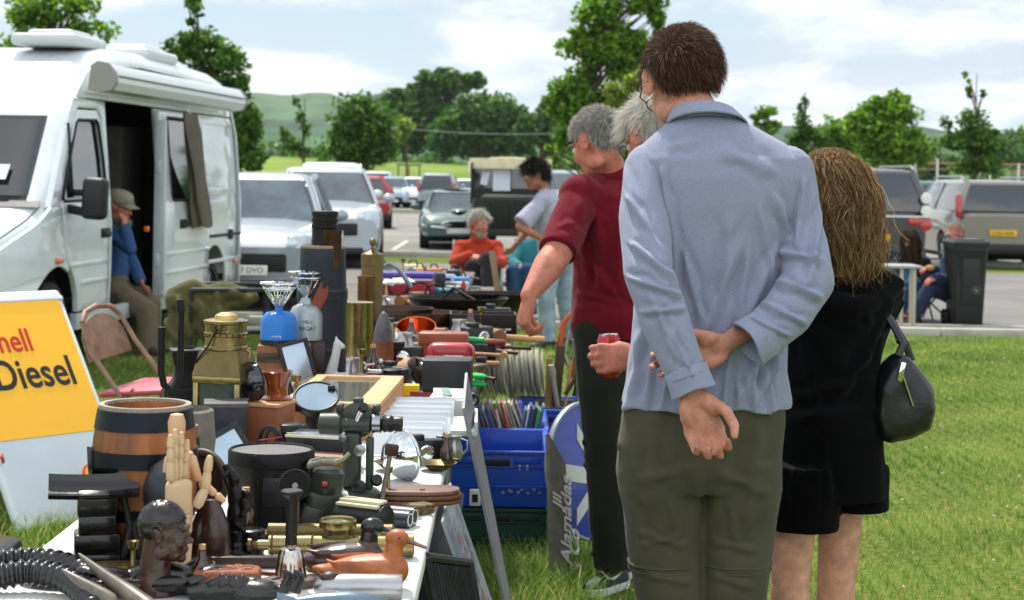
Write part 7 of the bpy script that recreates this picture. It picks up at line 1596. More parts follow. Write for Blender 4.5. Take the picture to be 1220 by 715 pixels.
t,k=put('wooden_box','dark wooden crate under the blue camping stove','box',338,478,rad(4),gB); part(t,'box_body',m_wood,lambda m:m.box((0,0,.095),(.17,.14,.19),bev=.003)); part(t,'slat',m_woodd,lambda m:[m.box((0,-.072,z),(.172,.006,.03),bev=.002) for z in(.03,.09,.15)]); tp=t.location.copy()
def stove(label,loc,body,blue):
	t=thing('camping_stove',label,'camping stove',loc,0,'camping gas stoves')
	if blue:
		part(t,'base_ring',m_irong,lambda m:m.lathe([(.060,0),(.061,.016),(.055,.018)],n=36)); part(t,'canister',body,lambda m:m.lathe([(.060,.016),(.060,.070),(.054,.092),(.040,.104),(.014,.108),(.012,.125),(.001,.126)],n=40))
		MB().text('camping',.010,Matrix.Translation((.0,-.0612,.030))@Matrix.Rotation(math.pi/2,4,'X'),.0004).build('lettering',m_paper,t.children[1] if len(t.children)>1 else t)
	else:
		part(t,'canister',body,lambda m:m.lathe([(.058,0),(.058,.085),(.050,.100),(.045,.110),(.024,.120),(.016,.14),(.001,.141)],n=40))
		MB().text('PIE-1',.015,Matrix.Translation((.012,-.0585,.062))@Matrix.Rotation(math.pi/2,4,'X'),.0004).build('lettering',mat('ink_green','#1f4a3a',.6),t); MB().text('MEGAT',.018,Matrix.Translation((.012,-.0588,.040))@Matrix.Rotation(math.pi/2,4,'X'),.0004).build('lettering',mat('ink_green','#1f4a3a',.6),t)
	z=.125 if blue else .15
	part(t,'burner',m_chrome,lambda m:(m.lathe([(.010,z-.01),(.012,z+.01),(.018,z+.02),(.018,z+.034),(.001,z+.036)],n=20),[m.tube([(math.cos(a)*.012,math.sin(a)*.012,z),(math.cos(a)*.028,math.sin(a)*.028,z+.02),(math.cos(a)*.048,math.sin(a)*.048,z+.052),(math.cos(a)*.02,math.sin(a)*.02,z+.05)],.0022,6) for a in(2*math.pi*i/12 for i in range(12))]))
	part(t,'pan_support',m_chrome,lambda m:(m.torus((0,0,z+.058),.052,.003,n=36,k=8),m.torus((0,0,z+.074),.062 if blue else .05,.0035,n=36,k=8),[m.tube([(math.cos(a)*.05,math.sin(a)*.05,z+.056),(math.cos(a)*.06,math.sin(a)*.06,z+.076),(math.cos(a)*.02,math.sin(a)*.02,z+.078)],.0025,6) for a in(2*math.pi*i/6 for i in range(6))]))
stove('blue camping gas stove with a chrome burner',tp+V((-.018,-.02,.191)),m_bluep,True)
stove('silver camping gas stove with green lettering, behind the blue one',tp+V((.055,.12,.195)),mat('stove_silver','#9ba3a6',.35,metal=.5,var=(8,.12)),False)
t=thing('wooden_box','plain wooden box hidden behind the crate, under the silver stove','box',tp+V((.055,.16,0)),0,gB); part(t,'box_body',m_woodd,lambda m:m.box((0,0,.096),(.14,.13,.192),bev=.003))
t,k=put('shell_carrier','big blue black ribbed leather shell carrier with a riveted brown strap','shell carrier',382,470); t.scale=(.75,.75,1.5)
m_nav=mat('leather_blue_black','#121a26',.5,var=(9,.35),bump=(80,.5,.002)); K=k
part(t,'drum',m_nav,lambda m:m.lathe([(.112,0),(.113,.01),(.113,.10),(.116,.103),(.113,.106),(.113,.215),(.116,.218),(.116,.235),(.110,.238)]+[] ,n=44)); part(t,'neck',m_nav,lambda m:m.lathe([(.110,.236),(.104,.30),(.104,.33),(.098,.34),(.095,.335),(.095,.30),(.001,.29)],n=44))
part(t,'rim',mat('rim_tan','#8a7a66',.6),lambda m:m.torus((0,0,.337),.100,.004,n=40))
part(t,'band',m_irong,lambda m:[m.lathe([(.1135,z),(.1165,z+.005),(.1135,z+.01)],n=44,cap=False) for z in(.10,.232)])
stp=part(t,'strap',mat('strap_rust','#7d3a20',.5,var=(14,.3),bump=(90,.3)),lambda m:m.plate([[(-.022,-.17),(.022,-.17),(.022,.06),(.012,.075),(-.012,.075),(-.022,.06)]],.006,Matrix.Translation((-.02,-.118,.20))@Matrix.Rotation(math.pi/2,4,'X')@Matrix.Rotation(-.75,4,'Z'),bev=.001)); part(t,'rivet',m_irong,lambda m:m.lathe([(.010,0),(.008,.004),(.001,.005)],(.022,-.121,.255),(0,-1,0),n=16))
tl=t.location.copy(); gS='shell cases and shells'
t=thing('shell_case','tall black ribbed shell case standing in the carrier, the highest on the stall','shell case',tl+V((.002,.02,.438)),0,gS); t.scale=(.75,.75,.95); part(t,'case',mat('shell_black','#1c1a18',.45,metal=.5,var=(9,.3)),lambda m:m.lathe([(.060,0),(.060,.09),(.058,.10),(.058,.135),(.061,.138),(.061,.150),(.058,.152),(.058,.160),(.061,.162),(.061,.172),(.058,.174),(.058,.182),(.061,.184),(.061,.198),(.055,.2),(.001,.196)],n=40))
t=thing('shell_case','short brown brass shell case standing in the front of the carrier','shell case',tl+V((.036,-.036,.438)),0,gS); t.scale=(.72,.72,1.25); part(t,'case',mat('brass_brown','#4a3524',.4,metal=.75,var=(9,.3)),lambda m:m.lathe([(.042,0),(.042,.09),(.044,.093),(.044,.10),(.040,.10),(.039,.03),(.001,.02)],n=36))
t,k=put('shell_case','bright polished brass shell case right of the big carrier','shell case',424,452,0,gS); t.scale=(1,1,1.5); part(t,'case',m_brass,lambda m:m.lathe([(.062,0),(.062,.006),(.058,.010),(.058,.18),(.060,.184),(.060,.190),(.001,.186)],n=44))
t,k=put('shell_projectile','small pointed shell with a grey nose and copper body','shell',456,440,0,gS); t.scale=(1,1,1.42); part(t,'body',mat('copper_dull','#6b4028',.45,metal=.7,var=(9,.3)),lambda m:m.lathe([(.040,0),(.040,.03),(.043,.034),(.043,.05),(.040,.055),(.040,.075),(.038,.078)],n=32)); part(t,'nose',mat('nose_grey','#58575a',.45,metal=.5,var=(14,.3)),lambda m:m.lathe([(.038,.078),(.036,.10),(.027,.130),(.014,.150),(.006,.157),(.001,.158)],n=32))
t,k=put('shell_case','tall faceted dark brass case with a round knob on its lid','shell case',442,406,0,gS); t.scale=(.9,.9,1.45); part(t,'case',m_brassd,lambda m:m.lathe([(.055,0),(.055,.235),(.058,.238),(.058,.27),(.055,.273)],n=10),angle=20); part(t,'knob',m_brassd,lambda m:m.lathe([(.055,.273),(.02,.282),(.008,.285),(.008,.298),(.017,.305),(.017,.315),(.008,.322),(.001,.323)],n=24))
t,k=put('shell_case','slimmer brown brass case standing left in front of the faceted one','shell case',434,409,0,gS); t.scale=(1,1,1.45); part(t,'case',mat('brass_brown2','#5f4426',.35,metal=.85,var=(9,.3)),lambda m:m.lathe([(.034,0),(.034,.20),(.037,.203),(.037,.208),(.001,.205)],n=30))
t,k=put('display_case','shallow pine display case with a glass lid','display case',412,503,rad(-2)); w,d,h=.27,.70,.085
part(t,'case_side',m_pine,lambda m:(m.box((0,-d/2,h/2),(w,.014,h),bev=.002),m.box((0,d/2,h/2),(w,.014,h),bev=.002),m.box((-w/2,0,h/2),(.014,d,h-.002),bev=.002),m.box((w/2,0,h/2),(.014,d,h-.002),bev=.002)))
part(t,'lid_frame',mat('pine_light','#cf9c6e',.45,var=(6,.14),stretch=(.3,1,1)),lambda m:m.plate([[(-w/2-.006,-d/2-.008),(w/2+.006,-d/2-.008),(w/2+.006,d/2+.008),(-w/2-.006,d/2+.008)],[(-w/2+.03,-d/2+.03),(w/2-.062,-d/2+.03),(w/2-.062,d/2-.03),(-w/2+.03,d/2-.03)]],.018,Matrix.Translation((0,0,h+.010)),bev=.003))
part(t,'glass',mat('case_glass','#c9d2cf',.02,trans=.88,ior=1.45),lambda m:m.box((-.016,0,h+.008),(w-.09,d-.058,.004))); part(t,'lining',mat('lining_grey','#8a8a80',.9,var=(9,.3)),lambda m:m.box((0,0,.012),(w-.03,d-.03,.012)))
tl=t.location.copy(); M0=Matrix.Rotation(rad(-3),3,'Z')
t=thing('paper_card','white card lying inside the glass topped case','card',tl+M0@V((.015,-.06,.019)),rad(8)); part(t,'card',m_paper,lambda m:m.box((0,0,.002),(.10,.11,.003)))
t=thing('pendant_watch','small pocket watch on a chain inside the glass topped case','pocket watch',tl+M0@V((.03,.03,.019)),0); part(t,'case',m_pewter,lambda m:m.lathe([(.012,0),(.013,.003),(.012,.007),(.001,.008)],n=20)); part(t,'chain',m_pewter,lambda m:m.torus((.0,.028,.003),.013,.0012,n=20,k=5))
t,k=put('record_sleeves','slanting stack of clear plastic record sleeves','record sleeves',496,520,rad(-1)); ms=mat('sleeve_plastic','#e3e6ea',.16,trans=.25,ior=1.35,coat=.4)
part(t,'sleeves',ms,lambda m:[m.box((.004*math.sin(i*2.1),-.36+i*.030,.036+.002*math.sin(i*5)),(.185+.012*math.sin(i*3.3),.0035,.072),rot=(rad(-38+7*math.sin(i*1.7)),0,rad(2.0*math.sin(i*2.7)))) for i in range(25)]); t['kind']='thing'; del t['kind']
t,k=put('white_tray','white plastic tray with a notched front, at the table edge','tray',549,512,rad(1))
part(t,'tray',m_tab,lambda m:(m.box((0,0,.010),(.10,.30,.02),bev=.005),m.box((.045,0,.03),(.01,.30,.03),bev=.003)))
t,k=put('hinged_box','shallow white box with a folded green cover and steel catches','box',535,490,rad(-3)); part(t,'box_body',m_tab,lambda m:m.box((0,0,.028),(.115,.30,.056),bev=.006)); part(t,'cover',mat('cover_green_grey','#6f8a80',.6,var=(20,.2)),lambda m:m.box((-.012,.02,.059),(.028,.19,.005),rot=(0,0,.15),bev=.001)); part(t,'panel',m_paper,lambda m:m.box((-.04,.04,.058),(.03,.15,.004),rot=(0,0,.1))); part(t,'catch',m_chrome,lambda m:(m.tube([(-.03,-.14,.06),(.0,-.15,.065),(.03,-.14,.058),(.055,-.13,.06)],.003,6),m.box((.02,-.15,.055),(.02,.012,.015),bev=.002)))
t,k=put('red_toolbox','open red metal toolbox full of small tools','toolbox',430,472,rad(-5)); t.scale=(.9,.9,.55); part(t,'box_body',m_redp,lambda m:m.plate([[(-.11,-.05),(.12,-.05),(.12,.05),(-.11,.05)],[(-.106,-.046),(.116,-.046),(.116,.046),(-.106,.046)]],.09,Matrix.Translation((0,0,.055)),bev=.001)); part(t,'bottom',m_redp,lambda m:m.box((0,0,.008),(.224,.094,.008))); part(t,'tray',m_bluep,lambda m:m.box((-.03,-.075,.05),(.09,.04,.03),bev=.004)); tl=t.location.copy()
for i in range(4):
	tt=thing('screwdriver','screwdriver with a %s handle lying in the open red toolbox'%['black','yellow','red','wooden'][i],"screwdriver",tl+V((-.07+.045*i,0,.047+.006*i)),rad(30*i-40),'screwdrivers in the red toolbox'); part(tt,'handle',[m_blackp,m_yel,m_redp,m_wood][i],lambda m:m.cyl((-.05,0,0),(-.012,0,0),.008,.007,n=12)); part(tt,'blade',m_chrome,lambda m:m.cyl((-.012,0,0),(.05,0,0),.0022,n=8))
def tin(label,px,py,r,h,m1,m2,rz=0):
	t,k=put('tin_can',label,'tin',px,py,rz,'small tins'); part(t,'tin',m1,lambda m:m.lathe([(r,0),(r,h)],n=28)); part(t,'lid',m2,lambda m:m.lathe([(r+.001,h-.012),(r+.002,h),(r-.003,h+.003),(.001,h+.001)],n=28))
tin('dark teal tin standing at the right of the patterned tins',466,474,.030,.095,mat('tin_teal','#1d2f34',.4,var=(14,.3)),m_iron)
m_pat=mat('tin_patterned','#4a3620',.45,var=(40,.6),col2='#8f6f2a')
for px,lab in ((400,'brown patterned tin right behind the display case, left one'),(416,'brown patterned tin right behind the display case, middle one'),(434,'brown patterned tin right behind the display case, right one')): tin(lab,px,482,.034,.045,m_pat,m_wood)
t,k=put('green_book','green cloth bound book standing behind the leaning picture','book',392,470,rad(3)); part(t,'cover',mat('book_green','#2c6a34',.6,var=(20,.15)),lambda m:m.box((0,0,.07),(.075,.022,.14),bev=.002)); part(t,'pages',m_paper,lambda m:m.box((0.002,0,.071),(.073,.016,.136)))
t,k=put('pottery_animal','white pottery llama with a long neck','ornament',399,480,rad(-10)); t.scale=(1.2,1.2,1.2); mb=MB()
for a,b,r0,r1 in (((-.02,0,.05),(.02,0,.055),.017,.016),((-.012,0,.06),(.0,0,.11),.014,.010),((.0,0,.11),(.004,0,.135),.010,.010),((.004,0,.135),(.016,0,.130),.009,.006),((-.024,.006,.045),(-.026,.006,0),.007,.006),((-.024,-.008,.045),(-.028,-.008,0),.007,.006),((.02,.006,.045),(.024,.006,0),.007,.006),((.02,-.008,.045),(.026,-.008,0),.007,.006),((.002,.004,.14),(.0,.005,.152),.003,.002),((.002,-.004,.14),(.0,-.005,.152),.003,.002)): capsule(mb,V(a)*1.2,V(b)*1.2,r0*1.2,r1*1.2,12)
mesh_obj('animal',remesh(mb,.0028,2,name='animal'),mat('pottery_white','#b9bdbb',.35,coat=.4),t)
t,k=put('plane_tool','grey metal bench tool with small levers on a wooden foot','bench tool',450,466,rad(-12)); part(t,'bed',m_irong,lambda m:(m.box((0,0,.03),(.16,.06,.06),bev=.004),m.box((.06,.01,.065),(.10,.04,.02),bev=.003,rot=(0,-.15,0)))); part(t,'lever',m_chrome,lambda m:(m.tube([(-.05,0,.06),(-.04,-.01,.09),(-.01,-.01,.095)],.004,6),m.tube([(.0,0,.06),(.01,0,.1)],.005,8),m.cyl((-.03,-.02,.07),(.02,-.02,.07),.008),m.ell((.01,0,.104),.009))); part(t,'foot',m_woodl,lambda m:m.box((0,0,.004),(.19,.08,.008),bev=.002))
t,k=put('cash_box','plain black metal box behind the saw','box',533,472,rad(-2)); part(t,'box_body',mat('box_black','#17191d',.45,var=(9,.2)),lambda m:m.box((0,0,.065),(.165,.16,.13),bev=.004)); part(t,'base',mat('box_navy','#1c2347',.5),lambda m:m.box((0.004,-.004,.012),(.185,.175,.024),bev=.004))
t,k=put('bowling_ball','glossy blue black ball wrapped in a dark scarf','ball',505,468,0); part(t,'ball',m_gloss_black,lambda m:m.ell((0,0,.066),.045,nu=36,nv=24)); part(t,'scarf',mat('scarf_brown','#2e1d1c',.9,var=(30,.4)),lambda m:(m.torus((-.005,.0,.085),.047,.012,(.4,-.2,.9),n=28,k=8),m.torus((-.02,.0,.075),.045,.010,(.9,-.1,.4),n=28,k=8)))
part(t,'cushion',m_blackp,lambda m:m.lathe([(.05,0),(.055,.012),(.045,.028),(.001,.022)],n=28))
gY='bright toy blocks'
for i,(lab,dx,dz,mm,s) in enumerate((('yellow wooden block on top of the other toy blocks',0,.036,m_yel,(.05,.05,.034)),('yellow block under the large yellow block, on the right',.012,.001,m_yel,(.022,.03,.034)),('red block left of the yellow blocks',-.030,.001,m_redp,(.020,.04,.07)))):
	p=G(490,484,TZ); t=thing('toy_block',lab,'toy block',p+V((dx,0,dz+.001)),rad(8*i),gY); part(t,'block',mm,lambda m:m.box((0,0,s[2]/2),s,bev=.0015))
t,k=put('hand_saw','long saw with a dull red blade lying below the black box','saw',525,488,rad(-3)); part(t,'blade',mat('saw_red','#7c1f1a',.5,metal=.2,var=(14,.2)),lambda m:m.plate([[(-.10,-.018),(.10,-.006),(.10,.014),(-.10,.02)]],.012,Matrix.Translation((0,0,.035))@Matrix.Rotation(1.2,4,'X'))); part(t,'handle',m_woodd,lambda m:m.torus((.105,0,.035),.016,.006,(0,1,0),n=20,k=8)); part(t,'support',m_irong,lambda m:m.box((0,.012,.012),(.18,.02,.024),bev=.003))
t,k=put('black_cloth','crumpled black cloth lying before the white box','cloth',502,500,0); mb=MB(); mb.grid(lambda u,v:((u-.5)*.13,(v-.5)*.11,max(.004,.02+.012*math.sin(u*9+v*4)+.010*math.sin(v*13)-.03*(abs(2*u-1)**3+abs(2*v-1)**3)/2)),26,20); o=mb.build('cloth',mat('cloth_black','#0e0d0d',.95,bump=(90,.5)),t); o.modifiers.new('s','SOLIDIFY').thickness=.003
t,k=put('rope_hank','small hank of pale cotton rope beside the yellow blocks','rope',484,496,0); part(t,'rope',mat('rope_cream','#b8a07c',.9,var=(60,.3)),lambda m:[m.torus((.006*i-.01,.004*i,.010+.007*i),.024-.002*i,.0042,(.2*i,.1,1),n=24,k=7) for i in range(5)])
t,k=put('leather_case','upright tan leather case behind the red case','case',528,434,rad(-2)); part(t,'case',mat('case_tan','#8a3f20',.42,var=(9,.15),coat=.2),lambda m:m.box((0,0,.065),(.20,.11,.13),bev=.012,seg=3)); part(t,'seam',m_leather,lambda m:m.box((0,-.056,.085),(.19,.003,.004)))
t,k=put('red_case','shiny red rounded case with a silver badge','case',537,444,rad(-2)); part(t,'case',m_redp,lambda m:m.box((0,0,.058),(.185,.09,.115),bev=.035,seg=5)); part(t,'badge',m_chrome,lambda m:m.box((.008,-.046,.065),(.085,.006,.012),bev=.003)); part(t,'plate',m_woodd,lambda m:m.box((.008,-.0455,.045),(.075,.005,.02),bev=.003))
t,k=put('felt_hat','pale brown bowl shaped hat with a grey patch','hat',496,447,0); part(t,'crown',mat('felt_tan','#b28a66',.85,var=(9,.15)),lambda m:m.lathe([(.085,0),(.083,.015),(.070,.045),(.045,.062),(.001,.068)],n=40)); part(t,'patch',mat('patch_grey','#4c4744',.7),lambda m:m.lathe([(.035,.0),(.025,.007),(.001,.009)],(.0,-.045,.050),(0,-.6,.8),n=20))
t,k=put('green_screwdriver','large screwdriver with a bright green handle pointing right','screwdriver',563,432,rad(0)); part(t,'handle',m_greenp,lambda m:m.lathe([(.008,-.04),(.014,-.036),(.015,.0),(.012,.03),(.015,.042),(.010,.048)],(0,0,.09),(1,0,0),n=16)); part(t,'blade',m_chrome,lambda m:m.cyl((-.12,0,.09),(-.04,0,.09),.004));
part(t,'rest',m_irong,lambda m:m.box((0,.01,.037),(.12,.05,.074),bev=.004))
t,k=put('garden_gloves','pair of bright green garden gloves, one on the other','gloves',560,462,rad(-4)); mb=MB()
for j in range(2):
	for i in range(4): capsule(mb,V((-.02,-.022+.015*i,.016+.028*j)),V((.055-.006*abs(i-1),-.026+.017*i,.014+.028*j)),.009,.008,10)
	mb.ell((-.035,0,.016+.028*j),(.05,.034,.013)); capsule(mb,V((-.02,.03,.014+.028*j)),V((.02,.048,.014+.028*j)),.009,.008,10)
mesh_obj('gloves',remesh(mb,.0035,3,name='gloves'),mat('glove_green','#1fae4e',.7,var=(30,.15)),t)
t,k=put('wood_chisel','chisel with a red brown wooden handle lying towards the right edge','chisel',585,430,rad(-2),'chisels beside the green gloves'); part(t,'handle',mat('handle_redbrown','#7a3418',.4,coat=.3),lambda m:m.lathe([(.006,-.055),(.014,-.05),(.017,-.01),(.013,.05),(.008,.06)],(0,0,.075),(1,0,0),n=18)); part(t,'blade',m_chrome,lambda m:m.box((-.10,0,.075),(.09,.018,.004))); part(t,'rest',m_blackp,lambda m:m.box((-.03,.012,.03),(.10,.04,.060),bev=.004))
t,k=put('wooden_dowel','pale thin wooden mallet shaft lying across the gloves','mallet',585,440,rad(-6),None); part(t,'shaft',m_woodl,lambda m:m.cyl((-.13,0,.062),(.05,0,.056),.0065)); part(t,'head',m_woodl,lambda m:m.cyl((.05,-.02,.056),(.05,.02,.056),.014))
part(t,'rest',m_irong,lambda m:m.box((-.04,0,.024),(.04,.04,.049),bev=.004))
def pan(label,px,py,r,h,m,rz=0,sy=1,tilt=0,handle=None,cat='pan',name='pan'):
	t,k=put(name,label,cat,px,py,rz,'pans and bowls at the far tables'); t.rotation_euler=(tilt,0,rz)
	part(t,'bowl',m,lambda q:q.lathe([(r*.62,0),(r*.72,h*.12),(r*.95,h*.8),(r,h),(r*1.03,h),(r*.98,h*.8),(r*.72,h*.16),(r*.6,h*.06),(.001,h*.05)],n=44,sy=sy))
	if handle: part(t,'handle',m_iron,lambda q:q.tube(handle,.008,8))
	return t
m_panin=mat('pan_iron','#231d1a',.35,metal=.6,var=(7,.3))
pan('wide scalloped metal dish with a bright rim, left among the far pans',468,396,.19,.12,mat('dish_metal','#3b2e28',.3,metal=.8,var=(6,.25)),sy=.8)
pan('round copper bowl glowing orange inside',496,412,.085,.10,m_copper,tilt=rad(24))
pan('brown pan with a long thin curved handle, behind the copper bowl',512,396,.15,.10,mat('pan_brown','#4a2f24',.35,metal=.6,var=(8,.3)),handle=[(.08,-.05,.06),(.16,-.10,.09),(.22,-.14,.06),(.25,-.18,.01)])
pan('large black iron pan on the far side, left one',545,376,.27,.10,m_panin,sy=.75,handle=[(-.1,.0,.07),(-.02,-.15,.16),(.1,-.25,.10)])
pan('large black iron pan on the far side, right one',590,372,.22,.11,m_panin,sy=.75)
pan('small dark pan between the copper bowl and the black tray',540,398,.09,.045,m_panin,handle=[(.07,-.02,.05),(.16,-.03,.085),(.28,.0,.09)])
t,k=put('black_baking_tin','black rectangular baking tin at the table edge','baking tin',575,398,rad(2)); part(t,'tin',m_panin,lambda m:m.plate([[(-.16,-.10),(.16,-.10),(.16,.10),(-.16,.10)],[(-.150,-.09),(.150,-.09),(.150,.09),(-.150,.09)]],.10,Matrix.Translation((0,0,.052)),bev=.002)); part(t,'bottom',m_panin,lambda m:m.box((0,0,.006),(.31,.19,.008)))
gH='black iron hoops standing among the far pans'
for lab,px,py,r in (('thin iron hoop in front of the purple and red box, left one',474,352,.062),('thin iron hoop in front of the purple and red box, second from left',499,364,.068),('thin iron hoop right of the purple and red box',518,362,.058),('thin iron hoop standing on the black pan',546,366,.055)):
	t,k=put('iron_hoop',lab,'hoop',px,py,rad(10),gH); part(t,'hoop',m_iron,lambda m:m.torus((0,0,r),r,.006,(.1,1,.1),n=36,k=8)); part(t,'foot',m_iron,lambda m:m.box((0,0,.006),(.06,.05,.012),bev=.003))
t,k=put('purple_box','long purple and red striped cardboard box','box',483,350,rad(-3)); part(t,'box_body',mat('box_red_card','#8f1c2c',.5,var=(5,.15)),lambda m:m.box((0,0,.055),(.36,.22,.11),bev=.003)); part(t,'lid',mat('lid_purple','#36208c',.4,coat=.3),lambda m:m.box((0,0,.120),(.37,.23,.04),bev=.005)); part(t,'stripe',m_paper,lambda m:m.box((0,-.1155,.098),(.365,.006,.008)))
t,k=put('paper_bundle','crumpled white paper lying on the purple box','paper',470,340,0,z=TZ+.142); part(t,'paper',m_paper,lambda m:[m.box((-.05+.05*i,0,.012+.008*i),(.10,.09,.01),rot=(.1*i,.15-.1*i,.3*i),bev=.002) for i in range(3)])
t,k=put('black_case','low black plastic case right of the purple box','case',509,346,rad(3)); part(t,'case',m_blackp,lambda m:m.box((0,0,.06),(.24,.2,.12),bev=.01)); part(t,'handle',m_iron,lambda m:m.tube([(-.04,-.105,.08),(-.03,-.125,.08),(.03,-.125,.08),(.04,-.105,.08)],.006,6))
t,k=put('scythe_blade','curved grey scythe blade standing up at the far left of the tables','scythe',470,340,rad(5),z=TZ+.165); part(t,'blade',mat('blade_grey','#8b9094',.3,metal=.8),lambda m:m.tube([(-.07,0,.10),(-.03,0,.12),(.02,0,.09),(.07,0,.02),(.09,0,-.01)],[.004,.012,.014,.014,.01],8,flat=.35));
far=[('yellow and orange power tool at the far end of the tables','power tool',500,330,(.10,.12,.07),'#c98a1a'),('orange plastic tool case at the far end of the tables','tool case',517,329,(.12,.12,.06),'#c2621a'),('pale blue cloth bundle at the far end','cloth bundle',530,338,(.14,.14,.07),'#9fb3cc'),('small black speaker box at the far end','speaker',541,338,(.10,.10,.10),'#15171a'),('white plastic tub before the black speaker box','tub',548,347,(.12,.12,.06),'#c4c7c4'),('bright blue plastic box at the far right','plastic box',550,344,(.11,.14,.08),'#1f7fb8'),('teal tray under the white tub','tray',535,350,(.20,.15,.035),'#2a6c84'),('small red bottle at the far right of the tables','bottle',552,352,(.035,.035,.10),'#b01c24'),('white bowl at the far right of the tables','bowl',540,350,(.09,.09,.05),'#cfcdc4'),('cream box behind the orange tool case','box',492,324,(.14,.12,.06),'#c9c1a4')]
for lab,cat,px,py,s,c in far:
	t,k=put(cat.replace(' ','_'),lab,cat,px,py,rad(hash(lab)%20-10 if False else (len(lab)*7)%24-12)); mm=mat('far_'+c[1:],c,.45,var=(14,.15)); nm=cat.split()[-1]
	if cat in('bowl','bottle','tub'): part(t,'body',mm,lambda m:m.lathe([(s[0]*.4,0),(s[0]*.5,s[2]*.6),(s[0]*(.2 if cat=='bottle' else .52),s[2]),(s[0]*(.18 if cat=='bottle' else .46),s[2]*1.0),(.001,s[2]*(.98 if cat=='bottle' else .3))],n=24))
	else: part(t,'body',mm,lambda m:m.box((0,0,s[2]/2),s,bev=.012,seg=3)); part(t,'detail',m_iron,lambda m:(m.box((0,-s[1]/2-.002,s[2]*.5),(s[0]*.5,.006,s[2]*.25),bev=.002),m.tube([(-s[0]*.25,0,s[2]),(-s[0]*.15,0,s[2]+.03),(s[0]*.15,0,s[2]+.03),(s[0]*.25,0,s[2])],.006,6)))
rng_=random.Random(4)
bits=[(470,425),(480,430),(487,424),(476,437),(462,430),(552,405),(566,410),(575,404),(585,408),(560,398),(592,402),(570,418),(500,455),(545,398),(535,393),(557,414),(580,396),(597,396),(610-8,405)]
for i,(px,py) in enumerate(bits):
	t,k=put('spanner','loose steel hand tool lying among the pans and cases','hand tool',px,py,rng_.uniform(0,3),'loose steel hand tools'); L_=rng_.uniform(.05,.09); mm=[m_chrome,m_irong,m_cream,m_iron][i%4]
	part(t,'shaft',mm,lambda m:m.box((0,0,.012+.02*(i%3)),(L_*2,.014,.008),bev=.003)); part(t,'jaw',mm,lambda m:m.torus((L_+.008,0,.012+.02*(i%3)),.013,.005,n=16,k=6,a0=.6,a1=5.7));
	if i%3: part(t,'rest',m_irong,lambda m:m.box((0,0,.008*(i%3)),(L_,.04,.016*(i%3)),bev=.002))
def proto_goods():
	P={}
	def mk(key,name,label,cat,grp,parts): P[key]=(name,label,cat,grp,parts)
	mk('candle','candlestick','small brass candlestick standing among the clutter','candlestick','small brass candlesticks',[('stick',m_brass,lambda m:m.lathe([(.026,0),(.024,.006),(.008,.012),(.006,.03),(.010,.036),(.006,.045),(.006,.085),(.012,.09),(.014,.105),(.010,.105),(.001,.10)],n=20))])
	mk('bottle','glass_bottle','small brown glass bottle with a cork, standing among the clutter','bottle','small brown glass bottles',[('bottle',mat('bottle_brown','#3a1e0c',.1,coat=.6),lambda m:m.lathe([(.020,0),(.021,.01),(.021,.06),(.010,.075),(.009,.095),(.001,.095)],n=20)),('cork',m_woodl,lambda m:m.cyl((0,0,.094),(0,0,.106),.008,n=12))])
	mk('tinbox','tin_box','flat dark printed tin box lying among the clutter','tin','flat printed tin boxes',[('tin',mat('tin_print','#3b2424',.4,metal=.3,var=(60,.6),col2='#8a7340'),lambda m:m.box((0,0,.016),(.09,.06,.032),bev=.005)),('lid_edge',m_irong,lambda m:m.box((0,0,.024),(.093,.063,.003),bev=.001))])
	mk('jug','metal_jug','small dented pewter jug standing among the clutter','jug','small pewter jugs',[('jug',m_pewter,lambda m:m.lathe([(.026,0),(.032,.02),(.030,.045),(.022,.065),(.026,.08),(.024,.08),(.018,.06),(.001,.01)],n=24)),('handle',m_pewter,lambda m:m.tube([(.022,0,.072),(.045,0,.065),(.046,0,.035),(.029,0,.018)],.004,8))])
	mk('lens','camera_lens','black camera lens with a silver ring standing on its end','camera lens','black camera lenses',[('barrel',m_blackp,lambda m:m.lathe([(.028,0),(.030,.004),(.030,.02),(.027,.024),(.027,.045),(.031,.048),(.031,.06),(.026,.062),(.022,.056),(.001,.054)],n=28)),('ring',m_chrome,lambda m:m.lathe([(.0285,.026),(.0300,.028),(.0285,.032)],n=28,cap=False))])
	mk('mallet','wooden_mallet','wooden mallet with a worn round head lying among the clutter','mallet','wooden mallets',[('head',m_wood,lambda m:m.cyl((0,-.035,.026),(0,.035,.026),.026,n=20)),('handle',m_woodl,lambda m:m.cyl((.0,0,.026),(.17,0,.014),.010,.012))])
	mk('bowl','metal_dish','small dull metal dish lying among the clutter','dish','small dull metal dishes',[('dish',m_brassd,lambda m:m.lathe([(.022,0),(.03,.005),(.052,.022),(.054,.022),(.03,.009),(.001,.006)],n=28))])
	mk('camera','folding_camera','old black camera with a silver lens ring among the clutter','camera','old black cameras',[('body',m_blackp,lambda m:m.box((0,0,.036),(.12,.045,.07),bev=.008)),('lens',m_chrome,lambda m:m.lathe([(.024,0),(.024,.014),(.019,.016),(.016,.008),(.001,.006)],(0,-.022,.034),(0,-1,0),n=24)),('viewfinder',m_irong,lambda m:m.box((-.02,0,.077),(.035,.03,.016),bev=.003))])
	mk('drill','hand_drill','rusty hand tool with a wooden grip lying among the clutter','hand tool','rusty hand tools with wooden grips',[('shaft',mat('rusty_steel','#4b2f24',.5,metal=.6,var=(14,.3)),lambda m:(m.tube([(-.02,0,.018),(.05,.0,.02),(.08,.03,.02),(.12,.0,.018),(.17,0,.015)],.006,8))),('grip',m_wood,lambda m:m.lathe([(.008,-.10),(.016,-.09),(.013,-.05),(.016,-.03),(.009,-.02)],(0,0,.018),(1,0,0),n=16))])
	return P
PG=proto_goods(); made={}
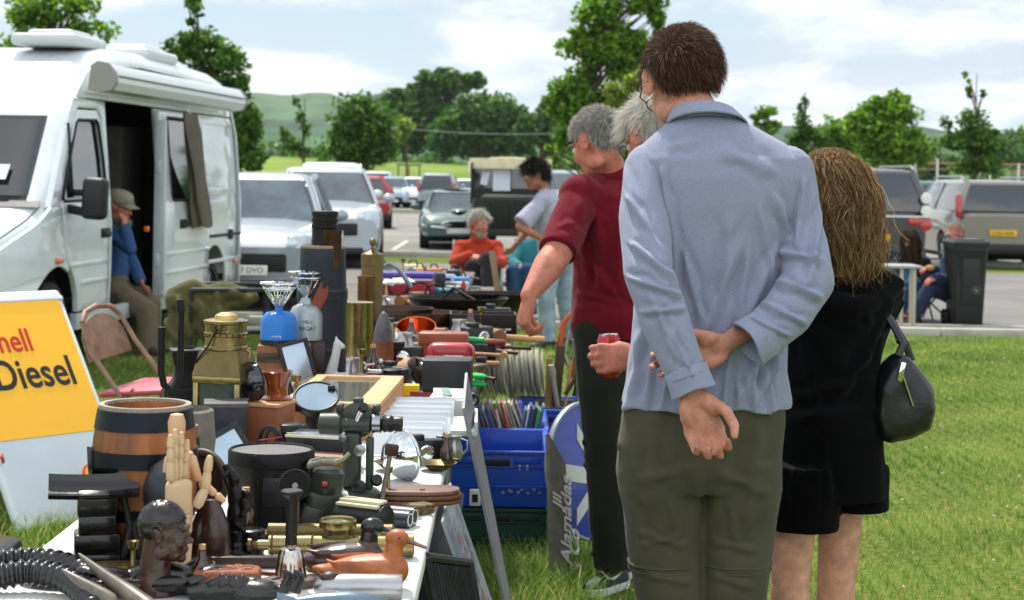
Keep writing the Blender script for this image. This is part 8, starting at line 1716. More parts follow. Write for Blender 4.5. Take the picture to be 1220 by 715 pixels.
def goods(key,px,py,rz,s=1.0):
	nm,lab,cat,grp,parts=PG[key]; c=G(px,py,TZ+.001)
	if key not in made:
		t=thing(nm,lab,cat,c,rz,grp)
		for n_,mm,fn in parts: part(t,n_,mm,fn)
		made[key]=t
	else: t=copy_tree(made[key]); t.location=c; t.rotation_euler=(0,0,rz)
	t.scale=(s,s,s)
rr=random.Random(12)
for key,px,py,s in [('candle',352,640,1),('tinbox',308,650,.9),('jug',300,600,1),('bottle',292,642,1),('drill',395,690,.7),('lens',330,610,1),('tinbox',455,648,.8),('bowl',470,560,1),('camera',505,552,.9),('bowl',522,560,.9),('lens',528,542,.9),('tinbox',515,536,1),('drill',495,548,.8),('jug',540,548,.8),('bottle',532,556,.8),('tinbox',498,612,.7),('candle',462,600,.8),('bowl',380,600,.8),('tinbox',360,582,.8),('lens',300,660,.8),
 ('camera',340,535,1),('lens',362,545,.9),('camera',300,520,1),('bottle',286,524,1.1),('jug',330,505,1.1),('candle',352,500,1.3),('tinbox',372,520,1.2),
 ('lens',455,500,1),('drill',470,482,1),('mallet',452,470,1),('camera',470,462,1.1),('bowl',455,452,1.2),('tinbox',478,452,1.2),('candle',430,462,1.3),('bottle',444,455,1.3),('jug',420,458,1.2),('bottle',408,452,1.2),
 ('drill',545,452,1.1),('tinbox',560,446,1.3),('mallet',548,440,1),('camera',482,438,1.2),('bowl',470,432,1.4),('jug',482,426,1.4),('candle',468,424,1.6),('bottle',490,418,1.6),('tinbox',505,414,1.6),
 ('drill',575,422,1.3),('bowl',590,418,1.4),('camera',568,414,1.3),('mallet',592,410,1.4),('drill',556,424,1.3),('jug',547,408,1.6),('bottle',560,404,1.6),('candle',572,400,1.8),('tinbox',586,402,1.6),('drill',540,402,1.5),('bowl',524,402,1.6),
 ('camera',470,408,1.6),('jug',452,404,1.6),('bowl',478,380,2),('jug',455,376,2),('drill',560,386,2),('camera',590,388,1.8),('tinbox',520,372,2.2),('mallet',480,366,2),('candle',460,362,2),('jug',566,362,2),('tinbox',500,356,2.2),('camera',470,348,2),('bowl',520,344,2.2),('bottle',506,340,2.2),('jug',490,338,2),('drill',545,334,2),('tinbox',540,334,2.4),('candle',480,330,2.2),
 ('tinbox',130,690,.9),('bowl',225,684,.9),('drill',250,690,.8),('candle',158,700,.8),('bottle',240,705,.8)]:
	goods(key,px,py,rr.uniform(-.8,.8),min(s,1.3))
def plank(label,a,b,w,th,m,name='wooden_plank',cat='plank',group=None):
	a=V(a); b=V(b); t=thing(name,label,cat,a,0,group); d=b-a; F=frame(d,(1,0,0)); mb=MB(); mb.box(d/2,(w,th,d.length),rot=F,bev=.003); mb.build('board',m,t); return t
p0=W(608,372,11.0); plank('long brown wooden pole leaning at the right edge of the tables',(p0.x+.06,10.6,.02),W(586,300,11.2),.04,.03,mat('pole_wood','#5a4322',.6,var=(9,.25)),'wooden_pole','pole')
plank('weathered grey white board leaning against the tables, behind the plates',W(616,446,9.15)+V((.03,0,-.42)),W(601,372,9.0),.06,.012,mat('board_weathered','#8d8274',.8,var=(14,.4),bump=(60,.5)),'leaning_board','board')
p=W(598,382,9.2); t=thing('pliers_grip','red handled pliers hanging at the top of the leaning board','pliers',p); part(t,'handle',mat('grip_red','#8c2f2a',.5),lambda m:m.tube([(-.01,-.01,.05),(0,-.015,.01),(.008,-.015,-.05)],[.016,.018,.012],10)); part(t,'jaws',m_chrome,lambda m:m.tube([(.01,-.01,0),(.07,-.01,-.005)],.006,8))
def crate(label,loc,w,d,h,m,group='stacked plastic crates',rz=0):
	t=thing('plastic_crate',label,'plastic crate',loc,rz,group); e=.006
	mb=MB(); mb.plate([[(-w/2,-d/2),(w/2,-d/2),(w/2,d/2),(-w/2,d/2)],[(-w/2+.012,-d/2+.012),(w/2-.012,-d/2+.012),(w/2-.012,d/2-.012),(-w/2+.012,d/2-.012)]],h-.01,Matrix.Translation((0,0,h/2)),bev=.003); mb.box((0,0,.012),(w-.02,d-.02,.012))
	mb.build('crate_wall',m,t)
	part(t,'rim',m,lambda q:q.plate([[(-w/2-.012,-d/2-.012),(w/2+.012,-d/2-.012),(w/2+.012,d/2+.012),(-w/2-.012,d/2+.012)],[(-w/2+.008,-d/2+.008),(w/2-.008,-d/2+.008),(w/2-.008,d/2-.008),(-w/2+.008,d/2-.008)]],.016,Matrix.Translation((0,0,h-.006)),bev=.003))
	part(t,'ribs',m,lambda q:([q.box((0,-d/2-.004,h*f),(w,.010,.008),bev=.002) for f in(.38,.72)],[q.box((sx_*w*.30,-d/2-.005,h*.84),(w*.28,.012,.03),bev=.003) for sx_ in(-1,1)],[q.box((sx_*w/2,y,h*.5),(.012,.012,h*.9),bev=.002) for sx_ in(-1,1) for y in(-d/4,0,d/4)]))
	part(t,'grip_hole',m_black,lambda q:q.box((0,-d/2-.0075,h*.80),(w*.26,.006,.024),bev=.003))
	return t
m_cb=mat('crate_blue','#0f47b0',.4,var=(5,.12),coat=.2); m_cg=mat('crate_green','#0d3b30',.45,var=(5,.2)); m_scuff=mat('scuff_white','#8f93a8',.8)
cx_=-.045; D0=6.95
crate('dark green plastic crate standing on the grass under the blue one',(cx_+.01,D0+.3,0.002),.385,.58,.195,m_cg)
t=crate('blue plastic crate with a scuffed white patch, on the green crate',(cx_+.005,D0+.3,.200),.40,.60,.225,m_cb)
part(t,'scuff',m_scuff,lambda m:[m.box((.10+.013*i+.006*math.sin(i*3),-.3065,.075+.012*math.sin(i*2.3)),(.012,.002,.006+.004*math.sin(i*5)**2),rot=(0,.5*math.sin(i*7),0)) for i in range(-6,7)])
part(t,'sticker',m_paper,lambda m:[m.box((.09+.03*i,-.3065,.165),(.008,.002,.022)) for i in(0,1)])
t=crate('blue plastic crate with brown rust marks holding the books',(cx_+.0,D0+.93,.20),.42,.60,.225,m_cb); part(t,'marks',mat('mark_brown','#3c1c1c',.8),lambda m:[m.box((x,-.3065,.15),(w,.002,.02),bev=0) for x,w in((-.09,.03),(.02,.14),(.12,.03))])
crate('blue plastic crate in the background, behind the round blue sign',(.24,D0+1.52,.20),.36,.5,.225,m_cb)
for (x,y,h_,lab) in ((cx_,D0+.93,.198,'dark green plastic crate hidden under the book crate'),(.24,D0+1.52,.198,'dark green plastic crate under the background blue crate')): crate(lab,(x,y,.002),.38,.56,h_-.004,m_cg)
cols=['#1f5c50','#254b7c','#b7a36a','#7d2c2c','#d0c7ae','#2c7a5a','#8c8f94','#b06a3a','#c9c2b0','#3b6e86','#d9b8b8','#4e4a44','#cfd4d2','#a34a52','#5f7a3c','#e0d9c6']
x=cx_-.185; i=0; r_=random.Random(3)
while x<cx_+.17:
	w=r_.uniform(.006,.016); h=r_.uniform(.17,.215); lean=rad(-16+r_.uniform(-6,6)) if x<cx_+.08 else rad(10)
	c=r_.choice(cols); t=thing('book','%s book in the row standing in the blue crate'%('slim' if w<.011 else 'thick'),'book',(x,D0+.80+r_.uniform(-.012,.012),.315),(0,lean,0),'books in the blue crate')
	mm=mat('cover_'+c[1:],c,.6,var=(30,.15)); part(t,'cover',mm,lambda m:m.box((0,0,h/2),(w,.13,h),bev=.001)); x+=w+.0015; i+=1
x=cx_-.20
while x<cx_+.16:
	w=r_.uniform(.003,.007); t=thing('record_card','cardboard record sleeve in the row behind the books','record sleeve',(x,D0+1.08+r_.uniform(-.008,.008),.27),(0,rad(-20+r_.uniform(-4,4)),0),'record sleeves behind the books')
	c=r_.choice(['#cbb89c','#b59a86','#d8cdb8','#a88a78','#c7a2a0','#8d7b6c','#ddd6c8']); part(t,'sleeve',mat('card_'+c[1:],c,.75,var=(40,.2)),lambda m:m.box((0,0,.115),(w,.16,.23))); x+=w+.003
p=W(500,200,8.4)
t=thing('plate_rack','low black rack holding the row of white plates beside the table','rack',(-.02,8.75,0)); part(t,'rail',m_blackp,lambda m:(m.box((.0,-.06,.18),(.42,.02,.02)),m.box((.0,.06,.18),(.42,.02,.02))));
for sx_ in(-1,1):
	for sy in(-1,1): part(t,'leg',m_blackp,lambda m:m.box((sx_*.20,sy*.06,.09),(.02,.02,.17)))
mpl=mat('plate_white_china','#d7d4ca',.2,coat=.5)
x=-.205; i=0
proto=None
while x<.165:
	lab='white plate standing upright in the long row on the rack'
	if proto is None:
		t=thing('dinner_plate',lab,'plate',(x,8.75,.192),0,'white plates in the rack'); part(t,'plate',mpl,lambda m:m.lathe([(.001,-.004),(.06,-.004),(.085,.002),(.122,.010),(.125,.012),(.122,.013),(.085,.006),(.06,.0),(.001,.0)],(0,0,.127),(1,0,.12),n=40,cap=False)); proto=t
	else: t=copy_tree(proto); t.location=(x,8.75+r_.uniform(-.006,.006),.412); t.rotation_euler=(0,rad(r_.uniform(-4,4)),rad(r_.uniform(-3,3)))
	x+=.0085 if i%9 else .018; i+=1
def quad_sign(name,label,cat,c0,c1,c2,c3,m,th=.006):
	"""corners: near top, far top, far bottom, near bottom"""
	t=thing(name,label,cat,c3); vs=[V(c)-V(c3) for c in(c0,c1,c2,c3)]; n=(vs[1]-vs[0]).cross(vs[3]-vs[0]).normalized()*th/2
	mb=MB(); mb.add([v+n for v in vs]+[v-n for v in vs],[[0,1,2,3],[7,6,5,4],[0,4,5,1],[1,5,6,2],[2,6,7,3],[3,7,4,0]]); mb.build('board',m,t,smooth=False); return t,vs,n
m_sg=mat('sign_pale','#8f949c',.45,var=(7,.2),bump=(60,.2)); m_ink=mat('sign_red_ink','#8f6668',.6,var=(20,.4)); m_ink2=mat('sign_blue_ink','#7b8596',.6,var=(14,.3))
def basis(vs): o=vs[0]; ex=(vs[1]-vs[0]); ey=(vs[3]-vs[0]); ex.normalize(); ez=ex.cross(ey).normalized(); ey=ez.cross(ex); return Matrix(((ex.x,-ey.x,ez.x,o.x),(ex.y,-ey.y,ez.y,o.y),(ex.z,-ey.z,ez.z,o.z),(0,0,0,1))) if False else (o,ex,ey,ez)
def on_sign(t,vs,n,marks,side=1):
	o,ex,ey,ez=basis(vs); nn=n.normalized()*side
	for nm,mm,cx0,cy0,w,h in marks:
		c=o+ex*cx0+ey*cy0+nn*(n.length+.0012); F=Matrix((ex,ey,nn)).transposed(); part(t,nm,mm,lambda m:m.box(c,(w,h,.0015),rot=F))
t,vs,n=quad_sign('leaning_sign','long pale sign with faded red lettering leaning against the near table','sign',(-.142,3.92,.735),(-.142,4.42,.735),(.125,4.42,0.01),(.125,3.92,.01),m_sg)
def print_on(t,vs,n,rows,cols,u0,u1,v0,v1,mm,h,th=.0012,jit=.3,name='lettering'):
	up=1 if n.x>0 else -1; nn=n.normalized()*up; rr=random.Random(rows*7+cols); mb=MB()
	Q=lambda u,v:(vs[0].lerp(vs[1],u)).lerp(vs[3].lerp(vs[2],u),v)+nn*(n.length+th)
	for i in range(rows):
		for j in range(cols):
			if rr.random()<.18: continue
			a=u0+(u1-u0)*(j+.08+jit*.3*rr.random())/cols; b_=u0+(u1-u0)*(j+.9-jit*.4*rr.random())/cols; c=v0+(v1-v0)*i/rows; d=c+h*(.6+.6*rr.random())
			mb.add([Q(a,c),Q(b_,c),Q(b_,d),Q(a,d)],[[0,1,2,3]])
	return mb.build(name,mm,t,smooth=False)
print_on(t,vs,n,18,7,.12,.92,.06,.30,m_ink2,.008); print_on(t,vs,n,6,4,.3,.85,.10,.42,m_ink,.028); print_on(t,vs,n,26,8,.12,.92,.45,.95,m_ink,.009); print_on(t,vs,n,1,1,.03,.10,.02,.02,m_ink2,.6,name='edge_band')
t,vs,n=quad_sign('leaning_sign','tall narrow pale sign with faded print, leaning in front of the blue crates','sign',(-.128,5.05,.84),(-.128,5.34,.91),(.06,5.36,0.01),(.06,5.05,.01),mat('sign_pale2','#84838a',.5,var=(9,.25),bump=(50,.3)),.008)
print_on(t,vs,n,30,5,.15,.9,.14,.95,m_ink,.008)
t=thing('slatted_crate','black slatted plastic crate tilted on edge beside the near table','plastic crate',(-.10,3.72,.0)); a=V((-.06,-.17,.735)); b=V((.02,.22,.64)); dn=V((.10,.04,-.55))
F=lambda u,v:a.lerp(b,u)+dn*v
part(t,'frame',m_irong,lambda m:[m.tube([F(u0,v0),F(u1,v1)],.010,8) for u0,v0,u1,v1 in((0,0,1,0),(0,1,1,1),(0,0,0,1),(1,0,1,1),(0,.45,1,.45))])
for i in range(14): part(t,'slat',m_irong,lambda m:m.tube([F((i+.7)/14.5,.02),F((i+.7)/14.5,.44)],.006,6))
part(t,'panel',m_blackp,lambda m:m.add([F(0,.46)+V((.004,0,0)),F(1,.46)+V((.004,0,0)),F(1,1),F(0,1),F(0,.46)+V((-.01,0,0)),F(1,.46)+V((-.01,0,0)),F(1,1)+V((-.012,0,0)),F(0,1)+V((-.012,0,0))],[[0,1,2,3],[7,6,5,4],[0,4,5,1],[2,6,7,3],[1,5,6,2],[3,7,4,0]]))
gU='dark storage boxes under the tables'
for x,y,w,d,h,lab in ((-.42,4.3,.42,.6,.34,'dark storage box under the nearest table, front one'),(-.36,5.2,.40,.6,.42,'dark storage box under the second table, front one'),(-.36,5.95,.40,.6,.36,'dark storage box under the second table, rear one'),(-.5,7.4,.5,.7,.4,'dark storage box under the third table'),(-.5,9.2,.5,.7,.4,'dark storage box under the fourth table')):
	t=thing('storage_box',lab,'storage box',(x,y,0),0,gU); part(t,'box_body',m_blackp,lambda m:m.box((0,0,h/2+.001),(w,d,h),bev=.01)); part(t,'lid',m_irong,lambda m:m.box((0,0,h+.012),(w+.02,d+.02,.022),bev=.006))
t=thing('power_socket','small white socket box in the shade between the signs','socket box',(-.10,5.62,.452)); part(t,'socket',m_tab,lambda m:m.box((0,0,.03),(.035,.03,.05),bev=.003)); part(t,'hole',m_black,lambda m:m.box((0,-.0155,.03),(.018,.003,.025)))
c=V((.322,7.0,.50)); t=thing('round_sign','round blue road sign with a white arrow, leaning behind the maroon shirted man','sign',(c.x,c.y,0)); R_=Matrix.Rotation(rad(52),4,'Z')@Matrix.Rotation(rad(-10),4,'X'); q0=V((0,0,.345))
M_=Matrix.Translation(q0)@R_@Matrix.Rotation(math.pi/2,4,'X')
circ=lambda r,n=56:[(r*.98*math.cos(2*math.pi*i/n),r*math.sin(2*math.pi*i/n)) for i in range(n)]
t.location=(c.x,c.y,.0)
part(t,'disc',mat('sign_blue','#1239a6',.35,coat=.4,var=(6,.15)),lambda m:m.plate([circ(.268)],.006,M_,bev=.001)); part(t,'rim',mat('rim_grey','#8f98a4',.4,metal=.4),lambda m:m.plate([circ(.275),circ(.262)],.022,M_,bev=.002))
cr=[(-.045,-.16),(.045,-.16),(.045,-.045),(.13,-.045),(.13,.045),(.045,.045),(.045,.12),(-.045,.12),(-.045,.045),(-.13,.045),(-.13,-.045),(-.045,-.045)]
part(t,'arrow',m_tab,lambda m:m.plate([[(-.19,-.032),(.0,-.032),(-.10,-.135),(-.10,-.20),(.10,0),(-.10,.20),(-.10,.135),(.0,.032),(-.19,.032)]],.003,M_@Matrix.Rotation(rad(-12),4,'Z')@Matrix.Translation((.02,-.02,.005))))
A0=W(655,517,6.62); A1=W(675,552,6.66); A2=W(711,650,6.5); A3=W(708,690,6.42); A4=W(661,648,6.46)
t=thing('wooden_sign','weathered grey wooden sign with white script lettering, leaning on the blue crates','sign',V((A4.x,A4.y,0))); o_=t.location.copy(); vs=[q-o_ for q in(A0,A1,A2,V((A3.x,A3.y,.015)),V((A4.x,A4.y,.02)))]
n=(vs[1]-vs[0]).cross(vs[4]-vs[0]).normalized(); n= n if n.y<0 else -n
for i in (2,3): vs[i]=vs[i]-n*((vs[i]-vs[4]).dot(n))
mb=MB(); k5=len(vs); mb.add([v-n*.004 for v in vs]+[v-n*.022 for v in vs],[list(range(5)),list(range(9,4,-1))]+[[i,(i+1)%5,(i+1)%5+5,i+5] for i in range(5)]); mb.build('board',mat('sign_grey_wood','#6b665d',.75,var=(10,.3),bump=(60,.6,.002)),t,smooth=False)
ex=(vs[0]-vs[4]).normalized(); ex=(ex*.94+ (vs[1]-vs[4]).normalized()*.25).normalized(); ey=n.cross(ex); ms_=mat('script_white','#cfcdc6',.7,var=(30,.2))
Mx=Matrix((ex,ey,n)).transposed().to_4x4()
for txt,fx,fy,sz,sh in (('Alamadas',.235,-.075,.085,.3),('Jll',.30,-.022,.07,.3),('& Co',.12,-.125,.08,.3)):
	Mq=Mx.copy(); Mq.translation=vs[4]+ex*fx+ey*fy*1+n*.0; part(t,'lettering',ms_,lambda m:m.text(txt,sz,Mq,.001,shear=sh,bold=.0015))
t=thing('tool_crate','grey wooden crate packed with old garden tools behind the plates','tool crate',(.33,8.5,0)); part(t,'box_body',mat('crate_grey_wood','#4b4a44',.8,var=(8,.25)),lambda m:m.plate([[(-.20,-.15),(.20,-.15),(.20,.15),(-.20,.15)],[(-.185,-.135),(.185,-.135),(.185,.135),(-.185,.135)]],.42,Matrix.Translation((0,0,.212)),bev=.003)); part(t,'bottom',m_woodd,lambda m:m.box((0,0,.30),(.38,.28,.02)))
for lab,nm,a,b,w,mm in (('tall square brown post standing in the tool crate','post',(.22,8.45,.32),(.25,8.5,.70),.045,mat('post_olive','#3f3520',.8,var=(9,.2))),('shorter square pale brown post standing in the tool crate','post',(.19,8.4,.32),(.195,8.42,.645),.032,mat('post_tan','#7c6238',.8,var=(9,.2)))): plank(lab,a,b,w,w,mm,nm,'post','square posts in the tool crate')
for i,(lab,a,b,r,mm) in enumerate((('paint brush with a pale wooden handle sticking out of the tool crate',(.27,8.42,.40),(.31,8.4,.74),.011,m_woodl),('dark wooden tool handle sloping to the right out of the tool crate',(.27,8.36,.48),(.44,8.38,.76),.014,m_woodd),('grey tool handle leaning left in the tool crate',(.24,8.38,.40),(.20,8.36,.62),.016,mat('handle_stone','#8d8574',.7)),('silver garden tool handle in the tool crate',(.33,8.45,.40),(.34,8.44,.68),.013,m_pewter),('light blue plastic tool handle low in the tool crate',(.38,8.36,.35),(.40,8.34,.60),.018,m_bluep),('orange tool handle at the right of the tool crate',(.42,8.40,.32),(.45,8.42,.62),.014,mat('handle_orange','#c05a1c',.5)))):
	a=V(a); b=V(b); t=thing('garden_tool',lab,'garden tool',a,0,'garden tools in the tool crate'); part(t,'shaft',mm,lambda m:m.tube([V((0,0,0)),(b-a)*.7],[r*.7,r*.8],10)); part(t,'grip',mm if i else m_chrome,lambda m:m.tube([(b-a)*.7,(b-a)*.85,(b-a)],[r*.8,r*1.25,r*.9],12))
t=thing('wooden_easel','brown wooden board on dark legs hung with orange straps, left of the maroon shirted man','easel',V((W(694,213,9.6).x,9.6,0))); k=9.6/FPX
part(t,'board',m_wood,lambda m:m.box((.0,0,.63),(.085,.03,.42),rot=(0,rad(2),0),bev=.004)); part(t,'side_board',m_wood,lambda m:m.box((.07,.01,.60),(.07,.02,.36),rot=(0,rad(8),0),bev=.004));
for s in(-1,1): part(t,'leg',m_iron,lambda m:m.tube([(-.08 if s<0 else .02,-.04*s,0),(.0,0,.45)],.012,8))
part(t,'strap',mat('strap_orange','#b4512a',.5,var=(14,.2)),lambda m:(m.tube([(-.03,-.03,.80),(-.09,-.03,.72),(-.11,-.03,.60),(-.08,-.03,.50)],[.008,.016,.018,.008],8),)); part(t,'fitting',m_pewter,lambda m:(m.tube([(-.06,-.035,.68),(-.085,-.035,.56),(-.05,-.035,.46)],[.008,.014,.006],8),m.ell((.05,-.03,.60),(.018,.01,.04))))
def aboard():
	be=rad(50); h=V((math.cos(be),math.sin(be),0)); fn=V((math.sin(be),-math.cos(be),0)); Xb=V((-1.56,7.62,0)); ln=rad(34); L_=1.16; Wd=.62
	t=thing('fuel_sign','yellow and white A-board fuel sign standing on the grass at the left edge','sign',Xb-h*(Wd/2)); R=Matrix((h,-fn,V((0,0,1)))).transposed().to_4x4();
	t.rotation_euler=(0,0,be)
	T_=Matrix.Rotation(-ln,4,'X'); m_b=mat('board_white','#cfd8de',.35,coat=.4,var=(3,.06)); m_y=mat('board_yellow','#ffba08',.35,coat=.5,var=(2.5,.05));
	part(t,'panel',m_b,lambda m:(setattr(m,'M',T_),m.box((0,0.02,L_/2+.02),(Wd,.05,L_-.04),bev=.02,seg=3)))
	def flat(name,mm,ol,z=0,th=.004,parent=t): return part(parent,name,mm,lambda m:m.plate(ol,th,T_@Matrix.Translation((0,-.007-z,0))@Matrix.Rotation(math.pi/2,4,'X'),bev=0))
	y=flat('yellow_panel',m_y,[[(-Wd/2+.03,.44),(Wd/2-.03,.44),(Wd/2-.03,L_-.05),(-Wd/2+.03,L_-.05)]])
	Tm=lambda x,z_,s=1:T_@Matrix.Translation((x,-.0105,z_))@Matrix.Rotation(math.pi/2,4,'X')
	part(t,'lettering',mat('ink_shell_red','#c8201c',.5),lambda m:m.text('Shell',.16,Tm(-.055,.90),.0008,bold=.002,sx=.78)); part(t,'lettering',mat('ink_black','#15161a',.5),lambda m:m.text('Diesel',.205,Tm(.015,.735),.0008,bold=.003,sx=.80))
	el=[(.13+.055*math.cos(a),.235+.055*math.sin(a)) for a in(2*math.pi*i/30 for i in range(30))]; flat('logo',mat('logo_orange','#d8501a',.5),[el],0.0);
	fan=[(.13+.044*math.cos(a)*(1 if i%2 else .96),.235+.044*math.sin(a)*(1 if i%2 else .96)) for i,a in enumerate((2*math.pi*i/30 for i in range(30)))]; flat('logo',m_y,[fan],.0035,.002)
	T2=Matrix.Translation((0,1.27,0))@Matrix.Rotation(ln,4,'X'); part(t,'rear_panel',m_b,lambda m:(setattr(m,'M',T2),m.box((0,-.02,L_/2),(Wd,.04,L_-.04),bev=.015)))
	part(t,'hinge',m_b,lambda m:m.cyl((-Wd/2+.05,.635,.93),(Wd/2-.05,.635,.93),.012))
aboard()
def fchair():
	c=G(178,520,0); c=V((W(200,213,8.8).x,8.8,0)); t=thing('folding_chair','worn metal folding chair with a pink seat behind the barrel','chair',c,(rad(-6),rad(-6),rad(66))); mt=mat('chair_worn_brown','#8e6f5a',.55,metal=.3,var=(14,.35)); m=mat('seat_pink','#b04a5a',.45,var=(7,.1))
	part(t,'backrest',mt,lambda q:q.plate([[(-.17,.0),(.17,.0)]+[(.17-.0,.09)]+[(.17*math.cos(a),.09+.14*math.sin(a)) for a in(math.pi*i/12 for i in range(1,12))]+[(-.17,.09)]],.012,Matrix.Translation((0,.22,.60))@Matrix.Rotation(math.pi/2-.25,4,'X'),bev=.003))
	for s in(-1,1):
		part(t,'leg',mt,lambda q:q.tube([(s*.19,-.22,0),(s*.19,.0,.36),(s*.18,.20,.66),(s*.15,.25,.80)],.016,8,flat=.6)); part(t,'leg',mt,lambda q:q.tube([(s*.17,.26,0),(s*.17,.06,.38),(s*.17,-.02,.46)],.014,8,flat=.6))
	part(t,'back_rail',mt,lambda q:q.tube([(.15,.25,.80),(.10,.262,.845),(0,.27,.862),(-.10,.262,.845),(-.15,.25,.80)],.014,8)); part(t,'seat',m,lambda q:q.box((0,0,.44),(.37,.37,.028),bev=.012,seg=3))
fchair()
def camp_coat():
	D=12.6; c=V((W(250,213,D).x,D,0)); t=thing('camp_chair','dark folding camp chair with long steel arm rails, before the van\'s rear wheel','chair',c,rad(12));
	for i,(y,z) in enumerate(((-.20,.68),(.16,.70))): part(t,'arm_rail',m_irong,lambda m:m.box((.18,y,z),(.62,.03,.03),bev=.008))
	for x in(-.14,.40):
		for y in(-.2,.16): part(t,'leg',m_irong,lambda m:m.tube([(x,y,0),(x+.02,y,.68)],.012,8))
	part(t,'seat',m_blackp,lambda m:m.box((.14,0,.38),(.5,.36,.03),bev=.01))
	t2=thing('olive_coat','crumpled olive green coat thrown over the camp chair','coat',c+V((.0,-.02,.40)),rad(12)); mb=MB(); mb.ell((-.10,-.05,.17),(.20,.16,.17),rot=(0,.3,0)); mb.ell((.10,-.08,.22),(.26,.12,.10)); mb.ell((-.16,-.1,.0),(.12,.10,.18)); mb.ell((.02,-.16,.06),(.14,.06,.16))
	me=remesh(mb,.012,6,name='coat'); folds(me,[((-.25,-.2,.3),(-.1,-.2,-.1),.03,.025),((-.1,-.22,.3),(.02,-.22,0),.03,.025),((.05,-.2,.3),(.1,-.22,.05),.03,.02),((.15,-.2,.28),(.3,-.15,.2),.03,.02),((-.3,-.1,.1),(-.2,-.2,-.1),.03,.02)],.02,13,4,gain=1.8); mesh_obj('coat',me,cloth('coat_olive','#545032',var=(6,.2),bump=(60,.5)),t2)
camp_coat()
t=thing('red_board','small red and white board poking in at the left edge','board',V((W(-6,213,6.2).x,6.2,0))); part(t,'board',m_redp,lambda m:m.box((-.02,0,.46),(.14,.06,.03),rot=(0,-.35,.2),bev=.004)); part(t,'edge',m_tab,lambda m:m.box((-.02,-.033,.452),(.145,.006,.03),rot=(0,-.35,.2))); part(t,'post',m_iron,lambda m:m.box((-.06,0,.22),(.03,.03,.44),bev=.003))
t=thing('dark_bag','dark bag standing on the grass at the left edge','bag',V((W(-8,213,5.6).x,5.6,0))); part(t,'bag',m_blackp,lambda m:m.box((0,0,.16),(.13,.3,.31),rot=(0,.12,0),bev=.03,seg=3)); part(t,'handle',m_iron,lambda m:m.torus((0,0,.31),.05,.007,(1,0,0)))
def grassmat():
	m=bpy.data.materials.new('grass_blades'); m.use_nodes=True; nt=m.node_tree; N=nt.nodes; L=nt.links; N.clear(); out=N.new('ShaderNodeOutputMaterial'); g=N.new('ShaderNodeNewGeometry'); tc=N.new('ShaderNodeTexCoord')
	rp=N.new('ShaderNodeValToRGB'); e=rp.color_ramp.elements; e[0].color=lin('#4c7428'); e[1].color=lin('#7c9f46'); e[1].position=.7; x=e.new(.86); x.color=lin('#a2b060'); x=e.new(.95); x.color=lin('#cfc290')
	L.new(g.outputs['Random Per Island'],rp.inputs['Fac'])
	n=N.new('ShaderNodeTexNoise'); n.inputs['Scale'].default_value=1.6; n.inputs['Detail'].default_value=4; L.new(tc.outputs['Object'],n.inputs['Vector'])
	r2=N.new('ShaderNodeValToRGB'); r2.color_ramp.elements[0].position=.38; r2.color_ramp.elements[0].color=(.60,.74,.55,1); r2.color_ramp.elements[1].position=.66; r2.color_ramp.elements[1].color=(1.35,1.15,1.05,1)
	L.new(n.outputs['Fac'],r2.inputs['Fac']); mu=N.new('ShaderNodeMix'); mu.data_type='RGBA'; mu.blend_type='MULTIPLY'; mu.inputs[0].default_value=1; L.new(rp.outputs['Color'],mu.inputs[6]); L.new(r2.outputs['Color'],mu.inputs[7])
	d=N.new('ShaderNodeBsdfPrincipled'); d.inputs['Roughness'].default_value=.5; d.inputs['Specular IOR Level'].default_value=.3; L.new(mu.outputs[2],d.inputs['Base Color']); t=N.new('ShaderNodeBsdfTranslucent'); L.new(mu.outputs[2],t.inputs['Color']); mx=N.new('ShaderNodeMixShader'); mx.inputs[0].default_value=.4
	L.new(d.outputs[0],mx.inputs[1]); L.new(t.outputs[0],mx.inputs[2]); L.new(mx.outputs[0],out.inputs['Surface']); return m
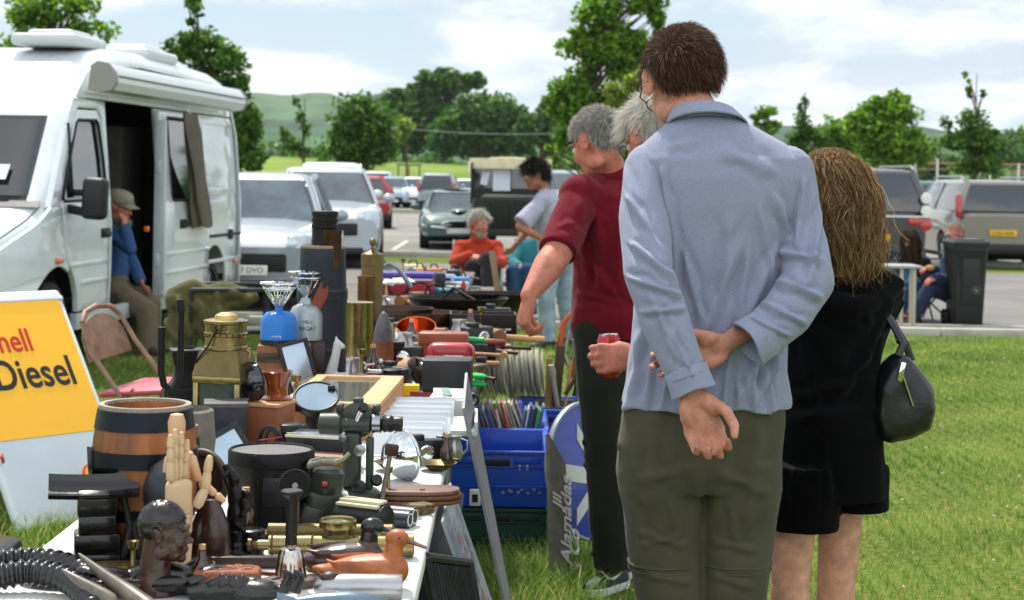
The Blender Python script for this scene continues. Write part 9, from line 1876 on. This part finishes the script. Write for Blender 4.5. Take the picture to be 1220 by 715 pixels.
def grass(n=270000):
	rng=np.random.default_rng(2); u=rng.random(n); D=4.6+(17.5-4.6)*u**.85; D=np.clip(D,4.4,17.55); x=(rng.random(n)*2-1)*(D*.315+.5)
	cl=rng.normal(size=(n,2))*.012; gx=np.round(x/.09)*.09+rng.random(n)*.0; k=rng.random(n)<.45; x=np.where(k,gx+cl[:,0],x); D=np.where(k,np.round(D/.09)*.09+cl[:,1],D)
	patch=.75+.5*np.sin(x*2.3+np.sin(D*1.7))*np.sin(D*2.9+x)
	h=(.015+.022*rng.random(n)**1.5)*np.clip(patch,.5,1.3)*(1+.015*(D-5)); w=.0025*(.7+.6*rng.random(n))*(D/6.0)**.85
	a=rng.random(n)*6.283; s=np.stack([np.cos(a),np.sin(a),np.zeros(n)],1)*w[:,None]/2; b=rng.random(n)*6.283; ln=(.25+.6*rng.random(n))*h; l=np.stack([np.cos(b)*ln,np.sin(b)*ln,np.zeros(n)],1)
	p=np.stack([x,D,np.zeros(n)],1); up=np.stack([np.zeros(n),np.zeros(n),h],1)
	v=np.stack([p-s,p+s,p+l*.35+up*.6-s*.8,p+l*.35+up*.6+s*.8,p+l+up],1).reshape(-1,3)
	base=np.arange(n)[:,None]*5; lo=(base+np.array([[0,1,3,2,2,3,4]])).ravel(); st=(np.arange(n)[:,None]*7+np.array([[0,4]])).ravel()
	o=mesh_obj('grass',np_mesh('grass',v,lo,st),grassmat()); tag(o,'short green grass with yellowed stalks covering the field','grass',kind='stuff')
	n=9000; ctr=np.array([(.15,6.55),(.22,6.9),(.05,6.6),(-.15,6.5),(-1.2,4.9),(-1.35,5.4),(-1.1,4.4),(-1.6,5.9),(.1,6.2),(-1.9,7.2),(.0,5.9),(-.1,5.6)]); ci=rng.integers(0,len(ctr),n); pp=ctr[ci]+rng.normal(size=(n,2))*np.array([.14,.16])
	h=.05+.08*rng.random(n); w=.0035*(.7+.6*rng.random(n)); a=rng.random(n)*6.283; s=np.stack([np.cos(a),np.sin(a),np.zeros(n)],1)*w[:,None]/2; b=rng.random(n)*6.283; ln=(.3+.6*rng.random(n))*h; l=np.stack([np.cos(b)*ln,np.sin(b)*ln,np.zeros(n)],1); p=np.concatenate([pp,np.zeros((n,1))],1); up=np.stack([np.zeros(n),np.zeros(n),h],1)
	v=np.stack([p-s,p+s,p+l*.35+up*.6-s*.8,p+l*.35+up*.6+s*.8,p+l+up],1).reshape(-1,3); base=np.arange(n)[:,None]*5; lo=(base+np.array([[0,1,3,2,2,3,4]])).ravel(); st=(np.arange(n)[:,None]*7+np.array([[0,4]])).ravel()
	o=mesh_obj('grass_tufts',np_mesh('grass_tufts',v,lo,st),o.data.materials[0]); tag(o,'longer grass tufts around the crates and the sign feet','grass',kind='stuff')
	mb=MB(); r=random.Random(5)
	for i in range(260):
		y=4.7+11*r.random()**1.3; x=(r.random()*2-1)*y*.3
		if r.random()<.35: x=-1.45+r.gauss(0,.25); y=5.3+r.gauss(0,.4)
		mb.ell((x,y,.040),(.008,.008,.007),nu=6,nv=4)
	tag(mb.build('clover_heads',mat('clover','#b9a98e',.9)),'small faded clover heads dotted through the grass','clover',kind='stuff')
grass()
print('script time %.1f s, objects %d' % (time.time()-T0, len(bpy.data.objects)))
